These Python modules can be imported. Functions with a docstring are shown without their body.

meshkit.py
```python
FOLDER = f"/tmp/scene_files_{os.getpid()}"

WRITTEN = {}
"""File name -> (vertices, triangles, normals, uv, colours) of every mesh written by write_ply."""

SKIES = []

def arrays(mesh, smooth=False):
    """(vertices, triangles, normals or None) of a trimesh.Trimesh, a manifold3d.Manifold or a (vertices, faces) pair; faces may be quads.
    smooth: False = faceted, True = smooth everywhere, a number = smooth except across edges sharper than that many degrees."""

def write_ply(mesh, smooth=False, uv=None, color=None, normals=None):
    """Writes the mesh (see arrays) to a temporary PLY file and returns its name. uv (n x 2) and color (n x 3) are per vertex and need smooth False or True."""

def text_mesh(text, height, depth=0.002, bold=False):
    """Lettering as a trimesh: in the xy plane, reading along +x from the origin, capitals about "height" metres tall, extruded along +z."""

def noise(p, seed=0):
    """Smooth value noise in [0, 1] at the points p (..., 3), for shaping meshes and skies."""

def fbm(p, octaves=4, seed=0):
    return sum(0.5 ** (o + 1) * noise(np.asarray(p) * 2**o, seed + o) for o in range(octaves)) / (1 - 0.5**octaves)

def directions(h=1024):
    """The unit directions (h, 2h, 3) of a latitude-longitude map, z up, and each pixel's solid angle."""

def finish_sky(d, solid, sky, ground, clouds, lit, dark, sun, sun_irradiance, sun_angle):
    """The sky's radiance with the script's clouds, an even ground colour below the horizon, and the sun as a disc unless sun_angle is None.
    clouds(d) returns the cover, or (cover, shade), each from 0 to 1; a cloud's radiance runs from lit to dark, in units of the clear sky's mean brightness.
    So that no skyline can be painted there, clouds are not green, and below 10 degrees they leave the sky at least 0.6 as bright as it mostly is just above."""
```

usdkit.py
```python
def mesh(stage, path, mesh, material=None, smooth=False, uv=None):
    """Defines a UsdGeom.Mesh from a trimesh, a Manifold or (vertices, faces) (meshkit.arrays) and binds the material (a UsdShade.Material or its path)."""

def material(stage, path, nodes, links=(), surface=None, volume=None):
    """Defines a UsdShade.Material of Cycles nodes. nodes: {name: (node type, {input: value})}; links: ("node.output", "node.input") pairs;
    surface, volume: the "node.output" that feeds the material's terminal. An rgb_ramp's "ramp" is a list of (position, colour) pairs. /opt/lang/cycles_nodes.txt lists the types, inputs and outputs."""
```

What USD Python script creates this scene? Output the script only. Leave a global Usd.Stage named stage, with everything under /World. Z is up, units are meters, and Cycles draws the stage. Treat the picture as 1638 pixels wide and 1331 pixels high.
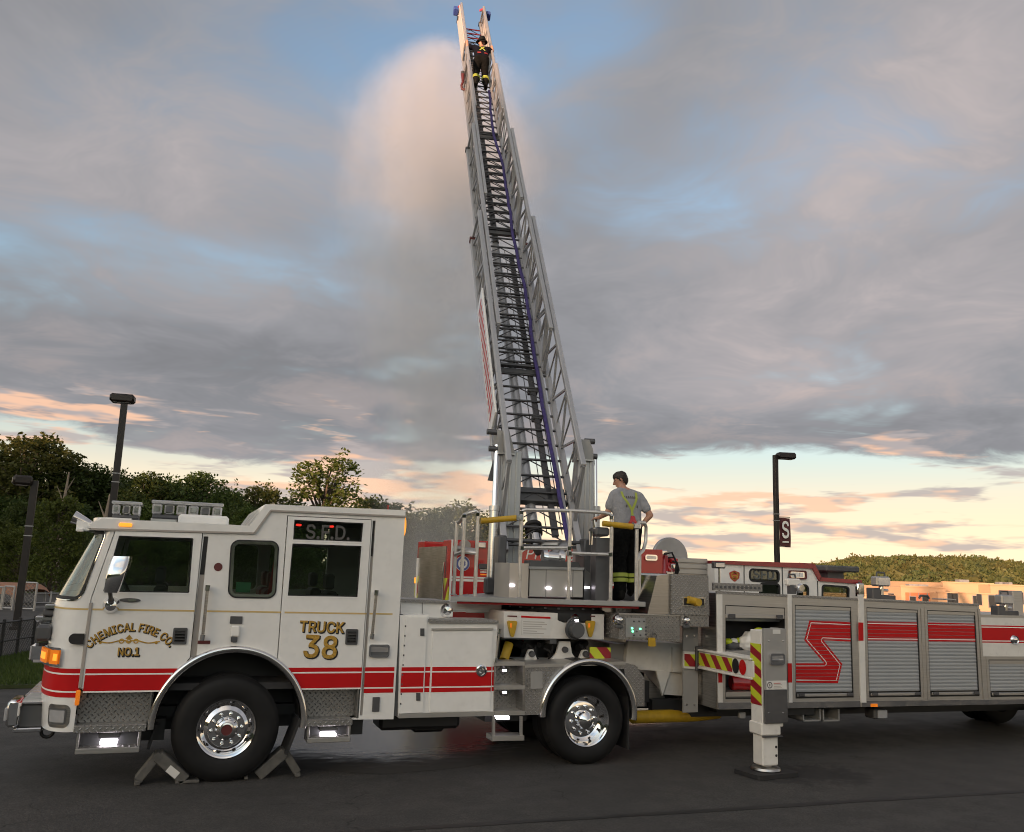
EXPOSURE = 2.0
import math, random, colorsys
import numpy as np, trimesh, usdkit, meshkit
import manifold3d as m3
import shapely
from shapely import affinity
from shapely.geometry import Polygon, LineString, Point, box as sbox
from pxr import Usd, UsdGeom, UsdLux, UsdShade, Sdf, Gf, Vt
stage = Usd.Stage.CreateInMemory()
UsdGeom.SetStageUpAxis(stage, 'Z')
UsdGeom.Xform.Define(stage, '/World'); UsdGeom.Scope.Define(stage, '/World/Looks')
PI = math.pi
# ------------------------------------------------------------------ camera (x along the truck, y away, z up)
IW, IH, FPX = 1638., 1331., 1394.5
PITCH, ROLL, YAW = .17442828, .03563668, .35769425
CAM = np.array([-.68251, -10.25765, 2.35098])
_fw = np.array([math.sin(YAW)*math.cos(PITCH), math.cos(YAW)*math.cos(PITCH), math.sin(PITCH)])
_r0 = np.array([math.cos(YAW), -math.sin(YAW), 0]); _u0 = np.cross(_r0, _fw)
_rt = math.cos(ROLL)*_r0+math.sin(ROLL)*_u0; _up = -math.sin(ROLL)*_r0+math.cos(ROLL)*_u0
cam = UsdGeom.Camera.Define(stage, '/World/camera')
cam.CreateHorizontalApertureAttr(36.0); cam.CreateFocalLengthAttr(36.0*FPX/IW)
cam.CreateClippingRangeAttr((.1, 60000)); cam.CreateExposureAttr(EXPOSURE if 'EXPOSURE' in globals() else 1.0)
cam.AddTransformOp().Set(Gf.Matrix4d(*_rt, 0, *_up, 0, *(-_fw), 0, *CAM, 1))
# ------------------------------------------------------------------ shader graph helper
class N:
    def __init__(s, g, ref): s.g, s.ref = g, ref
    def _b(s, op, o, r=False): return s.g.m(op, o, s) if r else s.g.m(op, s, o)
    def __add__(s, o): return s._b('add', o)
    __radd__ = __add__
    def __mul__(s, o): return s._b('multiply', o)
    __rmul__ = __mul__
    def __sub__(s, o): return s._b('subtract', o)
    def __rsub__(s, o): return s._b('subtract', o, True)
    def __truediv__(s, o): return s._b('divide', o)
class Graph:
    def __init__(s): s.n, s.l, s.k = {}, [], 0
    def node(s, kind, out, **inp):
        s.k += 1; name = 'n%d' % s.k; vals = {}
        for k, v in inp.items():
            if isinstance(v, N): s.l.append((v.ref, name+'.'+k))
            else: vals[k] = v
        s.n[name] = (kind, vals); return N(s, name+'.'+out)
    def m(s, op, a, b=0., c=0., clamp=False): return s.node('math', 'value', math_type=op, value1=a, value2=b, value3=c, use_clamp=clamp)
    def pos(s): return s.node('texture_coordinate', 'object')
    def wpos(s): return s.node('geometry', 'position')
    def sep(s, v):
        x = s.node('separate_xyz', 'x', vector=v); b = x.ref.split('.')[0]
        return x, N(s, b+'.y'), N(s, b+'.z')
    def comb(s, x, y, z): return s.node('combine_xyz', 'vector', x=x, y=y, z=z)
    def noise(s, v, scale, detail=3., rough=.5, dist=0.): return s.node('noise_texture', 'fac', vector=v, scale=scale, detail=detail, roughness=rough, distortion=dist)
    def ss(s, v, a, b, t0=0., t1=1.): return s.node('map_range', 'result', range_type='smoothstep', value=v, from_min=a, from_max=b, to_min=t0, to_max=t1, clamp=True)
    def mixc(s, f, a, b, t='mix'): return s.node('mix', 'color', mix_type=t, fac=f, color1=a, color2=b)
    def vscale(s, v, sx, sy, sz): return s.node('mapping', 'vector', mapping_type='point', vector=v, scale=(sx, sy, sz))
    def bump(s, h, strength=.5, distance=.01): return s.node('bump', 'normal', height=h, strength=strength, distance=distance)
    def done(s, path, surface=None, volume=None): return usdkit.material(stage, path, s.n, s.l, surface=surface.ref if surface else None, volume=volume.ref if volume else None)
# ------------------------------------------------------------------ sky and sun
def pixdir(px, py):
    d = _fw+((px-IW/2)/FPX)*_rt-((py-IH/2)/FPX)*_up; return d/np.linalg.norm(d)
def azel(px, py):
    d = pixdir(px, py); return math.atan2(d[0], d[1]), math.asin(d[2])
SUN_EL = math.radians(7.0); SUN_OFF = math.radians(32)      # sun low behind the camera and to its left
_h = -np.array([math.sin(YAW), math.cos(YAW)]); _l = -np.array([math.cos(YAW), -math.sin(YAW)])
_s = _h*math.cos(SUN_OFF)+_l*math.sin(SUN_OFF); SUN_ROT = math.atan2(_s[0], _s[1])
SUN = np.array([_s[0]*math.cos(SUN_EL), _s[1]*math.cos(SUN_EL), math.sin(SUN_EL)])
def make_sky():
    g = Graph()
    d = g.node('texture_coordinate', 'generated')
    x, y, z = g.sep(d)
    az = g.m('arctan2', x, y); el = g.m('arcsine', z)
    ae = g.comb(az, el, 0.)
    def addup(items):                            # soft patches of cloud (weight, direction, width, height), centred in directions of the sky
        t = None
        for w_, px, py, wx, wy, *_ in items:
            a0, e0 = azel(px, py); sa, se = 2.1*wx/FPX, 2.1*wy/FPX
            q = g.node('mapping', 'vector', mapping_type='point', vector=ae, location=(-a0/sa, -e0/se, 0.), scale=(1/sa, 1/se, 1.))
            q = g.ss(g.node('gradient_texture', 'fac', gradient_type='spherical', vector=q), 0., 1.)
            t = q*w_ if t is None else g.m('multiply_add', q, w_, t)
        return t
    sk = g.node('sky_texture', 'color', sky_type='single_scattering', sun_disc=False, sun_elevation=SUN_EL, sun_rotation=SUN_ROT, altitude=100., air_density=1., aerosol_density=1., ozone_density=1.)
    west = g.ss(x*float(_s[0])+y*float(_s[1]), .0, .75)            # the deck breaks up and brightens towards the low sun
    clear = g.mixc(1., sk, g.mixc(west, (.84, .84, .88), (1.45, 1.35, 1.25)), 'multiply')
    # the pale band of haze along the horizon, all round
    clear = g.mixc(g.ss(el, .34, .04, 0., .80), clear, (1.6, 1.85, 1.85))
    clear = g.mixc(g.ss(el, .155, .03, 0., .95), clear, (4.0, 3.05, 2.0))
    zz = g.m('maximum', z, 0.)+.13
    wob = g.noise(g.vscale(d, 1, 1, 2.2), 5., 2., .55)
    pl = g.comb(x/zz+wob*.25, y/zz+wob*.25, 0.)
    n1 = g.noise(pl, 1.05, 4., .58, .35)
    n2 = g.noise(g.node('vector_math', 'vector', math_type='add', vector1=pl, vector2=(7.3, 2.1, 4.)), 2.2, 6., .62, .5)
    n3 = g.noise(g.node('vector_math', 'vector', math_type='add', vector1=pl, vector2=(1.3, 9.1, 2.)), .62, 2., .5, .2)
    streak = g.noise(g.vscale(g.comb(az, el, 1.7), 5., 34., 1.), 1.9, 4., .55, .25)
    # high deck: thick except in a few openings
    open_ = addup([(.36, 470, 60, 230, 130), (.46, 790, 60, 170, 120), (.13, 130, 400, 220, 70), (.20, 400, 430, 180, 40), (.20, 980, 20, 80, 60),
                   (.10, 1300, 300, 240, 80), (.10, 250, 150, 220, 70), (.10, 30, 300, 120, 120)])
    cover = g.ss((n1-.5)*1.3+(n2-.5)*.85+.60-open_-west*.45, .0, .56, .07, 1.)
    edge = g.ss(el+(n3-.5)*.10+(n2-.5)*.085+addup([(.045, 60, 640, 260, 80), (.042, 1620, 712, 260, 75), (.004, 1300, 690, 260, 60), (.03, 1050, 660, 220, 60), (.028, 640, 720, 260, 60), (.02, 300, 690, 200, 50)]), .152, .176)
    cover = cover*edge
    lightness = (n2-.5)*.95+(n1-.5)*.35+.50+addup([(.24, 1330, 420, 320, 190), (.26, 1180, 610, 170, 50), (.20, 1500, 120, 260, 130), (.18, 260, 250, 260, 90), (.2, 350, 490, 170, 40), (.12, 690, 330, 140, 330),
            (-.20, 330, 580, 420, 85), (-.18, 1280, 690, 420, 40), (-.16, 820, 580, 300, 150), (-.08, 120, 30, 160, 70), (-.13, 1020, 240, 200, 90)])
    ccol = g.node('rgb_ramp', 'color', fac=lightness, ramp=[(0., (.60, .60, .63)), (.25, (.76, .77, .82)), (.5, (.99, .99, 1.05)), (.75, (1.30, 1.22, 1.25)), (1., (1.85, 1.60, 1.55))])
    warm = g.ss(el, .30, .17)*g.ss(n2, .5, .66)
    ccol = g.mixc(warm*.22, ccol, (1.6, 1.17, .98))
    ccol = g.mixc(west, ccol, g.mixc(n2, (2.6, 2.25, 1.9), (4.6, 3.9, 3.1)))
    col = g.mixc(cover, clear, ccol)
    # small streaky clouds under the deck: grey bodies, sunlit salmon edges
    sc = (streak-.5)+addup([(.16, 70, 655, 190, 26), (.17, 560, 750, 230, 38), (.12, 700, 800, 220, 30), (.15, 1130, 800, 260, 22), (.16, 1230, 850, 200, 24), (.22, 1440, 722, 80, 16), (.20, 1045, 728, 70, 9), (.16, 1500, 780, 110, 12), (-.1, 330, 720, 130, 25), (-.16, 1200, 740, 260, 30)])
    sm = g.ss(sc, .06, .19)*g.ss(el, .205, .15)*g.ss(el, .005, .03)
    lit = g.ss(g.noise(g.vscale(g.comb(az, el, 5.), 8., 40., 1.), 2.2, 2., .5)+addup([(.12, 60, 655, 200, 30), (.2, 1150, 797, 260, 14), (.15, 700, 785, 200, 16), (-.25, 1045, 728, 80, 12), (-.2, 1480, 780, 90, 12)]), .46, .64)
    scol = g.mixc(lit, (1.55, 1.36, 1.32), (3.2, 1.95, 1.30))
    col = g.mixc(sm*.85, col, scol)
    col = g.mixc(1., col, g.mixc(west, (.83, .83, .835), (.94, .94, .94)), 'multiply')
    bg = g.node('background_shader', 'background', color=col, strength=.1)
    return g.done('/World/Looks/sky_look', surface=bg)
dome = UsdLux.DomeLight.Define(stage, '/World/sky'); dome.CreateIntensityAttr(1.0)
UsdShade.MaterialBindingAPI.Apply(dome.GetPrim()).Bind(make_sky())
dome.GetPrim().SetCustomDataByKey('kind', 'structure')
sun = UsdLux.DistantLight.Define(stage, '/World/sun'); sun.CreateIntensityAttr(.66); sun.CreateAngleAttr(.5); sun.CreateColorAttr(Gf.Vec3f(1, .58, .36)); sun.CreateNormalizeAttr(True)
_x = np.cross([0, 0, 1], SUN); _x /= np.linalg.norm(_x); _y = np.cross(SUN, _x)
sun.AddTransformOp().Set(Gf.Matrix4d(*_x, 0, *_y, 0, *SUN, 0, 0, 0, 0, 1))
# ------------------------------------------------------------------ mesh building and naming helpers
def ray(px, py): return _fw+((px-IW/2)/FPX)*_rt-((py-IH/2)/FPX)*_up
def at_y(px, py, y=0.):                     # where the sight line through a photo pixel meets the upright plane y
    d = ray(px, py); return CAM+d*((y-CAM[1])/d[1])
def at_z(px, py, z=0.):
    d = ray(px, py); return CAM+d*((z-CAM[2])/d[2])
def at_d(px, py, depth): return CAM+ray(px, py)*depth
def S(px, py, y=0.): q = at_y(px, py, y); return (q[0], q[2])
TYAW = -.0392607; TORG = np.array([6.2, 0., 0.])             # the trailer stands a little askew behind the tractor
_tu = np.array([math.cos(TYAW), math.sin(TYAW), 0]); _tv = np.array([-math.sin(TYAW), math.cos(TYAW), 0])
TM = np.eye(4); TM[:3, 0], TM[:3, 1], TM[:3, 3] = _tu, _tv, TORG
def T(px, py, v=0.):                        # photo pixel -> (u, z) on the trailer's plane v
    d = ray(px, py); t = (v-(CAM-TORG)@_tv)/(d@_tv); q = CAM+d*t-TORG; return (q@_tu, q[2])
class MB:
    def __init__(s, M=None): s.v, s.f, s.n, s.M = [], [], 0, M
    def add(s, v, f):
        v = np.asarray(v, float); f = np.asarray(f, int)
        if f.shape[1] == 4: f = np.vstack([f[:, [0, 1, 2]], f[:, [0, 2, 3]]])
        s.v.append(v); s.f.append(f+s.n); s.n += len(v); return s
    def tm(s, t): return s.add(t.vertices, t.faces)
    def box(s, x0, x1, y0, y1, z0, z1, b=0.):
        return s.obox(((x0+x1)/2, (y0+y1)/2, (z0+z1)/2), np.eye(3), (abs(x1-x0)/2, abs(y1-y0)/2, abs(z1-z0)/2), b)
    def obox(s, c, A, h, b=0.):
        A = np.asarray(A, float); h = np.asarray(h, float); b = min(b, .45*h.min())
        P = np.array([[i, j, k] for i in (-1, 1) for j in (-1, 1) for k in (-1, 1)], float)
        if b <= 0:
            v = P*h; f = [[0, 1, 3, 2], [4, 6, 7, 5], [0, 4, 5, 1], [2, 3, 7, 6], [0, 2, 6, 4], [1, 5, 7, 3]]
            return s.add(np.asarray(c)+v@A, f)
        pts = np.vstack([P*(h-np.array([b if k != a else 0 for k in range(3)])) for a in range(3)])
        hull = trimesh.convex.convex_hull(pts); return s.add(np.asarray(c)+hull.vertices@A, hull.faces)
    def bar(s, p, q, w, h, up=(0, 0, 1), b=0.):
        p, q = np.asarray(p, float), np.asarray(q, float); e = q-p; L = np.linalg.norm(e); e /= L
        n = np.asarray(up, float); n = n-e*(n@e); n /= np.linalg.norm(n); l = np.cross(n, e)
        return s.obox((p+q)/2, [e, l, n], (L/2, w/2, h/2), b)
    def tube(s, p, q, r, n=10, r2=None):
        p, q = np.asarray(p, float), np.asarray(q, float); r2 = r if r2 is None else r2
        e = q-p; e /= np.linalg.norm(e); a = np.cross(e, [0, 0, 1] if abs(e[2]) < .9 else [1, 0, 0]); a /= np.linalg.norm(a); b = np.cross(e, a)
        t = np.arange(n)*2*PI/n; ring = np.cos(t)[:, None]*a+np.sin(t)[:, None]*b
        v = np.vstack([p+ring*r, q+ring*r2, [p, q]]); i = np.arange(n); j = (i+1) % n
        f = np.vstack([np.stack([i, j, j+n], 1), np.stack([i, j+n, i+n], 1), np.stack([j, i, np.full(n, 2*n)], 1), np.stack([i+n, j+n, np.full(n, 2*n+1)], 1)])
        return s.add(v, f)
    def path(s, pts, r, n=8):
        pts = np.asarray(pts, float); k = len(pts); t = np.gradient(pts, axis=0); t /= np.linalg.norm(t, axis=1)[:, None]
        a = np.cross(t[0], [0, 0, 1] if abs(t[0][2]) < .9 else [1, 0, 0]); a /= np.linalg.norm(a); V = []
        rr = np.broadcast_to(np.asarray(r, float), k)
        for i in range(k):
            a = a-t[i]*(a@t[i]); a /= np.linalg.norm(a); b = np.cross(t[i], a); th = np.arange(n)*2*PI/n
            V.append(pts[i]+(np.cos(th)[:, None]*a+np.sin(th)[:, None]*b)*rr[i])
        V = np.vstack(V+[pts[:1], pts[-1:]]); F = []
        i = np.arange(n); j = (i+1) % n
        for q in range(k-1): F += [np.stack([i+q*n, j+q*n, j+(q+1)*n], 1), np.stack([i+q*n, j+(q+1)*n, i+(q+1)*n], 1)]
        F += [np.stack([j, i, np.full(n, k*n)], 1), np.stack([i+(k-1)*n, j+(k-1)*n, np.full(n, k*n+1)], 1)]
        return s.add(V, np.vstack(F))
    def prism(s, poly, y0, y1, A=None, o=None):
        # polygon in (x, z) pushed from depth y0 to y1; A, o: optional axes (3x3 rows for x, depth, z) and origin
        g = poly if hasattr(poly, 'geom_type') else Polygon(poly)
        for q in getattr(g, 'geoms', [g]):
            if q.area < 1e-9 or q.geom_type != 'Polygon': continue
            q = shapely.geometry.polygon.orient(q.buffer(0) if not q.is_valid else q)
            for qq in getattr(q, 'geoms', [q]):
                m = trimesh.creation.extrude_polygon(qq, abs(y1-y0), engine='earcut'); v = np.array(m.vertices)
                w = np.stack([v[:, 0], max(y0, y1)-v[:, 2], v[:, 1]], 1)
                if A is not None: w = np.asarray(o)+w@np.asarray(A, float)
                s.add(w, m.faces)
        return s
    def lathe(s, prof, c, n=48, A=None, closed=True):
        # prof: (r, h) pairs spun about the axis A[1] (default y) through c; h runs along the axis
        A = np.eye(3) if A is None else np.asarray(A, float); prof = np.asarray(prof, float); k = len(prof)
        th = np.arange(n)*2*PI/n; V = []
        for r_, h_ in prof: V.append(np.stack([np.cos(th)*r_, np.full(n, h_), np.sin(th)*r_], 1))
        V = np.asarray(c)+np.vstack(V)@A; F = []; i = np.arange(n); j = (i+1) % n
        for q in range(k-1): F += [np.stack([i+q*n, i+(q+1)*n, j+(q+1)*n], 1), np.stack([i+q*n, j+(q+1)*n, j+q*n], 1)]
        return s.add(V, np.vstack(F))
    def disc(s, c, r, y0, y1, n=24): return s.prism(Point(c[0], c[1]).buffer(r, quad_segs=max(2, n//4)), y0, y1)
    def mesh(s): 
        v = np.vstack(s.v); f = np.vstack(s.f)
        if s.M is not None: v = v@np.asarray(s.M)[:3, :3].T+np.asarray(s.M)[:3, 3]
        return v, f
used = {}
def path_for(parent, name):
    base = (parent.GetPath().pathString if parent is not None else '/World')+'/'+name
    k = used.get(base, -1)+1; used[base] = k
    return base if k == 0 else base+'_%03d' % k
def tag(p, label=None, cat=None, group=None, kind=None):
    p = p.GetPrim() if hasattr(p, 'GetPrim') else p
    for k_, v_ in (('label', label), ('category', cat), ('group', group), ('kind', kind)):
        if v_: p.SetCustomDataByKey(k_, v_)
    return p
def thing(name, label, cat, group=None, loc=(0, 0, 0), rz=0.):
    x = UsdGeom.Xform.Define(stage, path_for(None, name)); x.AddTranslateOp().Set(Gf.Vec3d(*map(float, loc)))
    if rz: x.AddRotateZOp().Set(math.degrees(rz))
    p = x.GetPrim(); p.SetCustomDataByKey('_o', 0) if False else None
    ORG[p.GetPath().pathString] = np.asarray(loc, float)
    return tag(p, label, cat, group)
ORG = {}
def part(name, mb, m, parent=None, smooth=30, label=None, kind=None):
    v, f = mb.mesh() if isinstance(mb, MB) else mb
    if parent is not None:                   # builders work in world coordinates; a thing's parts are kept relative to its base
        root = '/'.join(parent.GetPath().pathString.split('/')[:3]); v = v-ORG.get(root, np.zeros(3))
    p = usdkit.mesh(stage, path_for(parent, name), (v, f), LOOK[m] if isinstance(m, str) else m, smooth=smooth).GetPrim()
    return tag(p, label, kind=kind)
def single(name, mb, m, label, cat, group=None, smooth=30, kind=None):
    return tag(part(name, mb, m, None, smooth), label, cat, group, kind)
def rrect(x0, x1, z0, z1, r): return sbox(x0+r, z0+r, x1-r, z1-r).buffer(r, quad_segs=5)
def rpoly(pts, r): return Polygon(pts).buffer(-r).buffer(r, quad_segs=6)
def text2d(text, height, bold=True):
    """flat lettering as a shapely shape, reading along +x from the origin"""
    t = meshkit.text_mesh(text, height, .002, bold=bold); v, f = np.array(t.vertices), np.array(t.faces)
    top = (v[f][:, :, 2] > .001).all(1); tri = v[f[top]][:, :, :2]
    return shapely.union_all([Polygon(q).buffer(1e-5) for q in tri])
# ------------------------------------------------------------------ materials
LOOK = {}
def brushed(name, col, rough, metal):
    g = Graph(); p = g.pos(); ln = g.noise(g.vscale(p, 2., 2., 160.), 1., 3., .6); big = g.noise(p, 1.1, 3., .5); inp = {}
    c = g.mixc(g.ss(ln, .3, .7), tuple(k*.975 for k in col), tuple(min(1, k*1.025) for k in col)); c = g.mixc(g.ss(g.noise(p, 7., 5., .6), .55, .8)*.12, c, (.2, .18, .15))
    LOOK[name] = g.done('/World/Looks/'+name, surface=g.node('principled_bsdf', 'BSDF', base_color=c, metallic=metal, roughness=g.ss(ln*.4+big*.6, .35, .65, rough*.9, rough*1.12))); return LOOK[name]
def look(name, col, rough=.5, metal=0., coat=0., vary=.0, vscale=3., dirt=0., bump=None, emit=None, spec=.5, trans=0., rvar=0.):
    g = Graph(); p = g.pos(); inp = dict(roughness=rough, metallic=metal, coat_weight=coat, specular_ior_level=spec, transmission_weight=trans)
    base = col
    if vary or dirt or rvar:
        nz = g.noise(p, vscale, 5., .6)
        if vary: base = g.mixc(g.ss(nz, .3, .7), tuple(c*(1-vary) for c in col), tuple(min(1, c*(1+vary)) for c in col))
        if dirt: base = g.mixc(g.ss(g.noise(p, vscale*3.3, 6., .65), .52, .72)*dirt, base, (.16, .13, .10))
        if rvar: inp['roughness'] = g.ss(g.noise(p, vscale*2, 4., .6), .3, .7, rough*(1-rvar), min(1, rough*(1+rvar)))
    inp['base_color'] = base
    if bump: inp['normal'] = g.bump(g.noise(p, bump[0], 3., .6), bump[1], bump[2])
    if emit: inp['emission_color'], inp['emission_strength'] = emit
    LOOK[name] = g.done('/World/Looks/'+name, surface=g.node('principled_bsdf', 'BSDF', **inp)); return LOOK[name]
WHITE = (.76, .755, .735)
look('white_paint', WHITE, .28, coat=.6, vary=.02, dirt=.06, rvar=.2, bump=(1.7, .06, .03))
look('white_enamel', (.66, .64, .60), .42, vary=.05, dirt=.12, vscale=5)
look('red_paint', (.42, .012, .014), .25, coat=.6, vary=.04)
look('red_stripe', (.46, .006, .008), .38, vary=.04, spec=.25)
look('dark_red', (.10, .018, .018), .4)
look('white_line', (.78, .77, .74), .35)
look('gold', (.50, .30, .06), .38, metal=.55, vary=.25, vscale=40)
look('gold_line', (.55, .40, .16), .45)
look('black_edge', (.012, .010, .010), .45)
look('chrome', (.80, .80, .81), .07, metal=1., rvar=.6)
look('polished', (.72, .71, .70), .14, metal=1., rvar=.4)
brushed('aluminium', (.46, .45, .435), .36, .9)
look('satin', (.58, .56, .53), .33, metal=.7, vary=.05, rvar=.2)
brushed('brushed_steel', (.42, .405, .385), .27, 1.)
look('ladder_grey', (.42, .425, .435), .40, metal=.6, vary=.05)
look('console_grey', (.40, .385, .36), .42, metal=.3, vary=.03)
look('dark_steel', (.10, .10, .105), .45, metal=.6, vary=.15)
look('grey_panel', (.30, .295, .285), .45, metal=.15, vary=.05, dirt=.04)
look('charcoal', (.075, .077, .080), .5, vary=.1)
look('chassis_black', (.012, .012, .013), .5, vary=.2)
look('black_rubber', (.016, .016, .017), .72, vary=.15, vscale=8)
look('tyre_rubber', (.0075, .0075, .008), .62, vary=.25, vscale=5, spec=.3, bump=(60, .25, .004))
look('interior', (.022, .022, .024), .7)
look('seat_red', (.20, .012, .014), .6)
look('amber', (.50, .13, .008), .18, emit=((1., .25, .02), .10))
look('amber_glow', (.75, .26, .03), .2, emit=((1., .33, .03), .30))
look('red_lens', (.45, .01, .01), .2)
look('red_glow', (.6, .01, .01), .3, emit=((1., .03, .02), .6))
look('white_led', (.9, .9, .92), .3, emit=((1., .90, .98), 1.6))
look('green_led', (.1, .9, .3), .3, emit=((.15, 1., .45), .9))
look('clear_lens', (.55, .55, .56), .12, metal=.5, rvar=.5)
look('yellow', (.46, .28, .015), .42, vary=.1, dirt=.1, vscale=9)
look('lime', (.52, .62, .02), .4)
look('purple_hose', (.045, .032, .15), .7, vary=.25, vscale=14)
look('chock_grey', (.11, .105, .097), .55, metal=.3, vary=.18, dirt=.2, vscale=12)
look('paper', (.62, .61, .58), .6)
look('ink', (.09, .08, .08), .6)
look('grey_decal', (.34, .31, .28), .5)
look('skin', (.42, .22, .15), .5, vary=.06, vscale=20)
look('hair', (.022, .015, .012), .6, vary=.3, vscale=60, bump=(180, .7, .004))
look('shirt', (.26, .265, .285), .85, vary=.07, vscale=14, bump=(22, .5, .03))
look('navy_shirt', (.0035, .0045, .009), .85, spec=.12, vary=.2, vscale=14, bump=(20, .5, .03))
look('turnout', (.0045, .005, .005), .85, spec=.12, vary=.25, vscale=10, bump=(16, .7, .04))
look('boot', (.006, .0055, .005), .6, spec=.15)
look('hivis', (.34, .40, .06), .55)
look('maroon', (.085, .014, .018), .6)
look('pole_bronze', (.022, .018, .016), .42, metal=.3, vary=.12)
look('fence_black', (.011, .011, .012), .45)
look('galvanised', (.34, .34, .34), .45, metal=.6, vary=.1)
look('fence_grey', (.19, .19, .19), .5, metal=.5, vary=.1)
look('tan_wall', (.45, .30, .185), .85, vary=.04, vscale=.2)
look('rust_wall', (.46, .14, .065), .8, vary=.06, vscale=.3)
look('dark_window', (.03, .035, .04), .12)
look('canopy_orange', (.26, .12, .065), .7, vary=.15)
look('bark', (.085, .066, .050), .9, vary=.3, vscale=4, bump=(14, .8, .05))
look('dead_bark', (.20, .165, .13), .9, vary=.2, vscale=4)
def striped(name, a, b, period, slope, axes='xz', rough=.4):
    """flat print: slanting bands of two colours"""
    g = Graph(); x, y, z = g.sep(g.pos()); u = {'x': x, 'y': y}[axes[0]]
    f = g.m('greater_than', g.m('fraction', (u+z*slope)/period), .5)
    LOOK[name] = g.done('/World/Looks/'+name, surface=g.node('principled_bsdf', 'BSDF', base_color=g.mixc(f, a, b), roughness=rough)); return LOOK[name]
LIME, CHEVRED = (.50, .56, .03), (.26, .012, .02)
striped('chevron_up', LIME, CHEVRED, .30, .62)
striped('chevron_down', LIME, CHEVRED, .36, -.85)
striped('chevron_post', LIME, CHEVRED, .44, -2.2, 'yz')
striped('chevron_post_x', LIME, CHEVRED, .30, .9)
striped('chevron_engine', LIME, CHEVRED, .34, .7, 'yz')
def diamond():
    g = Graph(); p = g.pos(); x, y, z = g.sep(p); s_ = 1/.062
    a, b = (x+z+y*.31)*s_, (x-z+y)*s_
    par = g.m('modulo', g.m('absolute', g.m('floor', a)+g.m('floor', b)), 2.)
    fa, fb = g.m('fraction', a)-.5, g.m('fraction', b)-.5
    def lens(u, v): return g.m('maximum', 1.-u*u*6.-v*v*42., 0.)
    h1, h2 = lens(fa, fb), lens(fb, fa); h = h1+(h2-h1)*par
    nz = g.noise(p, 6., 4., .6)
    bs = g.node('principled_bsdf', 'BSDF', base_color=g.mixc(h, g.mixc(nz, (.22, .215, .205), (.34, .33, .32)), (.74, .73, .71)), metallic=.92, roughness=.42-h*.22, normal=g.bump(h, 1., .02))
    LOOK['diamond_plate'] = g.done('/World/Looks/diamond_plate', surface=bs)
diamond()
def glass(name, tint, refl=.5):
    g = Graph(); fr = g.node('fresnel', 'fac', IOR=1.5)
    t = g.node('transparent_bsdf', 'BSDF', color=tint); s_ = g.node('glossy_bsdf', 'BSDF', color=(1, 1, 1), roughness=.015)
    LOOK[name] = g.done('/World/Looks/'+name, surface=g.node('mix_closure', 'closure', fac=fr, closure1=t, closure2=s_))
glass('window_glass', (.50, .56, .52)); glass('tinted_glass', (.66, .73, .69))

def hazy_glass():
    """windscreen glass with a film of dust on it"""
    g = Graph(); fr = g.node('fresnel', 'fac', IOR=1.5); t = g.node('transparent_bsdf', 'BSDF', color=(.70, .78, .72)); s_ = g.node('glossy_bsdf', 'BSDF', color=(1, 1, 1), roughness=.02); d = g.node('diffuse_bsdf', 'BSDF', color=(.50, .56, .48))
    m_ = g.node('mix_closure', 'closure', fac=.22, closure1=t, closure2=d); LOOK['windscreen_glass'] = g.done('/World/Looks/windscreen_glass', surface=g.node('mix_closure', 'closure', fac=fr, closure1=m_, closure2=s_))
hazy_glass()
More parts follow.
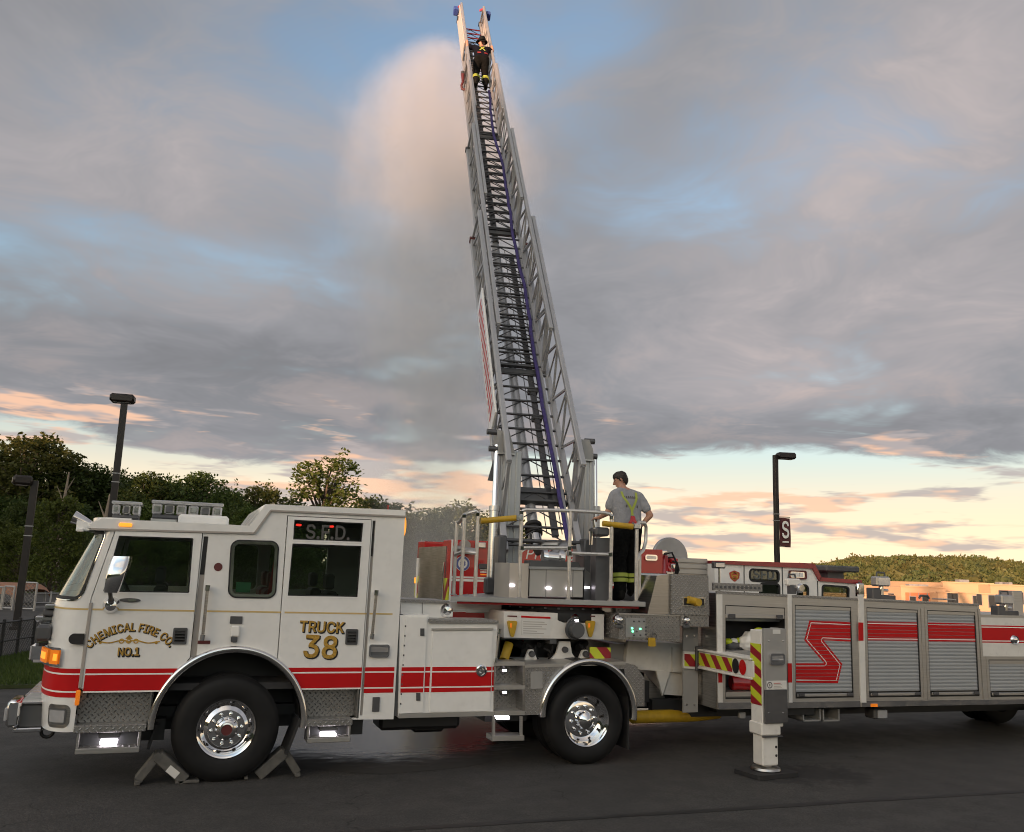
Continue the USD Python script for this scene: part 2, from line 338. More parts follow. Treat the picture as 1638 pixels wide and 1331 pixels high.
# ------------------------------------------------------------------ the ladder truck: cab
def circ3(a, b, c):
    A = np.array([[2*(b[0]-a[0]), 2*(b[1]-a[1])], [2*(c[0]-a[0]), 2*(c[1]-a[1])]]); r_ = np.array([b[0]**2-a[0]**2+b[1]**2-a[1]**2, c[0]**2-a[0]**2+c[1]**2-a[1]**2])
    o = np.linalg.solve(A, r_); return o, np.linalg.norm(o-np.array(a))
truck = thing('fire_truck', 'white and red ladder fire truck with its long grey aerial ladder raised', 'fire truck')
CW = 2.44
arch_c, arch_r = circ3(S(240, 1165), S(365, 1038), S(486, 1140))
arch2_c, arch2_r = circ3(S(866, 1143), S(938, 1057), S(1012, 1120))
_sx = sorted([S(184, 848)[::-1], S(145, 958)[::-1], S(126, 1103)[::-1]]); _sx = [(.5, _sx[0][1]+(.5-_sx[0][0])*(_sx[1][1]-_sx[0][1])/(_sx[1][0]-_sx[0][0]))]+_sx
def Xs(z): return float(np.interp(z, [q_[0] for q_ in _sx], [q_[1] for q_ in _sx]))
def sil(z): return float(np.interp(z, [.55, .95, 1.80, 1.88, 2.60, 2.75], [-1.795, -1.832, -1.812, -1.79, -1.50, -1.44]))
NEXP = 2.7
def front_xy(t, z, a):
    th = (t if t <= 1 else 2-t)*PI/2
    x = Xs(z)-a*math.sin(th)**(2/NEXP); y = 1.22*(1-math.cos(th)**(2/NEXP))
    return x, (y if t <= 1 else CW-y)
def appx(x, y): return CAM[0]+(x-CAM[0])*(-CAM[1])/(y-CAM[1])
_ts = np.linspace(.02, 1., 80); _acache = {}
def depth_a(z):
    k = round(z*50)
    if k not in _acache:
        zz = k/50; lo, hi = .05, 1.6
        for _ in range(24):
            a = (lo+hi)/2; m = min(appx(*front_xy(t, zz, a)) for t in _ts)
            lo, hi = (lo, a) if m < sil(zz) else (a, hi)
        _acache[k] = lo
    return _acache[k]
def depth_ai(z):
    k = math.floor(z*50); f_ = z*50-k; return depth_a(k/50)*(1-f_)+depth_a((k+1)/50)*f_
def shell(poly, off=0., step=.06):
    """a piece of the cab's curved front given in (t, z); off lifts it off the surface"""
    V, F = trimesh.creation.triangulate_polygon(poly, engine='earcut')
    V3 = np.column_stack([V, np.zeros(len(V))])
    V3, F = trimesh.remesh.subdivide_to_size(V3, F, step, max_iter=12)
    out = []
    for t, z, _ in V3:
        t = min(max(t, 0.), 2.); x, y = front_xy(t, z, depth_ai(z)); out.append((x, y, z))
    out = np.array(out)
    if off:
        for i, (t, z, _) in enumerate(V3):
            x1, y1 = front_xy(min(t+.01, 2), z, depth_ai(z)); x0, y0 = front_xy(max(t-.01, 0), z, depth_ai(z))
            n = np.array([-(y1-y0), x1-x0]); n /= np.linalg.norm(n)+1e-9; out[i, :2] += n*off
    F = F[:, ::-1]; return MB().add(out, F)
# openings
w_front = rpoly([S(190.5, 857), S(309.5, 861), S(302.5, 948.5), S(165, 946.5)], .012)
w_mid = rpoly([S(372, 866), S(444, 868), S(438.5, 955), S(367, 953.5)], .075)
w_up = Polygon([S(470.5, 831.5), S(581, 837), S(578, 867), S(468.5, 863)])
w_low = Polygon([S(467.5, 869.5), S(577.8, 873.5), S(571.5, 955), S(460, 953)])
arch_hole = Point(*arch_c).buffer(arch_r-.02, quad_segs=24)
door1 = Polygon([S(184, 848), S(325, 852), S(305, 1052), S(262, 1102.5), S(126, 1102.5), S(145, 958)]).difference(Point(*arch_c).buffer(arch_r+.02, quad_segs=24))
door2 = Polygon([S(459.5, 824.5), S(595, 831), S(577.5, 1095.5), S(440, 1095.5)]).difference(Point(*arch_c).buffer(arch_r+.02, quad_segs=24))
slot1 = Polygon([S(326, 858), S(333.5, 858), S(314, 1052), S(304.5, 1052)])
slot2 = Polygon([S(596.5, 833), S(601, 833), S(580, 1145), S(575.5, 1145)])
well1 = Polygon([S(123.5, 1103.5), S(262, 1103.5), S(243, 1160), S(119.5, 1160)])
well2 = Polygon([S(474, 1096.5), S(577, 1096.5), S(573.5, 1149), S(486, 1151)])
zb0, zb1 = .70, S(630, 1150)[1]
gut = [S(146, 845), S(407, 851.5), S(433, 815.5), S(648, 825)]
side = Polygon([(Xs(gut[0][1]), gut[0][1]-.01)]+[gut[1], gut[2], gut[3], S(629.5, 1150.5), S(486, 1152), S(242, 1160), S(120, 1160), (Xs(S(118, 1171)[1]), S(118, 1171)[1])])
wall = side.difference(shapely.union_all([w_mid, door1, door2, slot1, slot2, well1, well2, arch_hole]))
b = MB().prism(wall, 0., .05)
fz0, fz1 = S(118, 1171)[1], gut[0][1]
def t_at(px, py):
    """where along the curved front a photo pixel lands"""
    X, z = S(px, py); ts = np.linspace(.0, .9, 200); ap = np.array([appx(*front_xy(t, z, depth_ai(z))) for t in ts]); return float(ts[np.argmin(abs(ap-X))])
tb0, tb1 = t_at(131, 950), t_at(163, 866)
scr = Polygon([(tb0, 1.905), (2-tb0, 1.905), (2-tb1, 2.585), (tb1, 2.585)]).buffer(-.075).buffer(.075, quad_segs=5)
body = part('cab_body', b, 'white_paint', truck)
part('cab_front', shell(Polygon([(0, fz0), (2, fz0), (2, fz1), (0, fz1)]).difference(scr)), 'white_paint', body, smooth=50)
far_side = side.difference(shapely.union_all([w_front, w_mid, w_low, w_up, arch_hole]))
part('far_wall', MB().prism(far_side, CW-.05, CW), 'white_paint', body)
part('rear_wall', MB().box(1.80, 1.84, .05, CW-.05, .65, 2.93), 'white_paint', body)
# windscreen
pane = scr.buffer(-.006)
for s_ in (pane.intersection(sbox(-1, 0, .985, 5)), pane.intersection(sbox(1.015, 0, 3, 5))): part('windscreen', shell(s_, .004), 'windscreen_glass', truck, smooth=50)
part('windscreen_seal', shell(scr.buffer(.022).difference(scr.buffer(-.012)), .010, .03), 'black_rubber', truck, smooth=40)
part('windscreen_trim', shell(scr.buffer(.034).difference(scr.buffer(.022)), .012, .03), 'chrome', truck, smooth=40)
q = at_y(107, 948, .16)
part('window_sticker', shell(Polygon([(.60, 1.955), (.72, 1.955), (.72, 2.035), (.60, 2.035)]), -.012), 'paper', truck)
# roof
top = [S(152, 834), S(163, 829.5), S(399, 841), S(425, 806.5), S(648, 816.5)]
prof = Polygon([(gut[0][0]-.05, gut[0][1]), gut[1], gut[2], gut[3], top[4], top[3], top[2], top[1], top[0]])
b = MB().prism(prof, -.022, CW+.022)
roof = part('cab_roof', b, 'white_paint', truck)
_rp = [front_xy(t, 2.60, depth_ai(2.60)) for t in np.linspace(0, 2, 41)]
brow = Polygon([(x-.10*math.sin(min(max(t, 0), 2)*PI/2)-.02, y) for (x, y), t in zip(_rp, np.linspace(0, 2, 41))]+[(-1.1, CW), (-1.1, 0)])
m = trimesh.creation.extrude_polygon(brow, .075, engine='earcut'); m.apply_translation((0, 0, gut[0][1]-.01)); part('roof_brow', MB().tm(m), 'white_paint', roof)
m = trimesh.creation.extrude_polygon(brow.buffer(-.07), .06, engine='earcut'); m.apply_translation((0, 0, gut[0][1]+.065)); part('roof_crown', MB().tm(m), 'white_paint', roof)
b = MB(); 
for p_, q_ in zip(gut[:-1], gut[1:]): b.bar((p_[0]+.0, -.010, p_[1]-.010), (q_[0], -.010, q_[1]-.010), .03, .02)
part('roof_gutter', b, 'grey_decal', roof)
# doors with their windows
def door(name, outline, windows, label=None):
    o = outline.buffer(-.009); hole = shapely.union_all(windows)
    d = part(name, MB().prism(o.difference(hole), -.014, .03), 'white_paint', truck, label=label)
    # a shallow raised rim along the edge of the panel
    part('window_frame', MB().prism(hole.buffer(.016, join_style=2).difference(hole), -.018, .0), 'white_paint', d)
    part('window_seal', MB().prism(hole.buffer(.001, join_style=2).difference(hole.buffer(-.012, join_style=2)), -.006, .02), 'black_rubber', d)
    return d
d1 = door('front_door', door1, [w_front]); part('window_pane', MB().prism(w_front, .006, .012), 'tinted_glass', d1)
d2 = door('crew_door', door2, [w_up, w_low])
part('window_pane', MB().prism(w_up, .006, .012), 'tinted_glass', d2); part('window_pane', MB().prism(w_low, .006, .012), 'tinted_glass', d2)
fr = part('side_window', MB().prism(w_mid.buffer(.004).difference(w_mid.buffer(-.026)), -.016, .03), 'chrome', truck)
part('seal', MB().prism(w_mid.buffer(.02).difference(w_mid.buffer(.004)), -.008, .0), 'black_rubber', fr)
part('pane', MB().prism(w_mid, .006, .012), 'tinted_glass', fr)
part('notice', MB().prism([S(378, 931), S(402, 932), S(400, 948), S(377, 947)], .016, .02), LOOK.get('x') or look('green_notice', (.12, .36, .18), .6), fr)
for sl in (slot1, slot2):
    j = part('door_jamb', MB().prism(sl, .03, .045), 'grey_decal', truck)
    zs = [c[1] for c in sl.exterior.coords]; cut = max(zs)-.42
    part('jamb_reflector', MB().prism(sl.intersection(sbox(-5, cut, 9, 9)).buffer(-.004), .024, .030), 'black_edge', j)
# S.F.D. lettering on the upper crew window
def lettering(name, text, px0, px1, height, m, y0, y1, parent, plane=S, bold=True, width=None, M=None, edge=None):
    """flat lettering whose baseline runs between two photo pixels"""
    a, c = np.array(plane(*px0)), np.array(plane(*px1)); t = text2d(text, height, bold); x0, z0, x1, z1 = t.bounds
    L = np.linalg.norm(c-a); t = affinity.translate(t, -x0, 0); t = affinity.scale(t, L/(x1-x0), 1, origin=(0, 0))
    t = affinity.translate(affinity.rotate(t, math.atan2(c[1]-a[1], c[0]-a[0]), origin=(0, 0), use_radians=True), a[0], a[1])
    if edge: part(name+'_shadow', MB(M).prism(affinity.translate(t.buffer(.006), .010, -.010), y0+.002, y1), edge, parent)
    return part(name, MB(M).prism(t, y0, y1), m, parent)
lettering('lettering', 'S.F.D.', (489, 861), (559, 863.5), .155, LOOK.get('y') or look('window_lettering', (.085, .082, .08), .7), .002, .005, d2)
for px in ((483, 838.5), (536, 841)): part('ceiling_light', MB().box(S(*px)[0]-.03, S(*px)[0]+.03, .25, .31, S(*px)[1]-.012, S(*px)[1]+.012, .006), 'red_glow', truck)
# interior: dark shell, dash, seats
b = MB().box(-1.30, 1.78, .10, CW-.10, .95, 1.02)
b.box(-1.25, .02, .10, CW-.10, 2.60, 2.64).box(.35, 1.78, .10, CW-.10, 2.86, 2.90).box(-1.62, -1.05, .25, CW-.25, 1.02, 1.72, .05)
b.box(-.9, -.35, .78, 1.66, 1.0, 1.62, .05)
part('cab_interior', b, 'interior', truck)
def seat(x, y, z, face, m='interior'):
    b = MB().box(x-.24, x+.24, y-.24, y+.24, z, z+.12, .04).box(x-.26*face-.07, x-.26*face+.07, y-.24, y+.24, z+.1, z+.72, .05).box(x-.28*face-.05, x-.28*face+.05, y-.13, y+.13, z+.74, z+.92, .04)
    part('cab_seat', b, m, truck)
for y in (.55, 1.88): seat(-.55, y, 1.32, 1); seat(1.35, y, 1.30, 1)
seat(.15, .9, 1.3, -1, 'seat_red'); seat(.15, 1.6, 1.3, -1, 'seat_red')
t_ = [(-1.10, .6+.20*math.cos(a), 1.86+.20*math.sin(a)) for a in np.linspace(0, 2*PI, 25)]
part('steering_wheel', MB().path([(p_[0]-.10*math.sin(a), p_[1], p_[2]) for p_, a in zip(t_, np.linspace(0, 2*PI, 25))], .016).tube((-1.10, .6, 1.86), (-1.25, .6, 1.6), .03), 'black_rubber', truck)
for x, y in ((.42, .4), (-.28, .36)): part('seat_belt', MB().bar((x, y, 2.35), (x-.10, y+.1, 1.35), .06, .012, (0, 1, 0)), 'red_paint', truck)
part('hinge_cover', MB().bar((Xs(1.86)+.010, -.012, 1.86), (Xs(1.0)+.010, -.012, 1.0), .030, .034, (1, 0, 0), .006), 'grey_decal', d1)
# stripes, gold line
def band(name, x0px, x1px, y0px, y1px, m, d=-.017, clip=None, plane=S, parent=None, M=None):
    pl = Polygon([plane(x0px[0], y0px[0]), plane(x1px[0], y0px[1]), plane(x1px[1], y1px[1]), plane(x0px[1], y1px[0])])
    if clip is not None: pl = pl.difference(clip) if not isinstance(clip, tuple) else pl.intersection(clip[0])
    return part(name, MB(M).prism(pl, d, d+.003), m, parent or truck)
keep = Point(*arch_c).buffer(arch_r+.028, quad_segs=24)
def zrow(px): return S(*px)[1]
zt, zl1, zl2, zb_ = zrow((200, 1069.4)), zrow((200, 1077.0)), zrow((200, 1101)), zrow((600, 1099.5))
ROWS = [('red_stripe', zt-.046, zt, 'red_stripe'), ('white_line', zt-.062, zt-.046, 'white_line'), ('red_stripe', zt-.222, zt-.062, 'red_stripe'), ('white_line', zt-.238, zt-.222, 'white_line')]
ROWS2 = ROWS+[('red_stripe', zt-.285, zt-.238, 'red_stripe')]
def rows(x0, x1, rs, d, clip=None, parent=None, mb=None, A=None):
    for n_, z0, z1, m_ in rs:
        pl = sbox(x0, z0, x1, z1)
        if clip is not None: pl = pl.difference(clip)
        part(n_, MB().prism(pl, d, d+.0025), m_, parent or truck)
xr1 = S(292, 1085)[0]; 
rows(Xs(zt)+.04, xr1, ROWS, -.0165, keep, d1)
rows(S(455, 1085)[0], S(577.5, 1085)[0], ROWS, -.0165, keep, d2)
rows(S(583, 1085)[0], S(630, 1085)[0], ROWS2, -.0025)
for n_, z0, z1, m_ in ROWS2: part(n_, shell(Polygon([(.0, z0), (2., z0), (2., z1), (.0, z1)]), .004), m_, truck, smooth=50)
zg = S(300, 977)[1]
for x0, x1, d in ((Xs(zg)+.03, S(311, 977)[0], -.0165), (S(326, 977)[0], S(452, 979)[0], -.0025), (S(455, 979)[0], S(586, 981)[0], -.0165), (S(591, 981)[0], S(628, 982)[0], -.0025)):
    part('gold_line', MB().box(x0, x1, d, d+.0025, zg-.009, zg+.009), 'gold_line', truck)
part('gold_line', shell(Polygon([(.0, zg-.009), (2., zg-.009), (2., zg+.009), (.0, zg+.009)]), .003), 'gold_line', truck, smooth=50)
# gold leaf lettering on the doors
def arc_text(name, text, pl, pm, pr_, height, m, y0, y1, parent, edge):
    o, R = circ3(np.array(S(*pl)), np.array(S(*pm)), np.array(S(*pr_)))
    t = text2d(text, height); x0, z0, x1, z1 = t.bounds
    a0 = math.atan2(S(*pl)[1]-o[1], S(*pl)[0]-o[0]); a1 = math.atan2(S(*pr_)[1]-o[1], S(*pr_)[0]-o[0]); out = []
    k = (a0-a1)*R/(x1-x0)
    for g_ in getattr(t, 'geoms', [t]):
        cx = (g_.bounds[0]+g_.bounds[2])/2; g2 = affinity.scale(affinity.translate(g_, -cx, 0), k*1.0, 1, origin=(0, 0))
        a = a0-(cx-x0)*k/R; g2 = affinity.rotate(g2, a-PI/2, origin=(0, 0), use_radians=True)
        out.append(affinity.translate(g2, o[0]+R*math.cos(a), o[1]+R*math.sin(a)))
    t = shapely.union_all(out)
    part(name+'_shadow', MB().prism(affinity.translate(t.buffer(.004), .007, -.007), y0+.002, y1), edge, parent); part(name, MB().prism(t, y0, y1), m, parent)
arc_text('lettering', 'CHEMICAL FIRE CO.', (143, 1037), (207, 1009), (271, 1035), .080, 'gold', -.0205, -.014, d1, 'black_edge')
lettering('lettering', 'NO.1', (188, 1048.5), (222, 1048), .080, 'gold', -.0205, -.014, d1, edge='black_edge')
sx, sz = S(206, 1026)
scroll = [LineString([(sx+s_*k_/100*.30, sz-.004+.018*math.sin(k_/100*7)*(1-k_/160)) for k_ in range(0, 101, 5)]).buffer(.0065) for s_ in (-1, 1)]
scroll += [Point(sx+s_*.07, sz+.004).buffer(.026).difference(Point(sx+s_*.07, sz+.004).buffer(.014)) for s_ in (-1, 0, 1)]+[Polygon([(sx-.03, sz+.03), (sx, sz+.065), (sx+.03, sz+.03)]).buffer(.004)]+[Point(sx+s_*.27, sz-.01).buffer(.016) for s_ in (-1, 1)]
part('scroll_ornament', MB().prism(shapely.union_all(scroll), -.0185, -.014), 'gold', d1)
lettering('lettering', 'TRUCK', (478, 1009.5), (549, 1012), .115, 'gold', -.0205, -.014, d2, edge='black_edge')
lettering('lettering', '38', (484, 1050), (537, 1052.5), .235, 'gold', -.0205, -.014, d2, edge='black_edge')
# door fittings
def vent(px0, px1, parent):
    (x0, z1), (x1, z0) = S(*px0), S(*px1); v_ = part('door_vent', MB().prism(rrect(x0, x1, z0, z1, .015).difference(rrect(x0+.02, x1-.02, z0+.02, z1-.02, .008)), -.030, -.010), 'dark_steel', parent)
    n = 4
    for k in range(n):
        zc = z0+.03+(z1-z0-.05)*(k+.35)/n; b = MB().bar((x0+.02, -.020, zc), (x1-.02, -.020, zc), .030, .006, (0, -.75, 1)); part('louvre', b, 'polished', parent)
    part('vent_back', MB().box(x0+.01, x1-.01, -.016, -.0145, z0+.01, z1-.01), 'charcoal', parent)
vent((277.5, 1004), (298, 1030.5), d1); vent((553, 1006), (571, 1031), d2)
def grab(px0, px1, parent=truck, off=-.085, r_=.017):
    (x0, z0), (x1, z1) = S(*px0), S(*px1); a = np.array([x0, off, z0]); c = np.array([x1, off, z1]); e = (c-a)/np.linalg.norm(c-a)
    g_ = part('grab_handle', MB().tube(a, c, r_, 12), 'brushed_steel', parent, smooth=50)
    for k in (a+e*.02, c-e*.02): part('handle_end', MB().tube(k-e*.03, k+e*.03, r_*1.55, 12).tube(k, (k[0], 0, k[2]), r_*1.1, 10), 'chrome', g_, smooth=50)
grab((332, 937), (323.5, 1022)); grab((600, 945), (592.5, 1020))
q0, q1 = S(316.5, 1024.5), S(336, 1030); part('reflector', MB().box(q0[0], q1[0], -.012, 0, q1[1], q0[1], .003), 'dark_red', truck)
c = S(349, 907); part('emblem', MB().disc(c, .045, -.005, 0), 'dark_red', truck)
x, z = S(208, 960); part('door_handle', MB().prism(affinity.scale(Point(x, z).buffer(1), .105, .022), -.024, -.012), 'charcoal', d1)
part('door_handle', MB().prism(affinity.scale(Point(x+.02, z).buffer(1), .04, .012), -.034, -.02), 'chrome', d1)
# charging plug and rocker box between the doors
q0, q1 = S(368.5, 985.5), S(387, 998); part('socket_box', MB().box(q0[0], q1[0], -.02, 0, q1[1], q0[1], .004), 'dark_steel', truck)
q0, q1 = S(369.5, 1001), S(382, 1018); part('plug_cover', MB().box(q0[0], q1[0], -.05, 0, q1[1], q0[1], .012), 'white_line', truck)
q0, q1 = S(369.5, 1018), S(379, 1027); part('plug', MB().box(q0[0], q1[0], -.055, 0, q1[1], q0[1], .008), 'dark_steel', truck)
q0, q1 = S(590, 1030.5), S(621.5, 1051)
def scene_light(q0, q1, y, parent=truck, M=None, m='clear_lens'):
    l_ = part('scene_light', MB(M).prism(rrect(q0[0], q1[0], q1[1], q0[1], .03).difference(rrect(q0[0]+.02, q1[0]-.02, q1[1]+.02, q0[1]-.02, .02)), y-.035, y), 'chrome', parent)
    part('reflector_bowl', MB(M).bar((q0[0]+.018, y-.010, (q0[1]+q1[1])/2), (q1[0]-.018, y-.010, (q0[1]+q1[1])/2), .004, q0[1]-q1[1]-.04, (0, -.45, 1)), m, parent)
    part('light_backing', MB(M).box(q0[0]+.01, q1[0]-.01, y-.006, y-.0025, q1[1]+.01, q0[1]-.01), 'charcoal', parent)
scene_light(q0, q1, 0)
q0, q1 = S(596, 1115), S(606, 1138); part('latch', MB().box(q0[0], q1[0], -.022, 0, q1[1], q0[1], .005), 'dark_steel', truck)
# hinge cover
x, z = S(125, 1021.5); part('turn_lamp', MB().prism(rrect(x-.085, x+.055, z-.052, z+.052, .050).union(sbox(x, z-.052, x+.055, z+.052)), -.045, .05), 'black_edge', truck)
# mirror
x, z = S(190, 918); 
mb = MB(); P8 = []
for k in range(9):
    a = k/8; zz = z-.185+.37*a; wd = .085+.035*math.sin(a*PI*.8); 
    P8.append((zz, wd*.80, .055+.045*math.sin(PI*min(1, a*1.1))))
V = []; n = 14
for zz, wd, dp in P8:
    for i in range(n):
        th = 2*PI*i/n; cx = math.copysign(abs(math.cos(th))**.6, math.cos(th)); cy = math.copysign(abs(math.sin(th))**.6, math.sin(th))
        V.append((x-.005+(zz-z)*.16+cx*wd, -.30+cy*dp, zz))
V = np.array(V); F = []
for q in range(8):
    for i in range(n): j = (i+1) % n; F += [[q*n+i, q*n+j, (q+1)*n+j], [q*n+i, (q+1)*n+j, (q+1)*n+i]]
for i in range(1, n-1): F += [[0, i+1, i], [8*n, 8*n+i, 8*n+i+1]]
mir = part('side_mirror', mb.add(V, F), 'chrome', truck, smooth=40)
xb, zb = S(178, 968)
part('mirror_arm', MB().tube((x-.05, -.28, z-.17), (xb+.0, -.16, zb+.06), .022).tube((xb, -.16, zb+.06), (xb, 0, zb), .03), 'dark_steel', mir, smooth=40)
part('mirror_base', MB().lathe([(0, -.10), (.055, -.09), (.085, -.03), (.09, .005)], (xb, 0, zb), 20), 'chrome', mir, smooth=40)
# step wells and drop steps
def stepwell(poly, xa, xb_, zfloor):
    b = MB().prism(poly, .16, .175); part('step_back', b, 'diamond_plate', truck)
    x0, z0, x1, z1 = poly.bounds; part('step_side', MB().box(x1-.03, x1-.015, .0, .16, z0, z1-.01), 'brushed_steel', truck)
    part('step_tread', MB().box(xa, xb_, -.05, .20, zfloor-.075, zfloor, .008), 'diamond_plate', truck)
stepwell(well1.intersection(sbox(-3, 0, arch_c[0]-arch_r-.0, 3)), S(119, 1160)[0], S(234, 1160)[0], S(180, 1160)[1]+.01)
stepwell(well2.intersection(sbox(arch_c[0]+arch_r-.01, 0, 9, 3)), S(486, 1152)[0], S(563, 1150)[0], S(520, 1151)[1]+.01)
part('step_handle', MB().path([S(137, 1119)[:1]+(.155,)+S(137, 1119)[1:], (S(139, 1112)[0], .12, S(139, 1112)[1]), (S(147, 1108)[0], .12, S(147, 1108)[1])], .008), 'dark_steel', truck)
def dropstep(pl, pr_, ztop_px, zbot_px):
    x0, x1 = S(pl, zbot_px)[0], S(pr_, zbot_px)[0]; z1, z0 = S(pl, ztop_px)[1], S(pl, zbot_px)[1]
    st = part('drop_step', MB().box(x0, x1, -.045, .21, z0, z0+.055, .006), 'aluminium', truck)
    for xx in (x0, x1-.025): part('step_hanger', MB().box(xx, xx+.025, -.02, .20, z0+.055, z1, .004), 'aluminium', st)
    part('step_grip', MB().box(x0+.03, x1-.03, -.04, .19, z0+.055, z0+.062), 'diamond_plate', st)
    part('step_plate', MB().box(x0+.025, x1-.025, .10, .106, z0+.06, z1-.01), 'charcoal', st)
    xc = (x0+x1)/2; part('step_light', MB().prism(rrect(xc-.085, xc+.085, z1-.155, z1-.10, .026), -.01, .09), 'white_led', st)
    part('light_bracket', MB().box(xc-.10, xc+.10, .0, .10, z1-.095, z1-.02, .01), 'charcoal', st)
dropstep(120, 222, 1168, 1206); dropstep(490, 559, 1157, 1188)
# front end: lamps, grille edge, bumper
def onfront(t, z): x, y = front_xy(t, z, depth_ai(z)); return x, y
z0, z1 = S(80, 1064)[1], S(80, 1040)[1]
ta, tc, td, te_ = t_at(100, 1053), t_at(89, 1053), t_at(85, 1053), t_at(67, 1053)
part('headlight_bezel', shell(Polygon([(ta-.01, z0-.02), (.97, z0-.02), (.97, z1+.02), (ta-.01, z1+.02)]).buffer(-.02).buffer(.02), .045, .03), 'chrome', truck, smooth=40)
for t0, t1 in ((ta, tc), (td, te_)):
    pl = Polygon([(t0, z0+.005), (t1, z0+.005), (t1, z1-.005), (t0, z1-.005)])
    part('indicator', shell(pl, .062, .03), 'amber', truck, smooth=40); part('indicator_bulb', shell(Polygon([(t0+(t1-t0)*.1, z0+.04), (t0+(t1-t0)*.55, z0+.04), (t0+(t1-t0)*.55, z1-.04), (t0+(t1-t0)*.1, z1-.04)]), .066, .03), 'amber_glow', truck, smooth=40)
part('headlight', MB().box(-2.02, -1.84, .42, .75, z0-.02, z1+.03, .03), 'chrome', truck)
part('headlight_lens', MB().box(-2.035, -2.02, .45, .72, z0+.01, z1, .004), 'clear_lens', truck)
za, zc = S(70, 1040)[1], S(70, 1000)[1]
part('grille', MB().box(-1.99, -1.86, .55, 1.89, za+.05, zc, .03), 'chrome', truck)
part('grille_cap', MB().box(-2.03, -1.84, .50, 1.94, zc, zc+.06, .02), 'polished', truck)
part('warning_light', MB().box(-1.99, -1.84, .30, .52, za+.06, zc-.02, .03), 'dark_steel', truck)
part('grille_cap', MB().box(-1.94, -1.80, .40, 2.04, zc+.14, zc+.19, .02), 'polished', truck)
part('front_siren', MB().box(-1.96, -1.82, .45, .70, zc+.06, zc+.14, .02), 'dark_steel', truck)
bz0, bz1 = S(45, 1164, .45)[1], S(45, 1125, .45)[1]; BX = S(30, 1140, .45)[0]
bump = part('front_bumper', MB().box(BX, -1.76, .42, CW-.42, bz0, bz1, .02), 'charcoal', truck)
part('bumper_deck', MB().box(BX-.02, -1.76, .38, CW-.38, bz1, bz1+.025, .008), 'polished', bump)
part('bumper_band', MB().box(BX-.03, -1.82, .36, CW-.36, bz0-.035, bz0+.01, .012), 'chrome', bump)
for k in range(6): part('deck_rib', MB().box(BX+.02, -1.80, .46+k*.10, .50+k*.10, bz1+.025, bz1+.034), 'aluminium', bump)
part('bumper_end', MB().box(BX-.10, BX+.03, .34, .72, bz0+.02, bz1+.05, .05), 'chrome', bump, smooth=40)
part('bumper_lamp', MB().box(BX-.125, BX-.09, .38, .66, bz0+.08, bz1-.03, .02), 'clear_lens', bump)
part('tow_eye', MB().path([(-1.78+.06*math.cos(a), .5, bz0-.05+.06*math.sin(a)) for a in np.linspace(0, 2*PI, 13)], .018), 'chassis_black', bump)
q0, q1 = S(76, 1134), S(114, 1159); 
pl = Polygon([(.07, q1[1]), (.33, q1[1]), (.33, q0[1]), (.07, q0[1])]).buffer(-.03).buffer(.03)
part('corner_light', shell(pl.buffer(.035), .004), 'brushed_steel', truck, smooth=40); part('corner_light_rim', shell(pl, .012, .03), 'charcoal', truck, smooth=40)
part('corner_light_lens', shell(pl.buffer(-.02), .018, .03), 'clear_lens', truck, smooth=40)
x, z = S(116, 1116); part('side_marker', MB().box(Xs(z)-.02, Xs(z)+.02, -.03, .02, z-.075, z+.075, .01), 'amber', truck)
# roof equipment
def rz(x): return float(np.interp(x, [top[1][0], top[2][0]], [top[1][1], top[2][1]]))
def lightbar(pxl, pxr, pyt, pyb, y, n, depth=.3):
    (x0, z0), (x1, z1) = S(pxl, pyb, y), S(pxr, pyt, y)
    b_ = part('light_bar', MB().box(x0+.02, x1-.02, y-.01, y+depth+.01, z0, z0+(z1-z0)*.2, .01), 'dark_steel', truck)
    part('bar_cover', MB().box(x0, x1, y-.02, y+depth+.02, z0+(z1-z0)*.82, z1, .015), 'clear_lens', b_)
    w_ = (x1-x0)/n
    for k in range(n):
        part('light_pod', MB().box(x0+k*w_+.012, x0+(k+1)*w_-.012, y-.012, y+depth, z0+(z1-z0)*.2, z0+(z1-z0)*.82, .02), 'clear_lens' if k % 3 != 1 else 'polished', b_)
        part('pod_lens', MB().box(x0+k*w_+.03, x0+(k+1)*w_-.03, y-.020, y-.011, z0+(z1-z0)*.35, z0+(z1-z0)*.68, .006), 'polished' if k % 3 != 1 else 'dark_steel', b_)
lightbar(176, 228, 803.5, 828, .42, 3); lightbar(240, 358, 806, 828, .95, 6)
(x0, z0), (x1, z1) = S(284, 838, .9), S(367, 826, .9); part('roof_box', MB().box(x0, x1, .9, 1.5, rz(x0)-.02, z1, .03), 'white_paint', truck)
part('roof_tray', MB().box(S(240, 838, .9)[0], x0-.01, .95, 1.4, rz(x0)-.02, z1-.06, .01), 'aluminium', truck)
part('light_foot', MB().box(S(192, 830, .42)[0], S(212, 830, .42)[0], .45, .65, rz(-1)-.02, S(190, 828, .42)[1]), 'charcoal', truck)
x, z = S(201, 840); part('marker_lamp', MB().box(x-.065, x+.065, -.045, .02, z-.018, z+.022, .014), 'amber_glow', truck)
x, z = S(646, 842); part('corner_marker', MB().prism(affinity.scale(Point(x+.012, z).buffer(1), .022, .11), .02, .08), 'amber_glow', truck)
p0 = at_y(126, 842, .35)
part('brow_visor', MB().prism([(p0[0]-.02, p0[2]-.05), (p0[0]+.16, p0[2]-.04), (p0[0]+.14, p0[2]+.04), (p0[0]-.02, p0[2]+.06)], .30, .62), 'white_paint', truck)
part('roof_horn', MB().tube((p0[0]+.14, .42, p0[2]+.02), (p0[0]-.07, .42, p0[2]+.10), .03, 14, .075).tube((p0[0]-.07, .42, p0[2]+.10), (p0[0]-.075, .42, p0[2]+.102), .075, 14, .03), 'polished', truck, smooth=40)
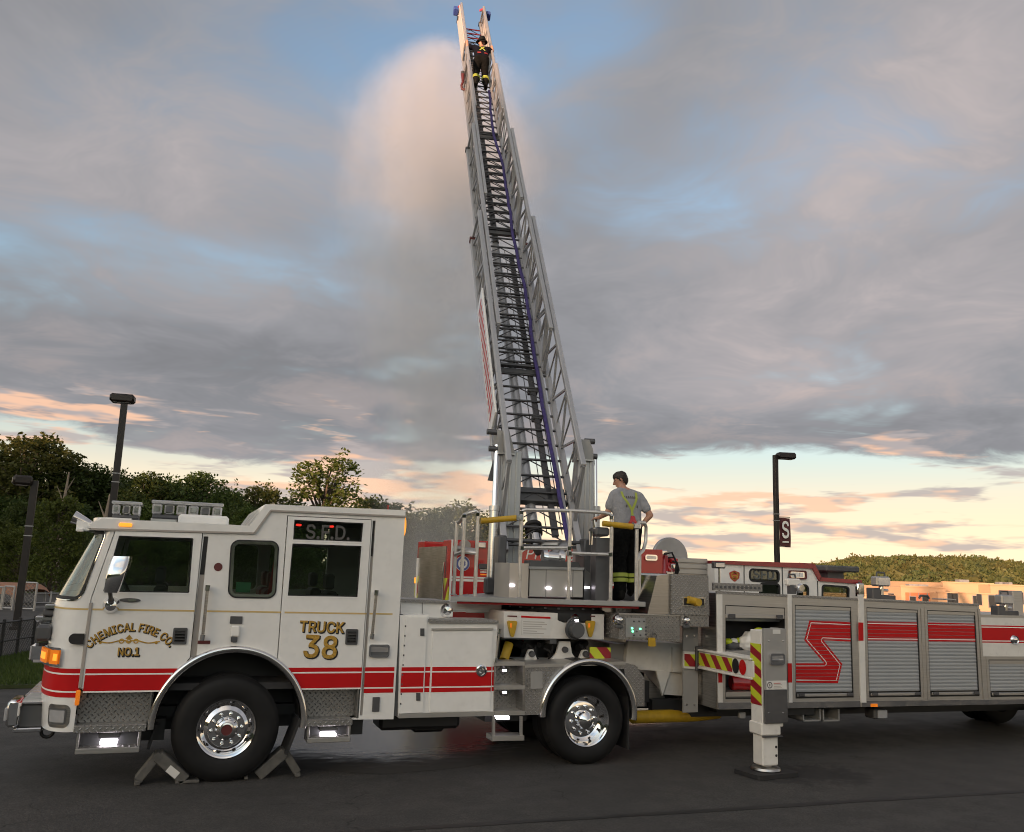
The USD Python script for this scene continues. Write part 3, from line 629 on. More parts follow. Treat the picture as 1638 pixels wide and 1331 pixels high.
part('brow_lamp', MB().box(p0[0]-.01, p0[0]+.06, .24, .33, p0[2]-.06, p0[2]-.02, .01), 'white_line', truck)
q = at_y(621, 808, .9); part('antenna', MB().tube((q[0], .9, 2.95), (q[0], .9, q[2]), .008, 6), 'red_paint', truck)
# ------------------------------------------------------------------ wheels and arches
def wheel(name, cx, cz, R, y0, width, steer, parent=truck, sgn=1, M=None, detail=True):
    """y0: outer side wall; sgn=+1: outer side faces -y"""
    A = np.array([[1, 0, 0], [0, sgn, 0], [0, 0, 1]], float); c = (cx, y0, cz); w_ = width
    pr_ = [(.300, .035), (.315, .012), (.36, -.008), (R*.80, -.012), (R*.90, .0), (R*.955, .025), (R*.985, .05)]
    g_ = [R-.014 if k % 2 else R for k in range(0)]
    for k in range(5):
        h0 = .055+(w_-.11)*k/5; h1 = .055+(w_-.11)*(k+1)/5; pr_ += [(R, h0+.004), (R, h1-.014), (R-.016, h1-.012), (R-.016, h1-.002)]
    pr_ += [(R*.97, w_-.03), (R*.85, w_), (.32, w_-.01), (.30, w_-.04)]
    wh = part(name, MB(M).lathe(pr_, c, 72 if detail else 40, A), 'tyre_rubber', parent, smooth=35)
    if steer: rim = [(.303, .05), (.312, .02), (.306, .006), (.292, .012), (.286, .05), (.276, .075), (.262, .055), (.215, .020), (.196, .010), (.192, .004), (.120, .0), (.118, -.02), (.100, -.05), (.098, -.058)]
    else: rim = [(.303, .05), (.312, .02), (.306, .006), (.292, .012), (.284, .06), (.276, .13), (.268, .150), (.225, .135), (.205, .128), (.115, .125), (.110, .07), (.098, .02), (.06, -.005), (0, -.012)]
    rm = part('rim', MB(M).lathe(rim, c, 64, A), 'chrome', wh, smooth=35)
    if not detail: return wh
    for k in range(10):
        a = 2*PI*k/10+.1; ca, sa = math.cos(a), math.sin(a)
        rr, hh = (.238, .036) if steer else (.246, .142)
        b = MB(M).lathe([(0, -.003), (.019, -.003), (.019, .004)], (cx+ca*rr, y0+sgn*hh, cz+sa*rr), 14, A); part('hand_hole', b, 'black_edge', wh)
        rr, hh = (.160, .004) if steer else (.165, .126); b = MB(M).lathe([(0, -.044), (.012, -.042), (.017, -.03), (.020, -.028), (.020, .0)], (cx+ca*rr, y0+sgn*hh, cz+sa*rr), 8, A); part('wheel_nut', b, 'chrome', wh)
    if steer:
        part('hub_cap', MB(M).lathe([(.098, -.058), (.078, -.066), (.074, -.075), (.058, -.078), (.055, -.070)], c, 32, A), 'polished', wh, smooth=30)
        part('hub_centre', MB(M).lathe([(.056, -.068), (0, -.068)], c, 24, A), 'dark_red', wh)
        part('hub_bolt_ring', MB(M).lathe([(.125, .0), (.123, -.014), (.108, -.014)], c, 24, A), 'polished', wh)
    return wh
wheel('front_wheel', 0., .552, .560, .03, .40, True)
wheel('front_wheel', 0., .552, .560, CW-.03, .40, True, sgn=-1, detail=False)
wheel('rear_wheel', 4.31, .522, .530, .03, .29, False)
wheel('rear_wheel', 4.31, .522, .530, .345, .29, False, detail=False)
wheel('rear_wheel', 4.31, .522, .530, CW-.03, .29, False, sgn=-1, detail=False)
wheel('rear_wheel', 4.31, .522, .530, CW-.345, .29, False, sgn=-1, detail=False)
def archring(o, R, a0, a1, name='wheel_arch_trim'):
    th = np.linspace(math.radians(a0), math.radians(a1), 60); V, F = [], []
    sec = [(-.045, .02), (-.045, -.03), (-.028, -.052), (0, -.06), (.022, -.05), (.03, -.03), (.03, .02)]; n = len(sec)
    for t in th:
        for dr, y in sec: V.append((o[0]+(R+dr)*math.cos(t), y, o[1]+(R+dr)*math.sin(t)))
    for q in range(len(th)-1):
        for i in range(n-1): F += [[q*n+i, q*n+i+1, (q+1)*n+i+1], [q*n+i, (q+1)*n+i+1, (q+1)*n+i]]
    part(name, MB().add(V, F), 'polished', truck, smooth=60)
    lin = []; 
    b = MB()
    for t0, t1 in zip(th[:-1:3], th[3::3]):
        p_, q_ = (o[0]+(R-.02)*math.cos(t0), o[1]+(R-.02)*math.sin(t0)), (o[0]+(R-.02)*math.cos(t1), o[1]+(R-.02)*math.sin(t1))
        b.bar((p_[0], .36, p_[1]), (q_[0], .36, q_[1]), .66, .02, (math.cos(t0), 0, math.sin(t0)))
    b.prism(Point(*o).buffer(R).intersection(sbox(o[0]-R, .45, o[0]+R, 9)), .70, .72)
    part('wheel_well', b, 'chassis_black', truck)
archring(arch_c, arch_r, -4, 182); archring(arch2_c, arch2_r, -8, 182)
# mud flap strips behind the front wheel, leaning on the arch
p_ = S(484, 1150); part('mud_flap', MB().bar((p_[0]-.03, .2, p_[1]), (S(453, 1207)[0]+.03, .2, S(453, 1207)[1]), .45, .03, (1, 0, 1)), 'black_rubber', truck)
p_ = S(1012, 1130); part('mud_flap', MB().box(p_[0]-.04, p_[0]-.02, .05, .6, .16, .85), 'black_rubber', truck)
p_ = S(250, 1165); part('mud_flap', MB().bar((p_[0], .35, p_[1]), (S(236, 1205)[0], .35, S(236, 1205)[1]), .3, .03, (1, 0, 1)), 'black_rubber', truck)
# chassis
b = MB()
for y in (.80, 1.58): b.box(-1.75, 5.6, y-.05, y+.05, .62, .90)
b.box(-1.4, 1.6, .55, 1.9, .60, .72).box(1.75, 2.75, .35, .75, .42, .66, .04).box(2.2, 2.6, .5, 1.0, .36, .6, .03).box(1.30, 1.52, .2, .34, .42, .63).box(1.0, 1.9, .8, 1.6, .5, .7)
b.tube((0, .3, .55), (0, CW-.3, .55), .08).tube((4.31, .5, .52), (4.31, CW-.5, .52), .10).tube((4.31, 1.0, .52), (4.31, 1.45, .52), .24, 16)
b.box(3.05, 3.6, .3, 2.1, .50, 1.0).box(-.85, -.62, .35, .8, .4, .62).box(3.2, 5.4, .72, 1.7, .88, 1.1)
part('chassis', b, 'chassis_black', truck)
# ------------------------------------------------------------------ body behind the cab
def plate(name, pxs, y0, y1, m, parent=truck, hole=None, r_=0, plane=S, M=None, inset=0., label=None):
    pl = Polygon([plane(*p_, y0) if y0 > .2 else plane(*p_) for p_ in pxs])
    if r_: pl = pl.buffer(-r_).buffer(r_, quad_segs=5)
    if inset: pl = pl.buffer(-inset, join_style=2)
    if hole is not None: pl = pl.difference(hole)
    return part(name, MB(M).prism(pl, y0, y1), m, parent, label=label)
comp = plate('compartment_body', [(640, 984), (686, 984), (686, 991), (796, 993), (789.5, 1144), (637, 1148)], 0., .55, 'white_paint')
plate('tall_door', [(648.5, 986), (683, 987), (676, 1139), (639.5, 1141)], -.016, 0, 'white_paint', comp)
md = plate('main_door', [(692, 1009.5), (787.5, 1009), (782.5, 1137), (686.5, 1138.5)], -.016, 0, 'white_paint', comp)
plate('door_rail', [(690, 1005), (788, 1004), (788, 1007.5), (690, 1008.5)], -.03, 0, 'aluminium', comp)
plate('body_rail', [(685, 990), (796, 992.5), (796, 997), (685, 996)], -.035, .3, 'diamond_plate', comp)
plate('kick_rail', [(638, 1141), (789.5, 1138), (789.3, 1144.5), (637, 1148.5)], -.022, 0, 'aluminium', comp)
plate('gap_strip', [(637.5, 982), (646, 983), (638.5, 1146), (629.8, 1146)], .03, .5, 'charcoal', comp)
for pa, pb in (((671.5, 1005), (678, 1017)), ((665, 1108), (671.5, 1120.5))): plate('door_latch', [pa, (pb[0], pa[1]), pb, (pa[0], pb[1])], -.026, -.014, 'dark_steel', comp)
rows(S(641, 1085)[0], S(677, 1085)[0], ROWS2, -.0185, None, comp); rows(S(690, 1085)[0], S(785, 1085)[0], ROWS2, -.0185, None, md)
rows(S(679.5, 1085)[0], S(687.5, 1085)[0], ROWS2, -.0025, None, comp); rows(S(787, 1085)[0], S(791.5, 1085)[0], ROWS2, -.0025, None, comp)
c = S(769, 1072.5); part('door_handle', MB().lathe([(0, -.035), (.02, -.036), (.03, -.022), (.045, -.022), (.055, -.034), (.068, -.03), (.074, -.016)], (c[0], -.0, c[1]), 32), 'chrome', md, smooth=35)
part('handle_ring', MB().box(c[0]-.035, c[0]+.035, -.045, -.03, c[1]-.008, c[1]+.008, .004), 'dark_steel', md)
grab((797, 1007), (791, 1058), comp, -.05, .013)
for k in range(9): plate('hinge_pin', [(647-k*.95, 1000+k*15.5), (649-k*.95, 1000+k*15.5), (649-k*.95, 1003+k*15.5), (647-k*.95, 1003+k*15.5)], -.02, -.014, 'dark_steel', comp)
up = plate('upper_box', [(641, 962), (719, 966), (719, 991), (641, 990)], .34, 1.0, 'white_paint')
plate('upper_rail', [(640, 958), (720, 961.5), (720, 965.5), (640, 963)], .30, 1.0, 'diamond_plate', up)
plate('panel_joint', [(675, 964), (676, 964), (676, 990), (675, 990)], .337, .34, 'dark_steel', up)
q = at_y(714, 977, .34); part('work_light', MB().lathe([(0, -.06), (.05, -.055), (.08, -.02), (.085, 0)], (q[0], .34, q[2]), 24), 'chrome', up, smooth=40); part('work_light_face', MB().box(q[0]-.05, q[0]+.07, .29, .30, q[2]-.07, q[2]-.01, .004), 'white_line', up)
# step tower in front of the rear wheel
st = plate('step_tower', [(790.5, 1059), (838, 1059), (838, 1143), (789, 1143)], .22, .25, 'diamond_plate')
for py in (1058, 1096, 1137): plate('tower_tread', [(790, py), (838.5, py), (838.5, py+6.5), (790, py+7)], -.02, .22, 'aluminium', st)
plate('tower_side', [(835.5, 1058), (839, 1058), (839, 1143), (835.5, 1143)], -.015, .22, 'brushed_steel', st); plate('tower_side', [(789.8, 1058), (791.5, 1058), (790.5, 1143), (789, 1143)], -.010, .22, 'brushed_steel', st)
for py in (1072, 1107): q = at_y(806.5, py, .2); part('step_light', MB().lathe([(0, -.03), (.03, -.03), (.05, -.012), (.055, .0)], (q[0], .215, q[2]), 20), 'chrome', st, smooth=40); part('light_face', MB().box(q[0]-.026, q[0]+.026, .176, .182, q[2]-.012, q[2]+.012, .002), 'white_led', st)
fst = plate('fold_step', [(786.5, 1177), (837.5, 1176), (837.5, 1184), (786, 1185)], -.02, .2, 'aluminium')
for xa in (788, 832): plate('step_hanger', [(xa, 1146), (xa+4, 1146), (xa+4, 1177), (xa, 1177)], 0., .03, 'aluminium', fst)
plate('step_light', [(793.5, 1145), (815, 1145), (815, 1151), (793.5, 1151)], -.01, .06, 'white_led', fst, r_=.018)
fp = Polygon([S(839, 1067), S(905, 1067), S(880, 1143), S(839, 1144)]).difference(Point(*arch2_c).buffer(arch2_r, quad_segs=24))
fp = fp.union(Polygon([S(998, 1063), S(1016, 1064), S(1031, 1085), S(1031, 1130), S(1005, 1130)]).difference(Point(*arch2_c).buffer(arch2_r, quad_segs=24)))
fp = fp.union(Polygon([S(839, 1064), S(1000, 1060), S(1016, 1064), S(1016, 1070), S(839, 1072)]).difference(Point(*arch2_c).buffer(arch2_r, quad_segs=24)))
for q_ in getattr(fp, 'geoms', [fp]): part('fender_plate', MB().prism(q_, 0., .012), 'diamond_plate', truck)
plate('fender_top', [(839, 1063), (1000, 1058), (1000, 1063), (839, 1068)], -.01, .5, 'aluminium')
plate('vent_box', [(848, 1075), (867, 1074), (867, 1101), (848, 1102)], -.02, 0, 'grey_panel')
# ------------------------------------------------------------------ the ladder truck: trailer body with roller shutters
def tplate(name, pxs, v0, v1, m, parent=truck, hole=None, r_=0, label=None):
    pl = Polygon([T(*p_, v0) for p_ in pxs])
    if r_: pl = pl.buffer(-r_).buffer(r_, quad_segs=5)
    if hole is not None: pl = pl.difference(hole)
    return part(name, MB(TM).prism(pl, v0, v1), m, parent, label=label)
def TP(pxs, v=0.): return Polygon([T(*p_, v) for p_ in pxs])
o1 = TP([(1157, 964), (1258, 969), (1258, 1121), (1157, 1122)])
o2 = TP([(1268.5, 964), (1363.5, 968), (1368, 1119), (1269.5, 1121)])
o3 = TP([(1383, 968), (1470, 972.5), (1476, 1118), (1387.5, 1119)])
o4 = TP([(1480, 972.5), (1561.5, 976), (1569, 1116.5), (1485.5, 1118)])
u_end = 8.6; zc5 = T(1580, 1052)[1]
o5 = sbox(T(1580, 1080)[0], T(1600, 1118)[1], u_end-.1, zc5)
face = Polygon([T(1146.2, 945.5), T(1565.5, 966), T(1567, 983), (u_end, T(1638, 987)[1]), (u_end, T(1576, 1127)[1]), T(1149.5, 1135)])
tb = part('trailer_body', MB(TM).prism(face.difference(shapely.union_all([o1, o2, o3, o4, o5])), 0., .03), 'aluminium', truck)
u0 = T(1147, 1000)[0]; ztop, zbot = T(1147, 945)[1], T(1149, 1135)[1]; u4 = T(1565, 970)[0]; zlow = T(1600, 985)[1]; zup4 = T(1565, 966.5)[1]
part('trailer_front', MB(TM).box(u0, u0+.03, .03, 2.40, zbot, ztop-.03), 'brushed_steel', tb)
part('trailer_shell', MB(TM).box(u0+.03, u4, .55, 2.40, zbot+.01, ztop-.20, .0).box(u4, u_end, .55, 2.40, zbot+.01, zlow-.09), 'brushed_steel', tb)
part('trailer_top', MB(TM).prism(Polygon([(u0+.03, ztop-.09), (u0+.03, ztop-.03), (u4, zup4-.03), (u4, zup4-.09)]), .03, 2.40).prism(Polygon([(u4+.002, zlow-.07), (u4+.002, zlow-.02), (u_end, T(1638, 987)[1]-.02), (u_end, T(1638, 987)[1]-.07)]), .03, 2.40), 'diamond_plate', tb)
part('trailer_base', MB(TM).box(u0+.03, u_end, .03, .55, zbot-.005, zbot+.05), 'charcoal', tb)
tplate('top_edge', [(1146, 945), (1373, 957.5), (1373, 961), (1146, 949.5)], -.014, 0, 'diamond_plate', tb); tplate('top_edge', [(1374, 958), (1566, 966.5), (1566, 969.5), (1374, 961.5)], -.014, 0, 'diamond_plate', tb)
tplate('kick_plate', [(1149, 1124), (1376, 1121.5), (1377, 1131), (1149.3, 1134.5)], -.010, 0, 'polished', tb); tplate('kick_plate', [(1379, 1121.5), (1638, 1118.5), (1638, 1126), (1379, 1131)], -.010, 0, 'polished', tb)
for xs in ((1146.5, 1155.5, 1149.5, 1156.5), (1260, 1266.5, 1262.5, 1268), (1372.8, 1381.5, 1377.5, 1386)):
    tplate('corner_post', [(xs[0], 951), (xs[1], 951), (xs[3], 1124), (xs[2], 1124)], -.020, .0, 'white_enamel', tb)
for xs in ((1473, 1477.5, 1478.5, 1483), (1564.5, 1568, 1573.5, 1577)): tplate('door_post', [(xs[0], 974), (xs[1], 974), (xs[3], 1118), (xs[2], 1118)], -.014, 0, 'aluminium', tb)
def zrowT(px): return T(*px)[1]
zA, zB = T(1384, 994)[1], T(1384, 1025)[1]            # red band on the shutters
zAa, zBb = T(1569, 1000)[1], T(1569, 1028)[1]
S_LOGO = TP([(1295.6, 992), (1372, 996), (1372, 1027), (1318, 1024.5), (1348, 1062), (1341, 1093), (1262, 1092), (1262, 1061), (1319, 1061), (1287, 1024)])
def shutter(op, graphic, open_=False):
    x0, z0, x1, z1 = op.bounds; fr = part('shutter_frame', MB(TM).prism(op.buffer(.018, join_style=2).difference(op.buffer(-.028, join_style=2)), -.006, .02), 'aluminium', truck)
    part('frame_groove', MB(TM).prism(op.buffer(-.028, join_style=2).difference(op.buffer(-.040, join_style=2)), .0, .03), 'chassis_black', fr)
    inner = op.buffer(-.040, join_style=2); x0, z0, x1, z1 = inner.bounds
    part('shutter_housing', MB(TM).prism(inner.intersection(sbox(x0, z1-(.13 if open_ else .05), x1, z1)), -.004, .05), 'aluminium', fr)
    if open_: return fr, inner
    n = int((z1-z0-.12)/.049); zs = np.linspace(z0+.07, z1-.05, n+1); lines, reds = [], []
    for k in range(n):
        a, c = zs[k], zs[k+1]; strip = inner.intersection(sbox(x0, a, x1, c))
        if strip.area < 1e-5: continue
        sx0, _, sx1, _ = strip.bounds; h = c-a
        v = []
        for xx in (sx0, sx1): v += [(xx, .015, a), (xx, .0108, a+h*.08), (xx, .009, a+h*.5), (xx, .0108, a+h*.92), (xx, .015, c)]
        f = [[i, i+5, i+6, i+1] for i in range(4)]
        part('slat', MB(TM).add(v, f), 'aluminium_slat', fr, smooth=False)
        if graphic is not None:
            for gg, m_, lift in graphic:
                red = gg.intersection(sbox(sx0, a+h*.06, sx1, a+h*.94))
                for q in getattr(red, 'geoms', [red]):
                    if q.area > 1e-5: (reds if m_ == 'red_stripe' else lines).append((q, lift, a+h*.5))
    for lst, m_ in ((reds, 'red_stripe'), (lines, 'white_line')):
        if lst:
            b = MB(TM)
            for q, lift, zm in lst: b.prism(q, .0085-lift, .0125)
            part('stripe_print', b, m_, fr, kind='stuff')
    part('shutter_bar', MB(TM).box(x0+.01, x1-.01, -.022, .02, z0+.012, z0+.052, .006), 'aluminium', fr)
    for xx in (x0+.07, x1-.07): part('bar_latch', MB(TM).box(xx-.045, xx+.045, -.045, -.02, z0+.018, z0+.060, .010), 'dark_steel', fr)
    return fr
look('aluminium_slat', (.40, .42, .44), .45, metal=.65, vary=.03, vscale=1.5)
inner_line = lambda g_, d0, d1: g_.buffer(-d0).difference(g_.buffer(-d1))
_unused = TP([(1299, 996), (1303, 996), (1340, 1090), (1336, 1090)])
shutter(o2, [(S_LOGO.difference(inner_line(S_LOGO, .030, .040)), 'red_stripe', 0.), (inner_line(S_LOGO, .030, .040), 'white_line', 0.)])
band_ = sbox(0, zB, 20, zA); bl = sbox(0, zB+.022, 20, zB+.034).union(sbox(0, zA-.034, 20, zA-.022))
for o_ in (o3, o4): shutter(o_, [(band_.difference(bl), 'red_stripe', 0.), (bl, 'white_line', 0.)])
shutter(o5, None)
# painted band on the rear panel
for n_, a, c, m_ in (('red_stripe', zBb, zAa, 'red_stripe'), ('white_line', zBb+.020, zBb+.034, 'white_line'), ('white_line', zAa-.034, zAa-.020, 'white_line')):
    part(n_, MB(TM).box(T(1568.5, 1010)[0], u_end, -.006 if m_ == 'white_line' else -.003, 0, a, c), m_, tb)
part('rear_panel', MB(TM).box(T(1568.5, 1010)[0], u_end, -.002, 0., zc5+.02, zlow-.03), 'white_enamel', tb)
for xs, zz in ((1376.5, None), (1263.5, 'low'), (1152, 'low')):
    if zz is None: tplate('red_stripe', [(xs-3.5, 995.5), (xs+4.5, 996), (xs+5, 1025), (xs-3, 1025)], -.023, -.019, 'red_stripe', tb)
    else: tplate('red_stripe', [(xs-3.2, 1061), (xs+3.2, 1061), (xs+3.6, 1092), (xs-2.8, 1092)], -.023, -.019, 'red_stripe', tb)
c = T(1622, 1023.5); part('door_handle', MB(TM).lathe([(0, -.03), (.03, -.03), (.05, -.022), (.062, -.03), (.075, -.004)], (c[0], -.004, c[1]), 28), 'chrome', tb, smooth=35)
q0, q1 = T(1373, 1126), T(1404, 1131); tplate('side_marker', [(1394, 1126), (1404, 1126), (1404, 1131), (1394, 1131)], -.02, -.01, 'amber', tb)
# open compartment with its gear
fr, inn = shutter(o1, None, True); x0, z0, x1, z1 = inn.bounds
part('compartment_lining', MB(TM).box(x0-.03, x1+.03, .50, .54, z0-.05, z1+.05).box(x0-.035, x0-.02, .03, .5, z0, z1).box(x1+.02, x1+.035, .03, .5, z0, z1).box(x0, x1, .03, .5, z1-.02, z1), 'interior', fr)
part('rolled_shutter', MB(TM).tube((x0, .14, z1-.11), (x1, .14, z1-.11), .10, 18), 'aluminium_slat', fr, smooth=40)
part('shutter_bar', MB(TM).box(x0, x1, -.012, .02, z1-.16, z1-.11, .006), 'aluminium', fr)
for xx in (x0+.09, x1-.09): part('bar_latch', MB(TM).box(xx-.05, xx+.05, -.035, -.01, z1-.165, z1-.105, .01), 'dark_steel', fr)
zs1, zs2 = T(1200, 1042)[1], T(1200, 1107)[1]
part('compartment_shelf', MB(TM).box(x0, x1, .02, .5, zs1-.09, zs1), 'grey_panel', fr); part('compartment_shelf', MB(TM).box(x0, x1, .02, .5, zs2-.06, zs2), 'aluminium', fr)
rng = random.Random(5)
for i, (px, py, m_, rr) in enumerate(((1165, 1027, 'lime', .07), (1174, 1026, 'white_line', .06), (1182, 1025, 'lime', .06), (1170, 1037, 'charcoal', .10), (1188, 1036, 'dark_steel', .12))):
    q = T(px, py, .25); mb = trimesh.creation.icosphere(2, rr); mb.vertices = mb.vertices*np.array([1., .8, .7])*(1+.25*(meshkit.noise(mb.vertices*14+i*7)-.5))[:, None]+np.array([q[0], .25, max(zs1+rr*.5, q[1])])
    part('stowed_gear', MB(TM).add(mb.vertices, mb.faces), m_, fr, smooth=True)
q = T(1200, 1026, .2)
bag = trimesh.creation.icosphere(3, 1.); bag.vertices = bag.vertices*np.array([.17, .12, .13])*(1+.3*(meshkit.noise(bag.vertices*3)-.5))[:, None]
bag.vertices = bag.vertices@trimesh.transformations.rotation_matrix(-.4, (0, 1, 0))[:3, :3].T+np.array([q[0], .2, zs1+.12]); part('tool_bag', MB(TM).tm(bag), 'white_line', fr, smooth=True)
part('hose_loop', MB(TM).path([(q[0]+.1+.1*math.cos(a), .14, zs1+.20+.09*math.sin(a)) for a in np.linspace(-.6, 3.6, 16)], .022), 'lime', fr, smooth=50)
qa, qb = T(1168, 1090, .2), T(1208, 1092, .2)
ext = part('extinguisher', MB(TM).tube((qa[0], .18, zs2+.10), (qb[0]-.05, .12, zs2+.10), .095, 22), 'red_paint', fr, smooth=40, label='red extinguisher lying on the lower shelf')
part('extinguisher_base', MB(TM).tube((qb[0]-.05, .12, zs2+.10), (qb[0]-.02, .115, zs2+.10), .098, 22).tube((qb[0]-.02, .115, zs2+.10), (qb[0]-.015, .115, zs2+.10), .07, 22), 'polished', fr, smooth=40)
part('floor_tray', MB(TM).box(x0, x1, .03, .4, z0, z0+.05), 'charcoal', fr)
# things slung under and standing on the trailer
for k, (xa, xb_) in enumerate(((1282, 1311), (1314, 1341))):
    a, c = T(xa, 1138, .15), T(xb_, 1153, .15)
    bx = part('wheel_chock_holder', MB(TM).box(a[0], c[0], .12, .60, c[1], c[1]+.02).box(a[0], a[0]+.02, .12, .6, c[1], a[1]+.03).box(c[0]-.02, c[0], .12, .6, c[1], a[1]+.03).box(a[0], c[0], .56, .6, c[1], a[1]), 'grey_panel', truck)
a, c = T(1397, 1134, .1), T(1418, 1150, .1); lt = part('under_light', MB(TM).box(a[0], c[0], .08, .3, c[1], a[1], .02), 'dark_steel', truck)
part('under_light_lens', MB(TM).box(a[0]+.05, c[0]-.01, .065, .08, c[1]+.015, a[1]-.015, .005), 'clear_lens', lt)
a, c = T(1182, 1139, .2), T(1192, 1149, .2); part('under_light', MB(TM).box(a[0], c[0], .18, .24, c[1], a[1], .01), 'clear_lens', truck)
b = MB(TM)
for v in (.75, 1.55): b.box(-.6, 9.2, v-.06, v+.06, .42, .66)
b.box(.3, 5.9, .5, 1.9, .50, .63).box(1.0, 1.6, .1, .5, .52, .63)
part('trailer_chassis', b, 'chassis_black', truck)
def tw(u, v, sg, det):
    q = TORG+_tu*u+_tv*v; wheel('trailer_wheel', q[0], .525, .525, q[1], .29, False, sgn=sg, detail=det)
uw = 6.78
for v, sg in ((2.40, -1), (2.08, -1), (.04, 1), (.36, 1)): tw(uw, v, sg, False)
part('trailer_axle', MB(TM).tube((uw, .3, .52), (uw, 2.1, .52), .09), 'chassis_black', truck)
def tripod_light(px, py, pyb, v):
    """a square work light in a cradle on a short pole"""
    q = T(px, py, v); z0 = T(px, pyb, v)[1]-.03
    p_ = part('work_light', MB(TM).box(q[0]-.13, q[0]+.13, v-.07, v+.09, q[1]-.075, q[1]+.075, .025), 'aluminium', truck)
    part('light_lens', MB(TM).box(q[0]-.11, q[0]+.11, v-.076, v-.070, q[1]-.055, q[1]+.055, .004), 'clear_lens', p_)
    part('light_handle', MB(TM).path([(q[0]-.08, v, q[1]+.07), (q[0]-.07, v, q[1]+.13), (q[0]+.07, v, q[1]+.13), (q[0]+.08, v, q[1]+.07)], .014), 'charcoal', p_)
    part('light_cradle', MB(TM).box(q[0]-.03, q[0]+.03, v-.03, v+.03, q[1]-.24, q[1]-.07, .01).tube((q[0]-.12, v, q[1]-.13), (q[0]+.12, v, q[1]-.13), .022), 'polished', p_, smooth=40)
    part('light_mount', MB(TM).box(q[0]-.20, q[0]-.05, v-.05, v+.10, z0, q[1]-.10, .01).box(q[0]-.05, q[0]+.24, v-.04, v+.06, z0, z0+.08, .01), 'dark_steel', p_)
tripod_light(1409, 930, 957, .5); tripod_light(1607, 959, 982, .4)
q = T(1412, 945, .6)
# mast lights further back and a small light tower near the front corner
q = T(1149, 904, .3); lt = part('scene_lamp', MB(TM).box(q[0]-.08, q[0]+.10, .27, .36, q[1]-.045, q[1]+.045, .012), 'dark_steel', truck)
part('lamp_face', MB(TM).box(q[0]-.06, q[0]+.08, .262, .27, q[1]-.028, q[1]+.028, .004), 'clear_lens', lt); part('lamp_stem', MB(TM).tube((q[0]+.02, .31, q[1]-.04), (q[0]+.02, .31, ztop-.03), .016), 'polished', lt)
q = T(1266, 935, .9); lt = part('work_light', MB(TM).box(q[0]-.10, q[0]+.14, .85, .95, q[1]-.02, q[1]+.09, .02), 'white_enamel', truck); part('light_lens', MB(TM).lathe([(0, -.06), (.05, -.06), (.07, -.02), (.07, .02)], (q[0]+.1, .84, q[1]-.05), 20), 'chrome', lt, smooth=40)
part('light_handle', MB(TM).path([(q[0]-.06, .9, q[1]+.08), (q[0]-.04, .9, q[1]+.15), (q[0]+.06, .9, q[1]+.15), (q[0]+.08, .9, q[1]+.08)], .014), 'charcoal', lt); part('lamp_stem', MB(TM).box(q[0]-.05, q[0]+.05, .86, .94, ztop-.03, q[1]), 'dark_steel', lt)
q0, q1 = T(1140, 932, .12), T(1218, 943, .12)
gr = part('bolt_rack', MB(TM).box(q0[0], q1[0], .10, .14, q1[1]-.03, q0[1]), 'diamond_plate', truck)
for k in range(11): xx = q0[0]+.05+k*(q1[0]-q0[0]-.1)/10; part('rack_slot', MB(TM).box(xx-.018, xx+.018, .094, .10, q1[1], q0[1]-.035, .004), 'charcoal', gr)
for px, ph in ((1517, 958), (1623, 945)):
    q = T(px, ph, 1.2); part('mast_box', MB(TM).box(q[0]-.10, q[0]+.12, 1.15, 1.45, (ztop if px < 1560 else zlow)-.06, q[1], .01), 'aluminium', truck)
for px, py in ((1478, 953), ): q = T(px, py, 1.0); part('grab_rail', MB(TM).path([(q[0]-.10, 1.0, ztop-.04), (q[0]-.07, 1.0, q[1]), (q[0]+.07, 1.0, q[1]), (q[0]+.1, 1.0, ztop-.04)], .018), 'charcoal', truck, smooth=50)
# ------------------------------------------------------------------ gooseneck, control boxes and the outrigger
nb = plate('mast_base', [(806, 978), (966, 983), (966, 1023), (806, 1020)], .42, 2.0, 'white_enamel')
plate('mast_side', [(966, 983), (1001, 984), (1001, 1027), (966, 1024)], .60, 1.9, 'brushed_steel', nb)
plate('warning_label', [(834, 986), (880.5, 988), (880.5, 1018), (834, 1016)], .412, .42, 'paper', nb)
plate('label_header', [(834, 985), (880.5, 987), (880.5, 990), (834, 988)], .409, .42, 'red_stripe', nb)
for k in range(6): plate('label_text_line', [(837, 994+k*3.6), (837+[34, 38, 30, 37, 22, 33][k], 995+k*3.6), (837+[34, 38, 30, 37, 22, 33][k], 996+k*3.6), (837, 995+k*3.6)], .410, .412, 'grey_decal', nb)
for xa in (812, 937):
    plate('yellow_bracket', [(xa, 993), (xa+16, 993.5), (xa+13, 1008), (xa+10, 1019), (xa+6, 1019), (xa+3, 1008)], .38, .42, 'yellow', nb, r_=.02)
    plate('bracket_slot', [(xa+4, 997), (xa+7, 997), (xa+7, 1004), (xa+4, 1004)], .376, .38, 'amber', nb); plate('red_strip', [(xa, 984.5), (xa+15, 985), (xa+15, 987), (xa, 986.5)], .414, .42, 'dark_red', nb)
q = at_y(916, 1007, .40)
part('inlet_cap', MB().lathe([(0, -.20), (.09, -.20), (.10, -.18), (.10, -.10), (.125, -.09), (.125, -.05), (.09, -.04), (.09, .02)], (q[0], .42, q[2]), 28), 'charcoal', nb, smooth=35)
part('inlet_ring', MB().path([(q[0]-.03+.11*math.cos(a), .30, q[2]+.02+.13*math.sin(a)) for a in np.linspace(1.2, 5.2, 20)], .013), 'dark_steel', nb, smooth=50)
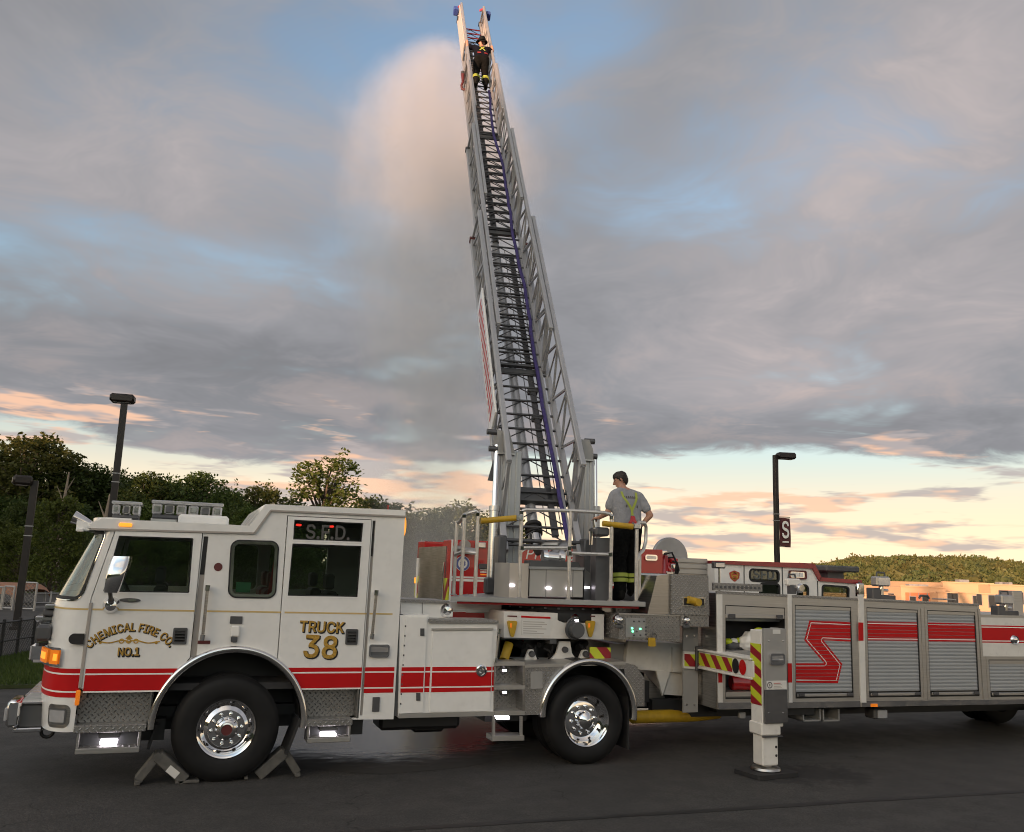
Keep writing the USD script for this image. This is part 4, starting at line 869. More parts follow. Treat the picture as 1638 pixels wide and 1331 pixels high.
q = at_y(921, 990, .36); part('spot_lamp', MB().lathe([(0, -.05), (.03, -.05), (.06, -.01), (.065, .02)], (q[0], .38, q[2]), 20), 'chrome', nb, smooth=40); part('spot_face', MB().box(q[0]-.03, q[0]+.03, .325, .332, q[2]-.05, q[2]-.01, .004), 'white_led', nb)
plate('base_skirt', [(806, 1019), (890, 1021), (890, 1030), (880, 1030), (880, 1024), (806, 1022)], .43, .6, 'charcoal', nb)
b = MB()
for px, py, r0, dx, dz in ((838, 1034, .05, -.15, .08), (862, 1032, .035, .2, .05), (905, 1040, .07, .12, -.1), (926, 1036, .06, .2, .04), (880, 1048, .04, .25, .02), (846, 1046, .03, .2, -.06)):
    q = at_y(px, py, .75); b.tube(q, q+np.array([dx, .25, dz]), r0, 12)
b.box(3.15, 4.7, .9, 1.7, 1.15, 1.6)
part('hydraulic_parts', b, 'chassis_black', truck, smooth=40)
b = MB()
for k in range(7):
    q = at_y(842+k*14, 1030+3*(k % 3), .6); q2 = at_y(850+k*13, 1058, .7); mid = (q+q2)/2+np.array([.05*(-1)**k, -.05, 0]); b.path([q, mid+np.array([0, 0, .04]), mid, q2], .014, 7)
part('hydraulic_hose', b, 'black_rubber', truck, smooth=50, kind='stuff')
for pts, pin in (([(838, 1059), (846, 1039), (853, 1039), (861, 1059)], (850, 1046)), ([(877, 1059), (890, 1046), (895, 1026), (912, 1026), (915, 1045), (924, 1058)], (903, 1039)), ([(924, 1058), (932, 1040), (940, 1040), (945, 1057)], (936, 1046))):
    br = plate('pivot_bracket', pts, .50, .54, 'white_enamel', truck, r_=.01); q = at_y(*pin, .5); part('pivot_pin', MB().lathe([(0, -.05), (.035, -.05), (.04, -.03), (.04, 0)], (q[0], .50, q[2]), 18), 'dark_steel', br, smooth=35)
plate('bracket_base', [(832, 1057), (946, 1057), (946, 1063), (838, 1063)], .45, .9, 'white_enamel')
q, q2 = at_y(806, 1056, .5), at_y(814, 1030, .6); part('lift_ram', MB().tube(q, q2, .06, 18), 'yellow', truck, smooth=40)
plate('red_panel', [(800, 1024), (838, 1024), (832, 1050), (800, 1050)], .9, .93, 'red_paint'); 
plate('ladder_bed', [(722, 963), (802, 966), (802, 976), (722, 975)], .95, 1.6, 'white_enamel')
plate('red_bed_panel', [(721, 979), (775, 981), (775, 992), (721, 991)], 1.05, 1.10, 'red_paint'); plate('bed_line', [(722, 975.5), (802, 977), (802, 979), (722, 977.5)], 1.0, 1.02, 'white_line')
plate('chevron_plate', [(944, 1035), (977, 1036), (977, 1058), (944, 1057)], .40, .42, 'chevron_post_x')
gn = plate('gooseneck', [(1005, 1025), (1092, 1030), (1092, 1076), (1048, 1073), (1000, 1069)], .72, 1.75, 'white_enamel')
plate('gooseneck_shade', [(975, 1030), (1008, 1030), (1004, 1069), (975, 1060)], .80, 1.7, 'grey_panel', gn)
plate('gooseneck_gusset', [(1050, 1073), (1072, 1074), (1060, 1113)], .70, .74, 'white_enamel', gn); plate('gooseneck_leg', [(1072, 1074), (1092, 1075), (1092, 1113), (1062, 1111)], .76, 1.6, 'white_enamel', gn)
plate('gooseneck_cap', [(1076, 1036), (1092, 1037), (1092, 1076), (1076, 1075)], .68, .72, 'white_enamel', gn); plate('gooseneck_leg', [(1030, 1076), (1062, 1111), (1070, 1135), (1034, 1130)], .85, 1.6, 'brushed_steel', gn)
cb = plate('control_box', [(996, 983), (1094, 986), (1094, 1028), (996, 1024)], .10, .70, 'diamond_plate')
plate('box_rim', [(995, 981.5), (1139, 985.5), (1139, 987), (995, 983.5)], .085, .2, 'aluminium', cb)
pn = plate('control_panel', [(1006, 989), (1038, 990), (1038, 1021), (1006, 1020)], .088, .10, 'galvanised', cb)
for px, py in ((1011, 1005), (1012, 1010), (1024, 1006)): q = at_y(px, py, .088); part('panel_lamp', MB().lathe([(0, -.018), (.012, -.012), (.013, 0)], (q[0], .088, q[2]), 12), 'green_led', pn)
for px, py in ((1014, 994), (1022, 994), (1030, 994), (1033, 1003), (1033, 1009), (1033, 1015), (1018, 1010), (1014, 1016), (1024, 1016)): q = at_y(px, py, .088); part('panel_switch', MB().lathe([(0, -.02), (.008, -.02), (.012, 0)], (q[0], .088, q[2]), 10), 'charcoal', pn)
plate('box_end', [(1094, 984), (1139.5, 986), (1139.5, 1003.5), (1094, 1002)], .08, .62, 'diamond_plate', cb)
for px, py in ((989, 992), (1096, 992.5)): q = at_y(px, py, .10); l_ = part('perimeter_lamp', MB().lathe([(0, -.07), (.035, -.065), (.06, -.03), (.065, .03)], (q[0], .10, q[2]), 22), 'chrome', cb, smooth=40); part('lamp_underside', MB().box(q[0]-.05, q[0]+.05, .05, .12, q[2]-.10, q[2]-.06, .01), 'charcoal', cb)
plate('yellow_tag', [(1042, 1021), (1052, 1021), (1053, 1035), (1042, 1035)], .06, .09, 'yellow', cb, r_=.012); q = at_y(1047, 1018, .07); part('tag_ring', MB().path([(q[0]+.035*math.cos(a), .08, q[2]+.04*math.sin(a)) for a in np.linspace(0, 2*PI, 14)], .006), 'dark_steel', cb)
tbx = plate('diamond_box', [(1078, 918), (1137, 921), (1139, 985), (1078, 983)], .06, .9, 'diamond_plate')
plate('box_side', [(1057, 921), (1078, 918.5), (1078, 983), (1042, 983)], .10, .9, 'brushed_steel', tbx)
plate('box_recess', [(1095, 955), (1131, 956), (1131, 971), (1095, 970)], .045, .06, 'polished', tbx); plate('recess_back', [(1097, 957), (1129, 958), (1129, 969), (1097, 968)], .040, .045, 'chassis_black', tbx)
q = at_y(1110, 962, .03); part('yellow_connector', MB().tube((q[0]-.10, .02, q[2]+.02), (q[0]+.02, .02, q[2]), .05, 14).lathe([(0, -.06), (.05, -.06), (.055, 0)], (q[0]+.04, .03, q[2]-.01), 16), 'yellow', tbx, smooth=40)
plate('ramp_plate', [(1022, 925), (1034, 925), (1041, 955), (1022, 957)], .75, .8, 'galvanised'); plate('deck_plate', [(985, 966), (1043, 968), (1043, 983), (985, 981)], .55, .9, 'diamond_plate')
plate('deck_side', [(938, 964), (986, 966), (986, 983), (938, 980)], .62, .9, 'brushed_steel'); q = at_y(1028, 976, .5); part('deck_lamp', MB().box(q[0]-.1, q[0]+.1, .48, .58, q[2]-.05, q[2]+.05, .02), 'charcoal', truck)
# outrigger: beam out of the housing to the jack on its pad
pad_c = (at_z(1172, 1237)+at_z(1281, 1243)+at_z(1225, 1229)+at_z(1215, 1249))/4; OX, OY = pad_c[0], pad_c[1]
oh = plate('outrigger_housing', [(1093, 1003), (1116.5, 1003), (1116.5, 1139), (1093, 1140)], .44, .47, 'grey_panel')
slv = plate('beam_sleeve', [(1093.5, 1042), (1116, 1043), (1116, 1071), (1093.5, 1069)], .41, .44, 'white_enamel', oh); plate('sleeve_chevrons', [(1095, 1046), (1116, 1047), (1116, 1067), (1095, 1065.5)], .405, .41, 'chevron_post_x', oh)
for px, py in ((1098, 1018), (1110, 1018), (1098, 1127), (1110, 1127)): q = at_y(px, py, .44); part('housing_bolt', MB().lathe([(0, -.012), (.014, -.010), (.016, 0)], (q[0], .44, q[2]), 10), 'chrome', oh)
zb1_, zb0_ = .5*(S(1210, 1052, OY+.1)[1]+S(1095, 1043, .5)[1]), .5*(S(1210, 1081, OY+.1)[1]+S(1095, 1067, .5)[1])
xbm = OX-.02
ob = part('outrigger_beam', MB().box(xbm-.10, xbm+.10, OY+.02, .998, zb0_, zb1_, .012), 'white_enamel', truck)
part('beam_flange', MB().box(xbm-.12, xbm+.12, OY+.06, .995, zb1_, zb1_+.025, .006), 'white_enamel', ob); part('beam_flange', MB().box(xbm-.12, xbm+.12, OY+.06, .995, zb0_-.025, zb0_, .006), 'white_enamel', ob)
part('beam_chevrons', MB().box(xbm-.1035, xbm-.10, OY+.48, .36, zb0_+.02, zb1_-.02), 'chevron_beam' if 'chevron_beam' in LOOK else striped('chevron_beam', LIME, CHEVRED, .26, -.85, 'yz'), ob)
for k, (yy, m_) in enumerate(((OY+.40, 'chassis_black'), (OY+.25, 'red_lens'))): 
    c_ = ((zb0_+zb1_)/2); part('beam_disc', MB().add(*(lambda v, f: (np.array(v), np.array(f)))([(xbm-.108, yy, c_)]+[(xbm-.108, yy+.075*math.cos(a), c_+.095*math.sin(a)) for a in np.linspace(0, 2*PI, 21)[:-1]], [[0, 1+(i+1) % 20, 1+i] for i in range(20)])), m_, ob)
part('beam_collar', MB().box(xbm-.14, xbm+.14, .36, .405, zb0_-.06, zb1_+.06, .01), 'dark_steel', ob)
jf = OY-.16                                   # front plane of the jack's cover
x0, z1 = S(1222, 1005.5, jf); x1, _ = S(1257.5, 1005, jf); z0 = S(1240, 1157, jf)[1]; zmid = S(1240, 1104, jf)[1]
jk = part('outrigger_jack', MB().box(x0, x1, jf+.02, jf+.04, z0, z1), 'grey_panel', truck)
part('jack_cover', MB().box(x0, x1, jf, jf+.02, zmid+.003, z1, .006), 'grey_panel', jk); part('jack_cover', MB().box(x0, x1, jf-.004, jf+.02, z0, zmid, .006), 'dark_steel', jk)
part('jack_cover_side', MB().box(x1-.012, x1, jf+.02, jf+.30, z0, z1), 'grey_panel', jk)
zt_ = S(1214, 1008, jf+.1)[1]; zl_ = S(1214, 1150, jf+.1)[1]
part('jack_case', MB().box(x0-.01, x1-.03, jf+.045, jf+.27, zl_-.09, zt_, .008), 'white_enamel', jk)
part('jack_chevrons', MB().box(x0-.014, x0-.010, jf+.05, jf+.265, S(1214, 1128, jf+.1)[1], S(1214, 1030, jf+.1)[1]), 'chevron_post', jk)
scene_light(S(1229.5, 1045, jf), S(1253, 1063, jf), jf-.001, jk)
lb = part('jack_label', MB().box(*[S(1226, 1090, jf)[0], S(1258, 1090, jf)[0]], jf-.004, jf, S(1240, 1103, jf)[1], S(1240, 1089, jf)[1]), 'paper', jk)
qx, qz = S(1231, 1096, jf); part('label_ring', MB().prism(Point(qx, qz).buffer(.038).difference(Point(qx, qz).buffer(.028)), jf-.006, jf-.004), 'ink', jk); part('label_mark', MB().prism(affinity.scale(Point(qx, qz).buffer(.018), .4, 1), jf-.006, jf-.004), 'ink', jk)
for k in range(4): part('label_text_line', MB().box(S(1238, 0, jf)[0] if False else qx+.06, qx+.06+.12-.02*(k % 2), jf-.006, jf-.004, qz-.035+k*.018, qz-.029+k*.018), 'red_stripe' if k == 3 else 'grey_decal', jk)
part('jack_tag', MB().box(S(1236, 1009, jf)[0], S(1248, 1009, jf)[0], jf-.004, jf, S(1240, 1014, jf)[1], S(1240, 1007, jf)[1]), 'paper', jk)
for px in (1229, 1252): 
    for py in (1025, 1140): q = S(px, py, jf); part('cover_bolt', MB().lathe([(0, -.008), (.008, -.006), (.010, 0)], (q[0], jf-.003, q[1]), 8), 'chrome', jk)
zc_, zd_ = S(1230, 1158, jf+.1)[1], S(1230, 1175, jf+.1)[1]; ze_ = S(1230, 1224, jf+.1)[1]
part('jack_collar', MB().box(x0-.03, x1-.08, jf+.03, jf+.29, zd_, zc_+.02, .012), 'white_enamel', jk)
part('jack_leg', MB().box(x0+.0, x1-.10, jf+.06, jf+.26, ze_, zd_+.02, .014), 'white_enamel', jk); part('jack_clamp', MB().box(x0-.02, x1-.06, jf+.02, jf+.05, zd_-.02, zd_-.005, .004), 'dark_steel', jk)
for k in range(2): part('leg_hole', MB().disc((x1-.135, zd_-.14-k*.10), .016, jf+.057, jf+.062), 'black_edge', jk)
cx_, cy_ = (x0+x1-.10)/2, jf+.16
part('jack_foot', MB().lathe([(.05, .14), (.055, .075), (.075, .07), (.075, .05), (.17, .035), (.18, .010), (.17, .0)], (cx_, cy_, .058), 36, np.array([[1, 0, 0], [0, 0, 1], [0, -1, 0]], float)), 'brushed_steel', jk, smooth=35)
hp = []
for k, t_ in enumerate(np.linspace(0, 1, 22)):
    q = at_y(1012+136*t_, 1147-2*math.sin(t_*2.2)-11*max(0, t_-.62)**1.5*2.2, .55+.35*t_); hp.append(q)
hs = single('drain_hose', MB().path(np.array(hp), .085, 16), 'yellow', 'thick yellow hose drooping under the gooseneck between rear wheel and trailer', 'hose', smooth=50)
q = at_y(1138, 1128, .72); part('amber_lamp', MB().lathe([(0, -.06), (.03, -.05), (.05, 0)], (q[0], .72, q[2]), 16), 'amber_glow', truck)
# pad
M_ = Polygon([at_z(1172, 1237)[:2], at_z(1225, 1229)[:2], at_z(1281, 1243)[:2], at_z(1215, 1249.5)[:2]]).buffer(-.05).buffer(.05)
m = trimesh.creation.extrude_polygon(M_, .052, engine='earcut'); m.apply_translation((0, 0, .004))
single('outrigger_pad', MB().tm(m), 'black_rubber', 'square black pad on the asphalt under the outrigger jack', 'pad')
# ------------------------------------------------------------------ turntable and aerial ladder
look('red_rung', (.42, .03, .05), .5)
L0 = np.array([4.380, 1.786, 2.607]); L1 = np.array([6.7673, 15.8590, 21.5899])
ES = L1-L0; ES = ES/np.linalg.norm(ES); LLEN = 20.95
HF = np.array([ES[0], ES[1], 0]); HF /= np.linalg.norm(HF); HR = np.array([HF[1], -HF[0], 0]); EN = np.cross(HR, ES)
TC = L0-HF*.55; TC[2] = 0
KM = np.eye(4); KM[:3, 0], KM[:3, 1], KM[:3, 3] = HR, HF, TC
def K(px, py, b):
    d = ray(px, py); t = (b-(CAM-TC)@HF)/(d@HF); q = CAM+d*t-TC; return (q@HR, q[2])
def K3(px, py, b): a, z = K(px, py, b); return np.array([a, b, z])
PZ = 1.985
bf = (lambda q: (q-TC)@HF)(at_z(870, 959, PZ))      # near edge of the platform
aL, aR = K(722, 960, bf)[0], K(1031, 965, bf)[0]
BK = 1.25
_pp = Polygon([(aL, bf), (aR, bf), (aR, bf+1.0), (.75, BK), (-.75, BK), (aL+.38, bf+1.2)])
_A = np.array([[1, 0, 0], [0, 0, 1], [0, 1, 0]], float)          # outlines drawn in plan
plat = part('turntable', MB(KM).prism(_pp, PZ-.05, PZ, _A, (0, 0, 0)), 'diamond_plate', truck)
part('platform_edge', MB(KM).box(aL-.01, aR+.01, bf-.015, bf, PZ-.055, PZ+.008, .004), 'aluminium', plat); part('platform_edge', MB(KM).bar((aL, bf, PZ-.024), (aL+.38, bf+1.2, PZ-.024), .014, .062), 'aluminium', plat)
part('platform_under', MB(KM).prism(_pp.buffer(-.06), PZ-.085, PZ-.055, _A, (0, 0, 0)), 'red_paint', plat)
part('bearing_ring', MB(KM).lathe([(.60, .0), (.84, .0), (.86, .03), (.86, .12), (.80, .16), (.80, .20), (.55, .20)], (0, 0, PZ-.29), 64, np.array([[1, 0, 0], [0, 0, 1], [0, -1, 0]], float)), 'black_rubber', plat, smooth=35)
for k in range(30):
    a = 2*PI*k/30; part('ring_bolt', MB(KM).box(.83*math.cos(a)-.014, .83*math.cos(a)+.014, .83*math.sin(a)-.014, .83*math.sin(a)+.014, PZ-.285+.16, PZ-.105), 'dark_steel', plat)
# console
cbk = bf+.34
def kpoly(pxs, b): return Polygon([K(x, y, b) for x, y in pxs])
con = part('console', MB(KM).prism(kpoly([(848, 909.5), (933, 911.5), (932, 955.5), (846.5, 954)], cbk), cbk, cbk+.75), 'console_grey', plat)
part('console_lid', MB(KM).prism(kpoly([(846, 906), (934.5, 908), (934, 912), (846, 910)], cbk-.03), cbk-.03, cbk+.78), 'galvanised', con)
part('console_joint', MB(KM).prism(kpoly([(873.3, 911), (874, 911), (873.3, 955), (872.6, 955)], cbk), cbk-.003, cbk+.01), 'dark_steel', con); part('console_joint', MB(KM).prism(kpoly([(916.3, 911), (917, 911), (916.3, 955), (915.6, 955)], cbk), cbk-.003, cbk+.01), 'dark_steel', con)
wing = MB(KM); a0, zt0 = K(801, 900, cbk+.25); a1, _ = K(846, 900, cbk); zb0_k = PZ
wing.add([(a0, cbk+.3, zb0_k), (a0+.10, cbk+.10, zb0_k), (a1, cbk-.0, zb0_k), (a1, cbk+.7, zb0_k), (a0, cbk+.7, zb0_k), (a0, cbk+.3, zt0), (a0+.10, cbk+.10, zt0), (a1, cbk, zt0), (a1, cbk+.7, zt0), (a0, cbk+.7, zt0)],
         np.array([[0, 1, 6], [0, 6, 5], [1, 2, 7], [1, 7, 6], [2, 3, 8], [2, 8, 7], [4, 0, 5], [4, 5, 9], [5, 6, 7], [5, 7, 8], [5, 8, 9]]))
part('console_wing', wing, 'console_grey', plat)
a0, zt1 = K(934, 909, cbk+.05); a1, _ = K(963, 909, cbk+.45)
part('console_wing', MB(KM).add([(a0, cbk+.02, PZ), (a1, cbk+.45, PZ), (a1, cbk+.8, PZ), (a0, cbk+.8, PZ), (a0, cbk+.02, zt1), (a1, cbk+.45, zt1-.2), (a1, cbk+.8, zt1-.2), (a0, cbk+.8, zt1)], np.array([[0, 1, 5], [0, 5, 4], [1, 2, 6], [1, 6, 5], [4, 5, 6], [4, 6, 7], [3, 0, 4], [3, 4, 7]])), 'charcoal', plat)
for px, py, b_ in ((818.7, 936, cbk+.085), (877, 940.7, cbk), (909.5, 941.6, cbk), (938.4, 940, cbk+.05)):
    a, z = K(px, py, b_); part('deck_light', MB(KM).prism(rrect(a-.038, a+.038, z-.015, z+.015, .012), b_-.022, b_+.0), 'white_led', plat)
part('console_cover', MB(KM).prism(kpoly([(848, 896), (925, 899), (930, 909), (848, 907)], cbk+.3), cbk+.3, cbk+.7), 'charcoal', plat)
# railing
br = bf+.05; R_ = .025
def post(name, pb, pt, b_=br, r_=R_, ztop=None):
    p_, q_ = K3(*pb, b_), K3(*pt, b_); p_[2] = PZ; p_[0] = q_[0]; part(name, MB(KM).tube(p_, q_, r_, 12), 'satin', plat, smooth=50); part('post_foot', MB(KM).lathe([(.045, 0), (.045, .012), (.03, .02)], (p_[0], p_[1], PZ), 14, np.array([[1, 0, 0], [0, 0, 1], [0, -1, 0]], float)), 'aluminium', plat); return p_, q_
def rail(name, pts, r_=R_, m='satin'): return part(name, MB(KM).path(np.array(pts), r_, 10), m, plat, smooth=50)
pA = post('rail_post', (828.5, 952), (834.6, 818)); pB = post('rail_post', (908, 954), (912.5, 818.5)); pC = post('rail_post', (975, 956), (978.5, 826)); pD = post('rail_post', (1015, 958), (1018.5, 841))
p3 = post('rail_post', (756.5, 953), (765, 820.5)); p2 = post('rail_post', (735.7, 953), (743, 823.5)); p1 = post('rail_post', (724.7, 954.6), (730.8, 836), br+.62)
tA, tB, tC = pA[1], pB[1], pC[1]
rail('top_rail', [tA+[0, 0, -.02], tA+[.02, 0, .012], tA+[.06, 0, .022], tB+[0, 0, .012], tC+[-.12, 0, .045], tC+[-.03, 0, .03], tC])
rail('top_rail', [p3[1], p3[1]+[-.03, 0, .02], p2[1]+[0, 0, .005], p1[1]+[.03, -.04, .01], p1[1]])
rail('mid_rail', [K3(834, 876.5, br), K3(910, 876.5, br)]); rail('mid_rail', [K3(911, 885, br), K3(976, 887, br)])
mm = [(p1[0]+p1[1])/2, (p3[0]+p3[1])/2]; rail('mid_rail', [p1[0]*.45+p1[1]*.55, p2[0]*.45+p2[1]*.55, p3[0]*.48+p3[1]*.52])
for p_ in (K3(834.5, 876.5, br), K3(910, 877, br), K3(911, 885.5, br), K3(976, 887, br)): part('rail_clamp', MB(KM).box(p_[0]-.03, p_[0]+.03, p_[1]-.03, p_[1]+.03, p_[2]-.03, p_[2]+.03, .008), 'chrome', plat)
for p_ in (p3[1], tA, tC, p2[1]): part('rail_elbow', MB(KM).box(p_[0]-.026, p_[0]+.026, p_[1]-.026, p_[1]+.026, p_[2]-.05, p_[2]+.012, .010), 'chrome', plat)
g1 = rail('gate_bar', [K3(769, 833.5, br), K3(826, 828.5, br)], .040, 'yellow'); g2 = rail('gate_bar', [K3(964, 837.5, br), K3(1012, 842.5, br)], .040, 'yellow')
for p_ in (K3(831, 828, br), K3(1018, 842, br)): part('gate_clamp', MB(KM).box(p_[0]-.05, p_[0]+.05, p_[1]-.05, p_[1]+.04, p_[2]-.035, p_[2]+.035, .010), 'polished', plat)
rail('hoop_rail', [K3(1019, 841, br), K3(1022, 835.5, br+.1), K3(1031, 836.5, br+.25), K3(1033.5, 843, br+.3), K3(1033, 866, br+.3), K3(1029, 880, br+.25), K3(1021.5, 888, br+.1), K3(1018, 897, br)])
post('rail_post', (1021, 957), (1023, 888), br+.25)
# control stand beside the firefighter
a, z = K(961, 846, br+.15); part('control_pedestal', MB(KM).box(a-.07, a+.12, br+.12, br+.35, PZ, z-.12).box(a-.10, a+.10, br+.05, br+.40, z-.10, z+.02, .03), 'dark_steel', plat)
part('joystick', MB(KM).tube((a-.08, br+.2, z), (a-.09, br+.2, z+.12), .02, 12).tube((a-.13, br+.16, z-.22), (a-.13, br+.16, z-.04), .028, 12), 'chrome', plat, smooth=40)
# uprights, lift cylinders and pivot
bu = .95
for sx, pts, plt in ((-1, [(801, 722), (826, 724), (829, 905), (803, 903)], [(795, 686), (806, 690), (814, 686), (824, 726), (797, 724)]), (1, [(925, 735), (948, 735), (948, 905), (930, 905)], [(925, 702), (943, 704), (949, 720), (949, 736), (923, 734)])):
    q = kpoly(pts, bu); x0, z0, x1, z1 = q.bounds; up_ = part('upright', MB(KM).box(x0, x1, bu, bu+.22, PZ, z1+.02, .01), 'ladder_grey', plat)
    for k in range(3): xx = x0+(x1-x0)*(k+.6)/3.4; part('upright_rib', MB(KM).box(xx-.015, xx+.015, bu-.014, bu, PZ+.05, z1, .004), 'aluminium', up_)
    part('upright_plate', MB(KM).prism(kpoly(plt, bu-.05), bu-.05, bu+.25), 'grey_panel', up_); 
    part('plate_edge', MB(KM).prism(kpoly([plt[-2], plt[-1], (plt[-1][0], plt[-1][1]+2), (plt[-2][0], plt[-2][1]+2)], bu-.05), bu-.07, bu+.27), 'aluminium', up_)
    for px, py in (((787, 691), (790, 718)) if sx < 0 else ((943, 706), (947, 730))): p_ = K3(px, py, bu); part('plate_pin', MB(KM).tube(p_-[.08, 0, 0], p_+[.08, 0, 0], .045, 16), 'dark_steel', up_, smooth=40)
    xa = 793 if sx < 0 else 951
    pt, pm, pb_ = K3(xa+2, 712, bu+.02), K3(xa-2, 812, bu-.1), K3(xa-7, 930, bu-.22)
    if sx > 0: pt, pm, pb_ = K3(951, 735, bu+.3), K3(952, 812, bu+.25), K3(953, 930, bu+.1)
    cy = part('lift_cylinder', MB(KM).tube(pb_, pm, .075, 20), 'brushed_steel', plat, smooth=40); part('cylinder_rod', MB(KM).tube(pm, pt, .042, 18), 'chrome', cy, smooth=40); part('cylinder_gland', MB(KM).tube(pm-(pt-pm)*.06, pm+(pt-pm)*.02, .085, 20), 'aluminium', cy, smooth=40)
    part('cylinder_foot', MB(KM).box(pb_[0]-.10, pb_[0]+.10, pb_[1]-.12, pb_[1]+.12, PZ, pb_[2]+.06, .03), 'dark_steel', cy)
pv = [K3(868, 893, .75)]
part('ladder_pivot', MB(KM).tube((-.62, .62, 2.78), (.62, .62, 2.78), .032, 18).box(-.70, -.58, .35, .85, PZ, 2.84, .02).box(.58, .70, .35, .85, PZ, 2.84, .02), 'dark_steel', plat, smooth=40)
a, z = K(786, 860, .9); part('side_wing_plate', MB(KM).prism([K(781, 768, bu), K(795, 718, bu), K(797, 722, bu), K(795, 770, bu)], bu+.05, bu+.07), 'charcoal', plat)
# ---- the ladder itself
LM = np.eye(4); LM[:3, 0], LM[:3, 1], LM[:3, 2], LM[:3, 3] = HR, ES, EN, L0          # (across, along, out of the climbing side)
SECT = [(0., 8.46, .57, 0., .86, .050), (4.05, 12.47, .475, .09, .80, .045), (8.6, 16.4, .395, .17, .72, .040), (13.05, LLEN, .350, .24, .62, .038)]
RS = .3556
for k, (s0, s1, w, n0, h, t_) in enumerate(SECT):
    fly = k == 3; b = MB(LM)
    for sg in (-1, 1):
        b.box(sg*w-t_, sg*w+t_, s0, s1, n0-.05, n0+.06, .01)
    sec = part('ladder_section', b, 'ladder_grey', truck, label=['lowest and widest ladder section', 'second ladder section', 'third ladder section', 'narrow top section of the ladder'][k])
    for sg in (-1, 1):
        sa, sb = s0+(1.0 if k == 0 else .25), s1-.30
        part('hand_rail', MB(LM).box(sg*w-t_*.8, sg*w+t_*.8, sa, sb, n0+h-.045, n0+h+.045, .01), 'ladder_grey', sec)
        nt = max(2, int(round((sb-sa)/.62))); d = MB(LM)
        ss_ = np.linspace(sa, sb, nt+1)
        for i in range(nt+1):
            if i < nt:
                lo, hi = (ss_[i], n0+.04), (ss_[i+1], n0+h-.02)
                if i % 2: lo, hi = (ss_[i+1], n0+.04), (ss_[i], n0+h-.02)
                d.bar((sg*w, lo[0], lo[1]), (sg*w, hi[0], hi[1]), .034, .034, (1, 0, 0))
                d.bar((sg*w, ss_[i], n0+.04), (sg*w, ss_[i], n0+h-.02), .024, .024, (1, 0, 0))
        d.bar((sg*w, sb, n0+h), (sg*w, s1-.02, n0+.02), .05, .05, (1, 0, 0)).bar((sg*w, sa, n0+h), (sg*w, s0+.02 if k else s0+.6, n0+.02), .05, .05, (1, 0, 0))
        part('truss', d, 'ladder_grey', sec)
    nr = int((s1-s0-.2)/RS); 
    for i in range(nr):
        s_ = s0+.12+i*RS
        part('rung', MB(LM).tube((-w+t_, s_, n0+.02), (w-t_, s_, n0+.02), .021, 8), 'red_rung' if fly and i > nr-4 else 'dark_steel', sec, smooth=50)
    d = MB(LM)
    for i in range(nr-1):
        s_ = s0+.12+i*RS
        for sg in (-1, 1): d.tube((0, s_+RS, n0+.0), (sg*(w-t_), s_, n0+.0), .011, 6)
    part('rung_brace', d, 'dark_steel', sec, kind='stuff')
    if k: part('cross_plate', MB(LM).box(-w, w, s0-.02, s0+.10, n0-.10, n0-.04).box(-w, w, s0+.18, s0+.26, n0-.10, n0-.05), 'charcoal', sec)
    for sg in (-1, 1):
        part('rail_stop', MB(LM).box(sg*w-t_-.02, sg*w+t_+.02, s1-.10, s1-.02, n0-.06, n0+.08, .01), 'dark_red' if k == 0 else 'dark_steel', sec)
base = stage.GetPrimAtPath(truck.GetPath().pathString+'/ladder_section')
# platform plate low down on the base section, waterway pipes, cable channel
part('base_plate', MB(LM).box(-.50, .50, 1.02, 1.30, -.03, .0).box(-.52, .52, .98, 1.02, -.06, .05), 'charcoal', base)
WA = -.06
ww = part('waterway', MB(LM).tube((WA, .55, -.10), (WA, 8.7, -.06), .082, 18), 'ladder_grey', truck, smooth=50)
for s0_, s1_, r_, nn in ((8.4, 12.7, .070, .0), (12.4, 16.6, .060, .08), (16.3, 19.3, .050, .15)): part('waterway_tube', MB(LM).tube((WA, s0_, nn), (WA, s1_, nn), r_, 16), 'dark_steel', ww, smooth=50)
part('waterway_coupling', MB(LM).lathe([(.085, -.10), (.13, -.09), (.135, -.04), (.10, -.03), (.10, .03), (.135, .04), (.135, .09), (.085, .1)], (WA, .52, -.10), 26), 'black_rubber', ww, smooth=35)
part('waterway_coupling', MB(LM).lathe([(.08, -.08), (.105, -.07), (.105, .07), (.08, .08)], (WA, .32, -.10), 26), 'polished', ww, smooth=35)
e0 = np.array([WA, .22, -.10]); 
kk = np.linalg.inv(LM)@np.array([*(TC+HR*K(905, 872, .25)[0]+HF*.25+np.array([0, 0, K(905, 872, .25)[1]])), 1]); k2 = np.linalg.inv(LM)@np.array([*(TC+HR*K(880, 893, .1)[0]+HF*.1+np.array([0, 0, K(880, 893, .1)[1]])), 1])
part('waterway_elbow', MB(LM).path([e0, e0+[.02, -.10, 0], e0*.6+kk[:3]*.4, e0*.2+kk[:3]*.8, kk[:3], kk[:3]*.7+k2[:3]*.3, k2[:3]], .075, 16), 'brushed_steel', ww, smooth=60)
part('swivel_joint', MB(KM).lathe([(.0, -.22), (.11, -.22), (.12, -.16), (.09, -.15), (.09, .0), (.12, .02), (.12, .08), (0, .08)], K3(892, 893, .05), 26, np.array([[0, 1, 0], [1, 0, 0], [0, 0, 1]], float)), 'polished', ww, smooth=35)
cch = part('cable_channel', MB(LM).box(.20, .30, .35, 8.0, -.07, .0, .01), 'dark_steel', truck)
for s_ in (2.9, 3.6): part('channel_clamp', MB(LM).box(.16, .34, s_, s_+.10, -.10, .02, .01), 'charcoal', cch)
part('cable_channel', MB(LM).box(.385, .45, .2, 8.2, .03, .11, .01), 'ladder_grey', cch)
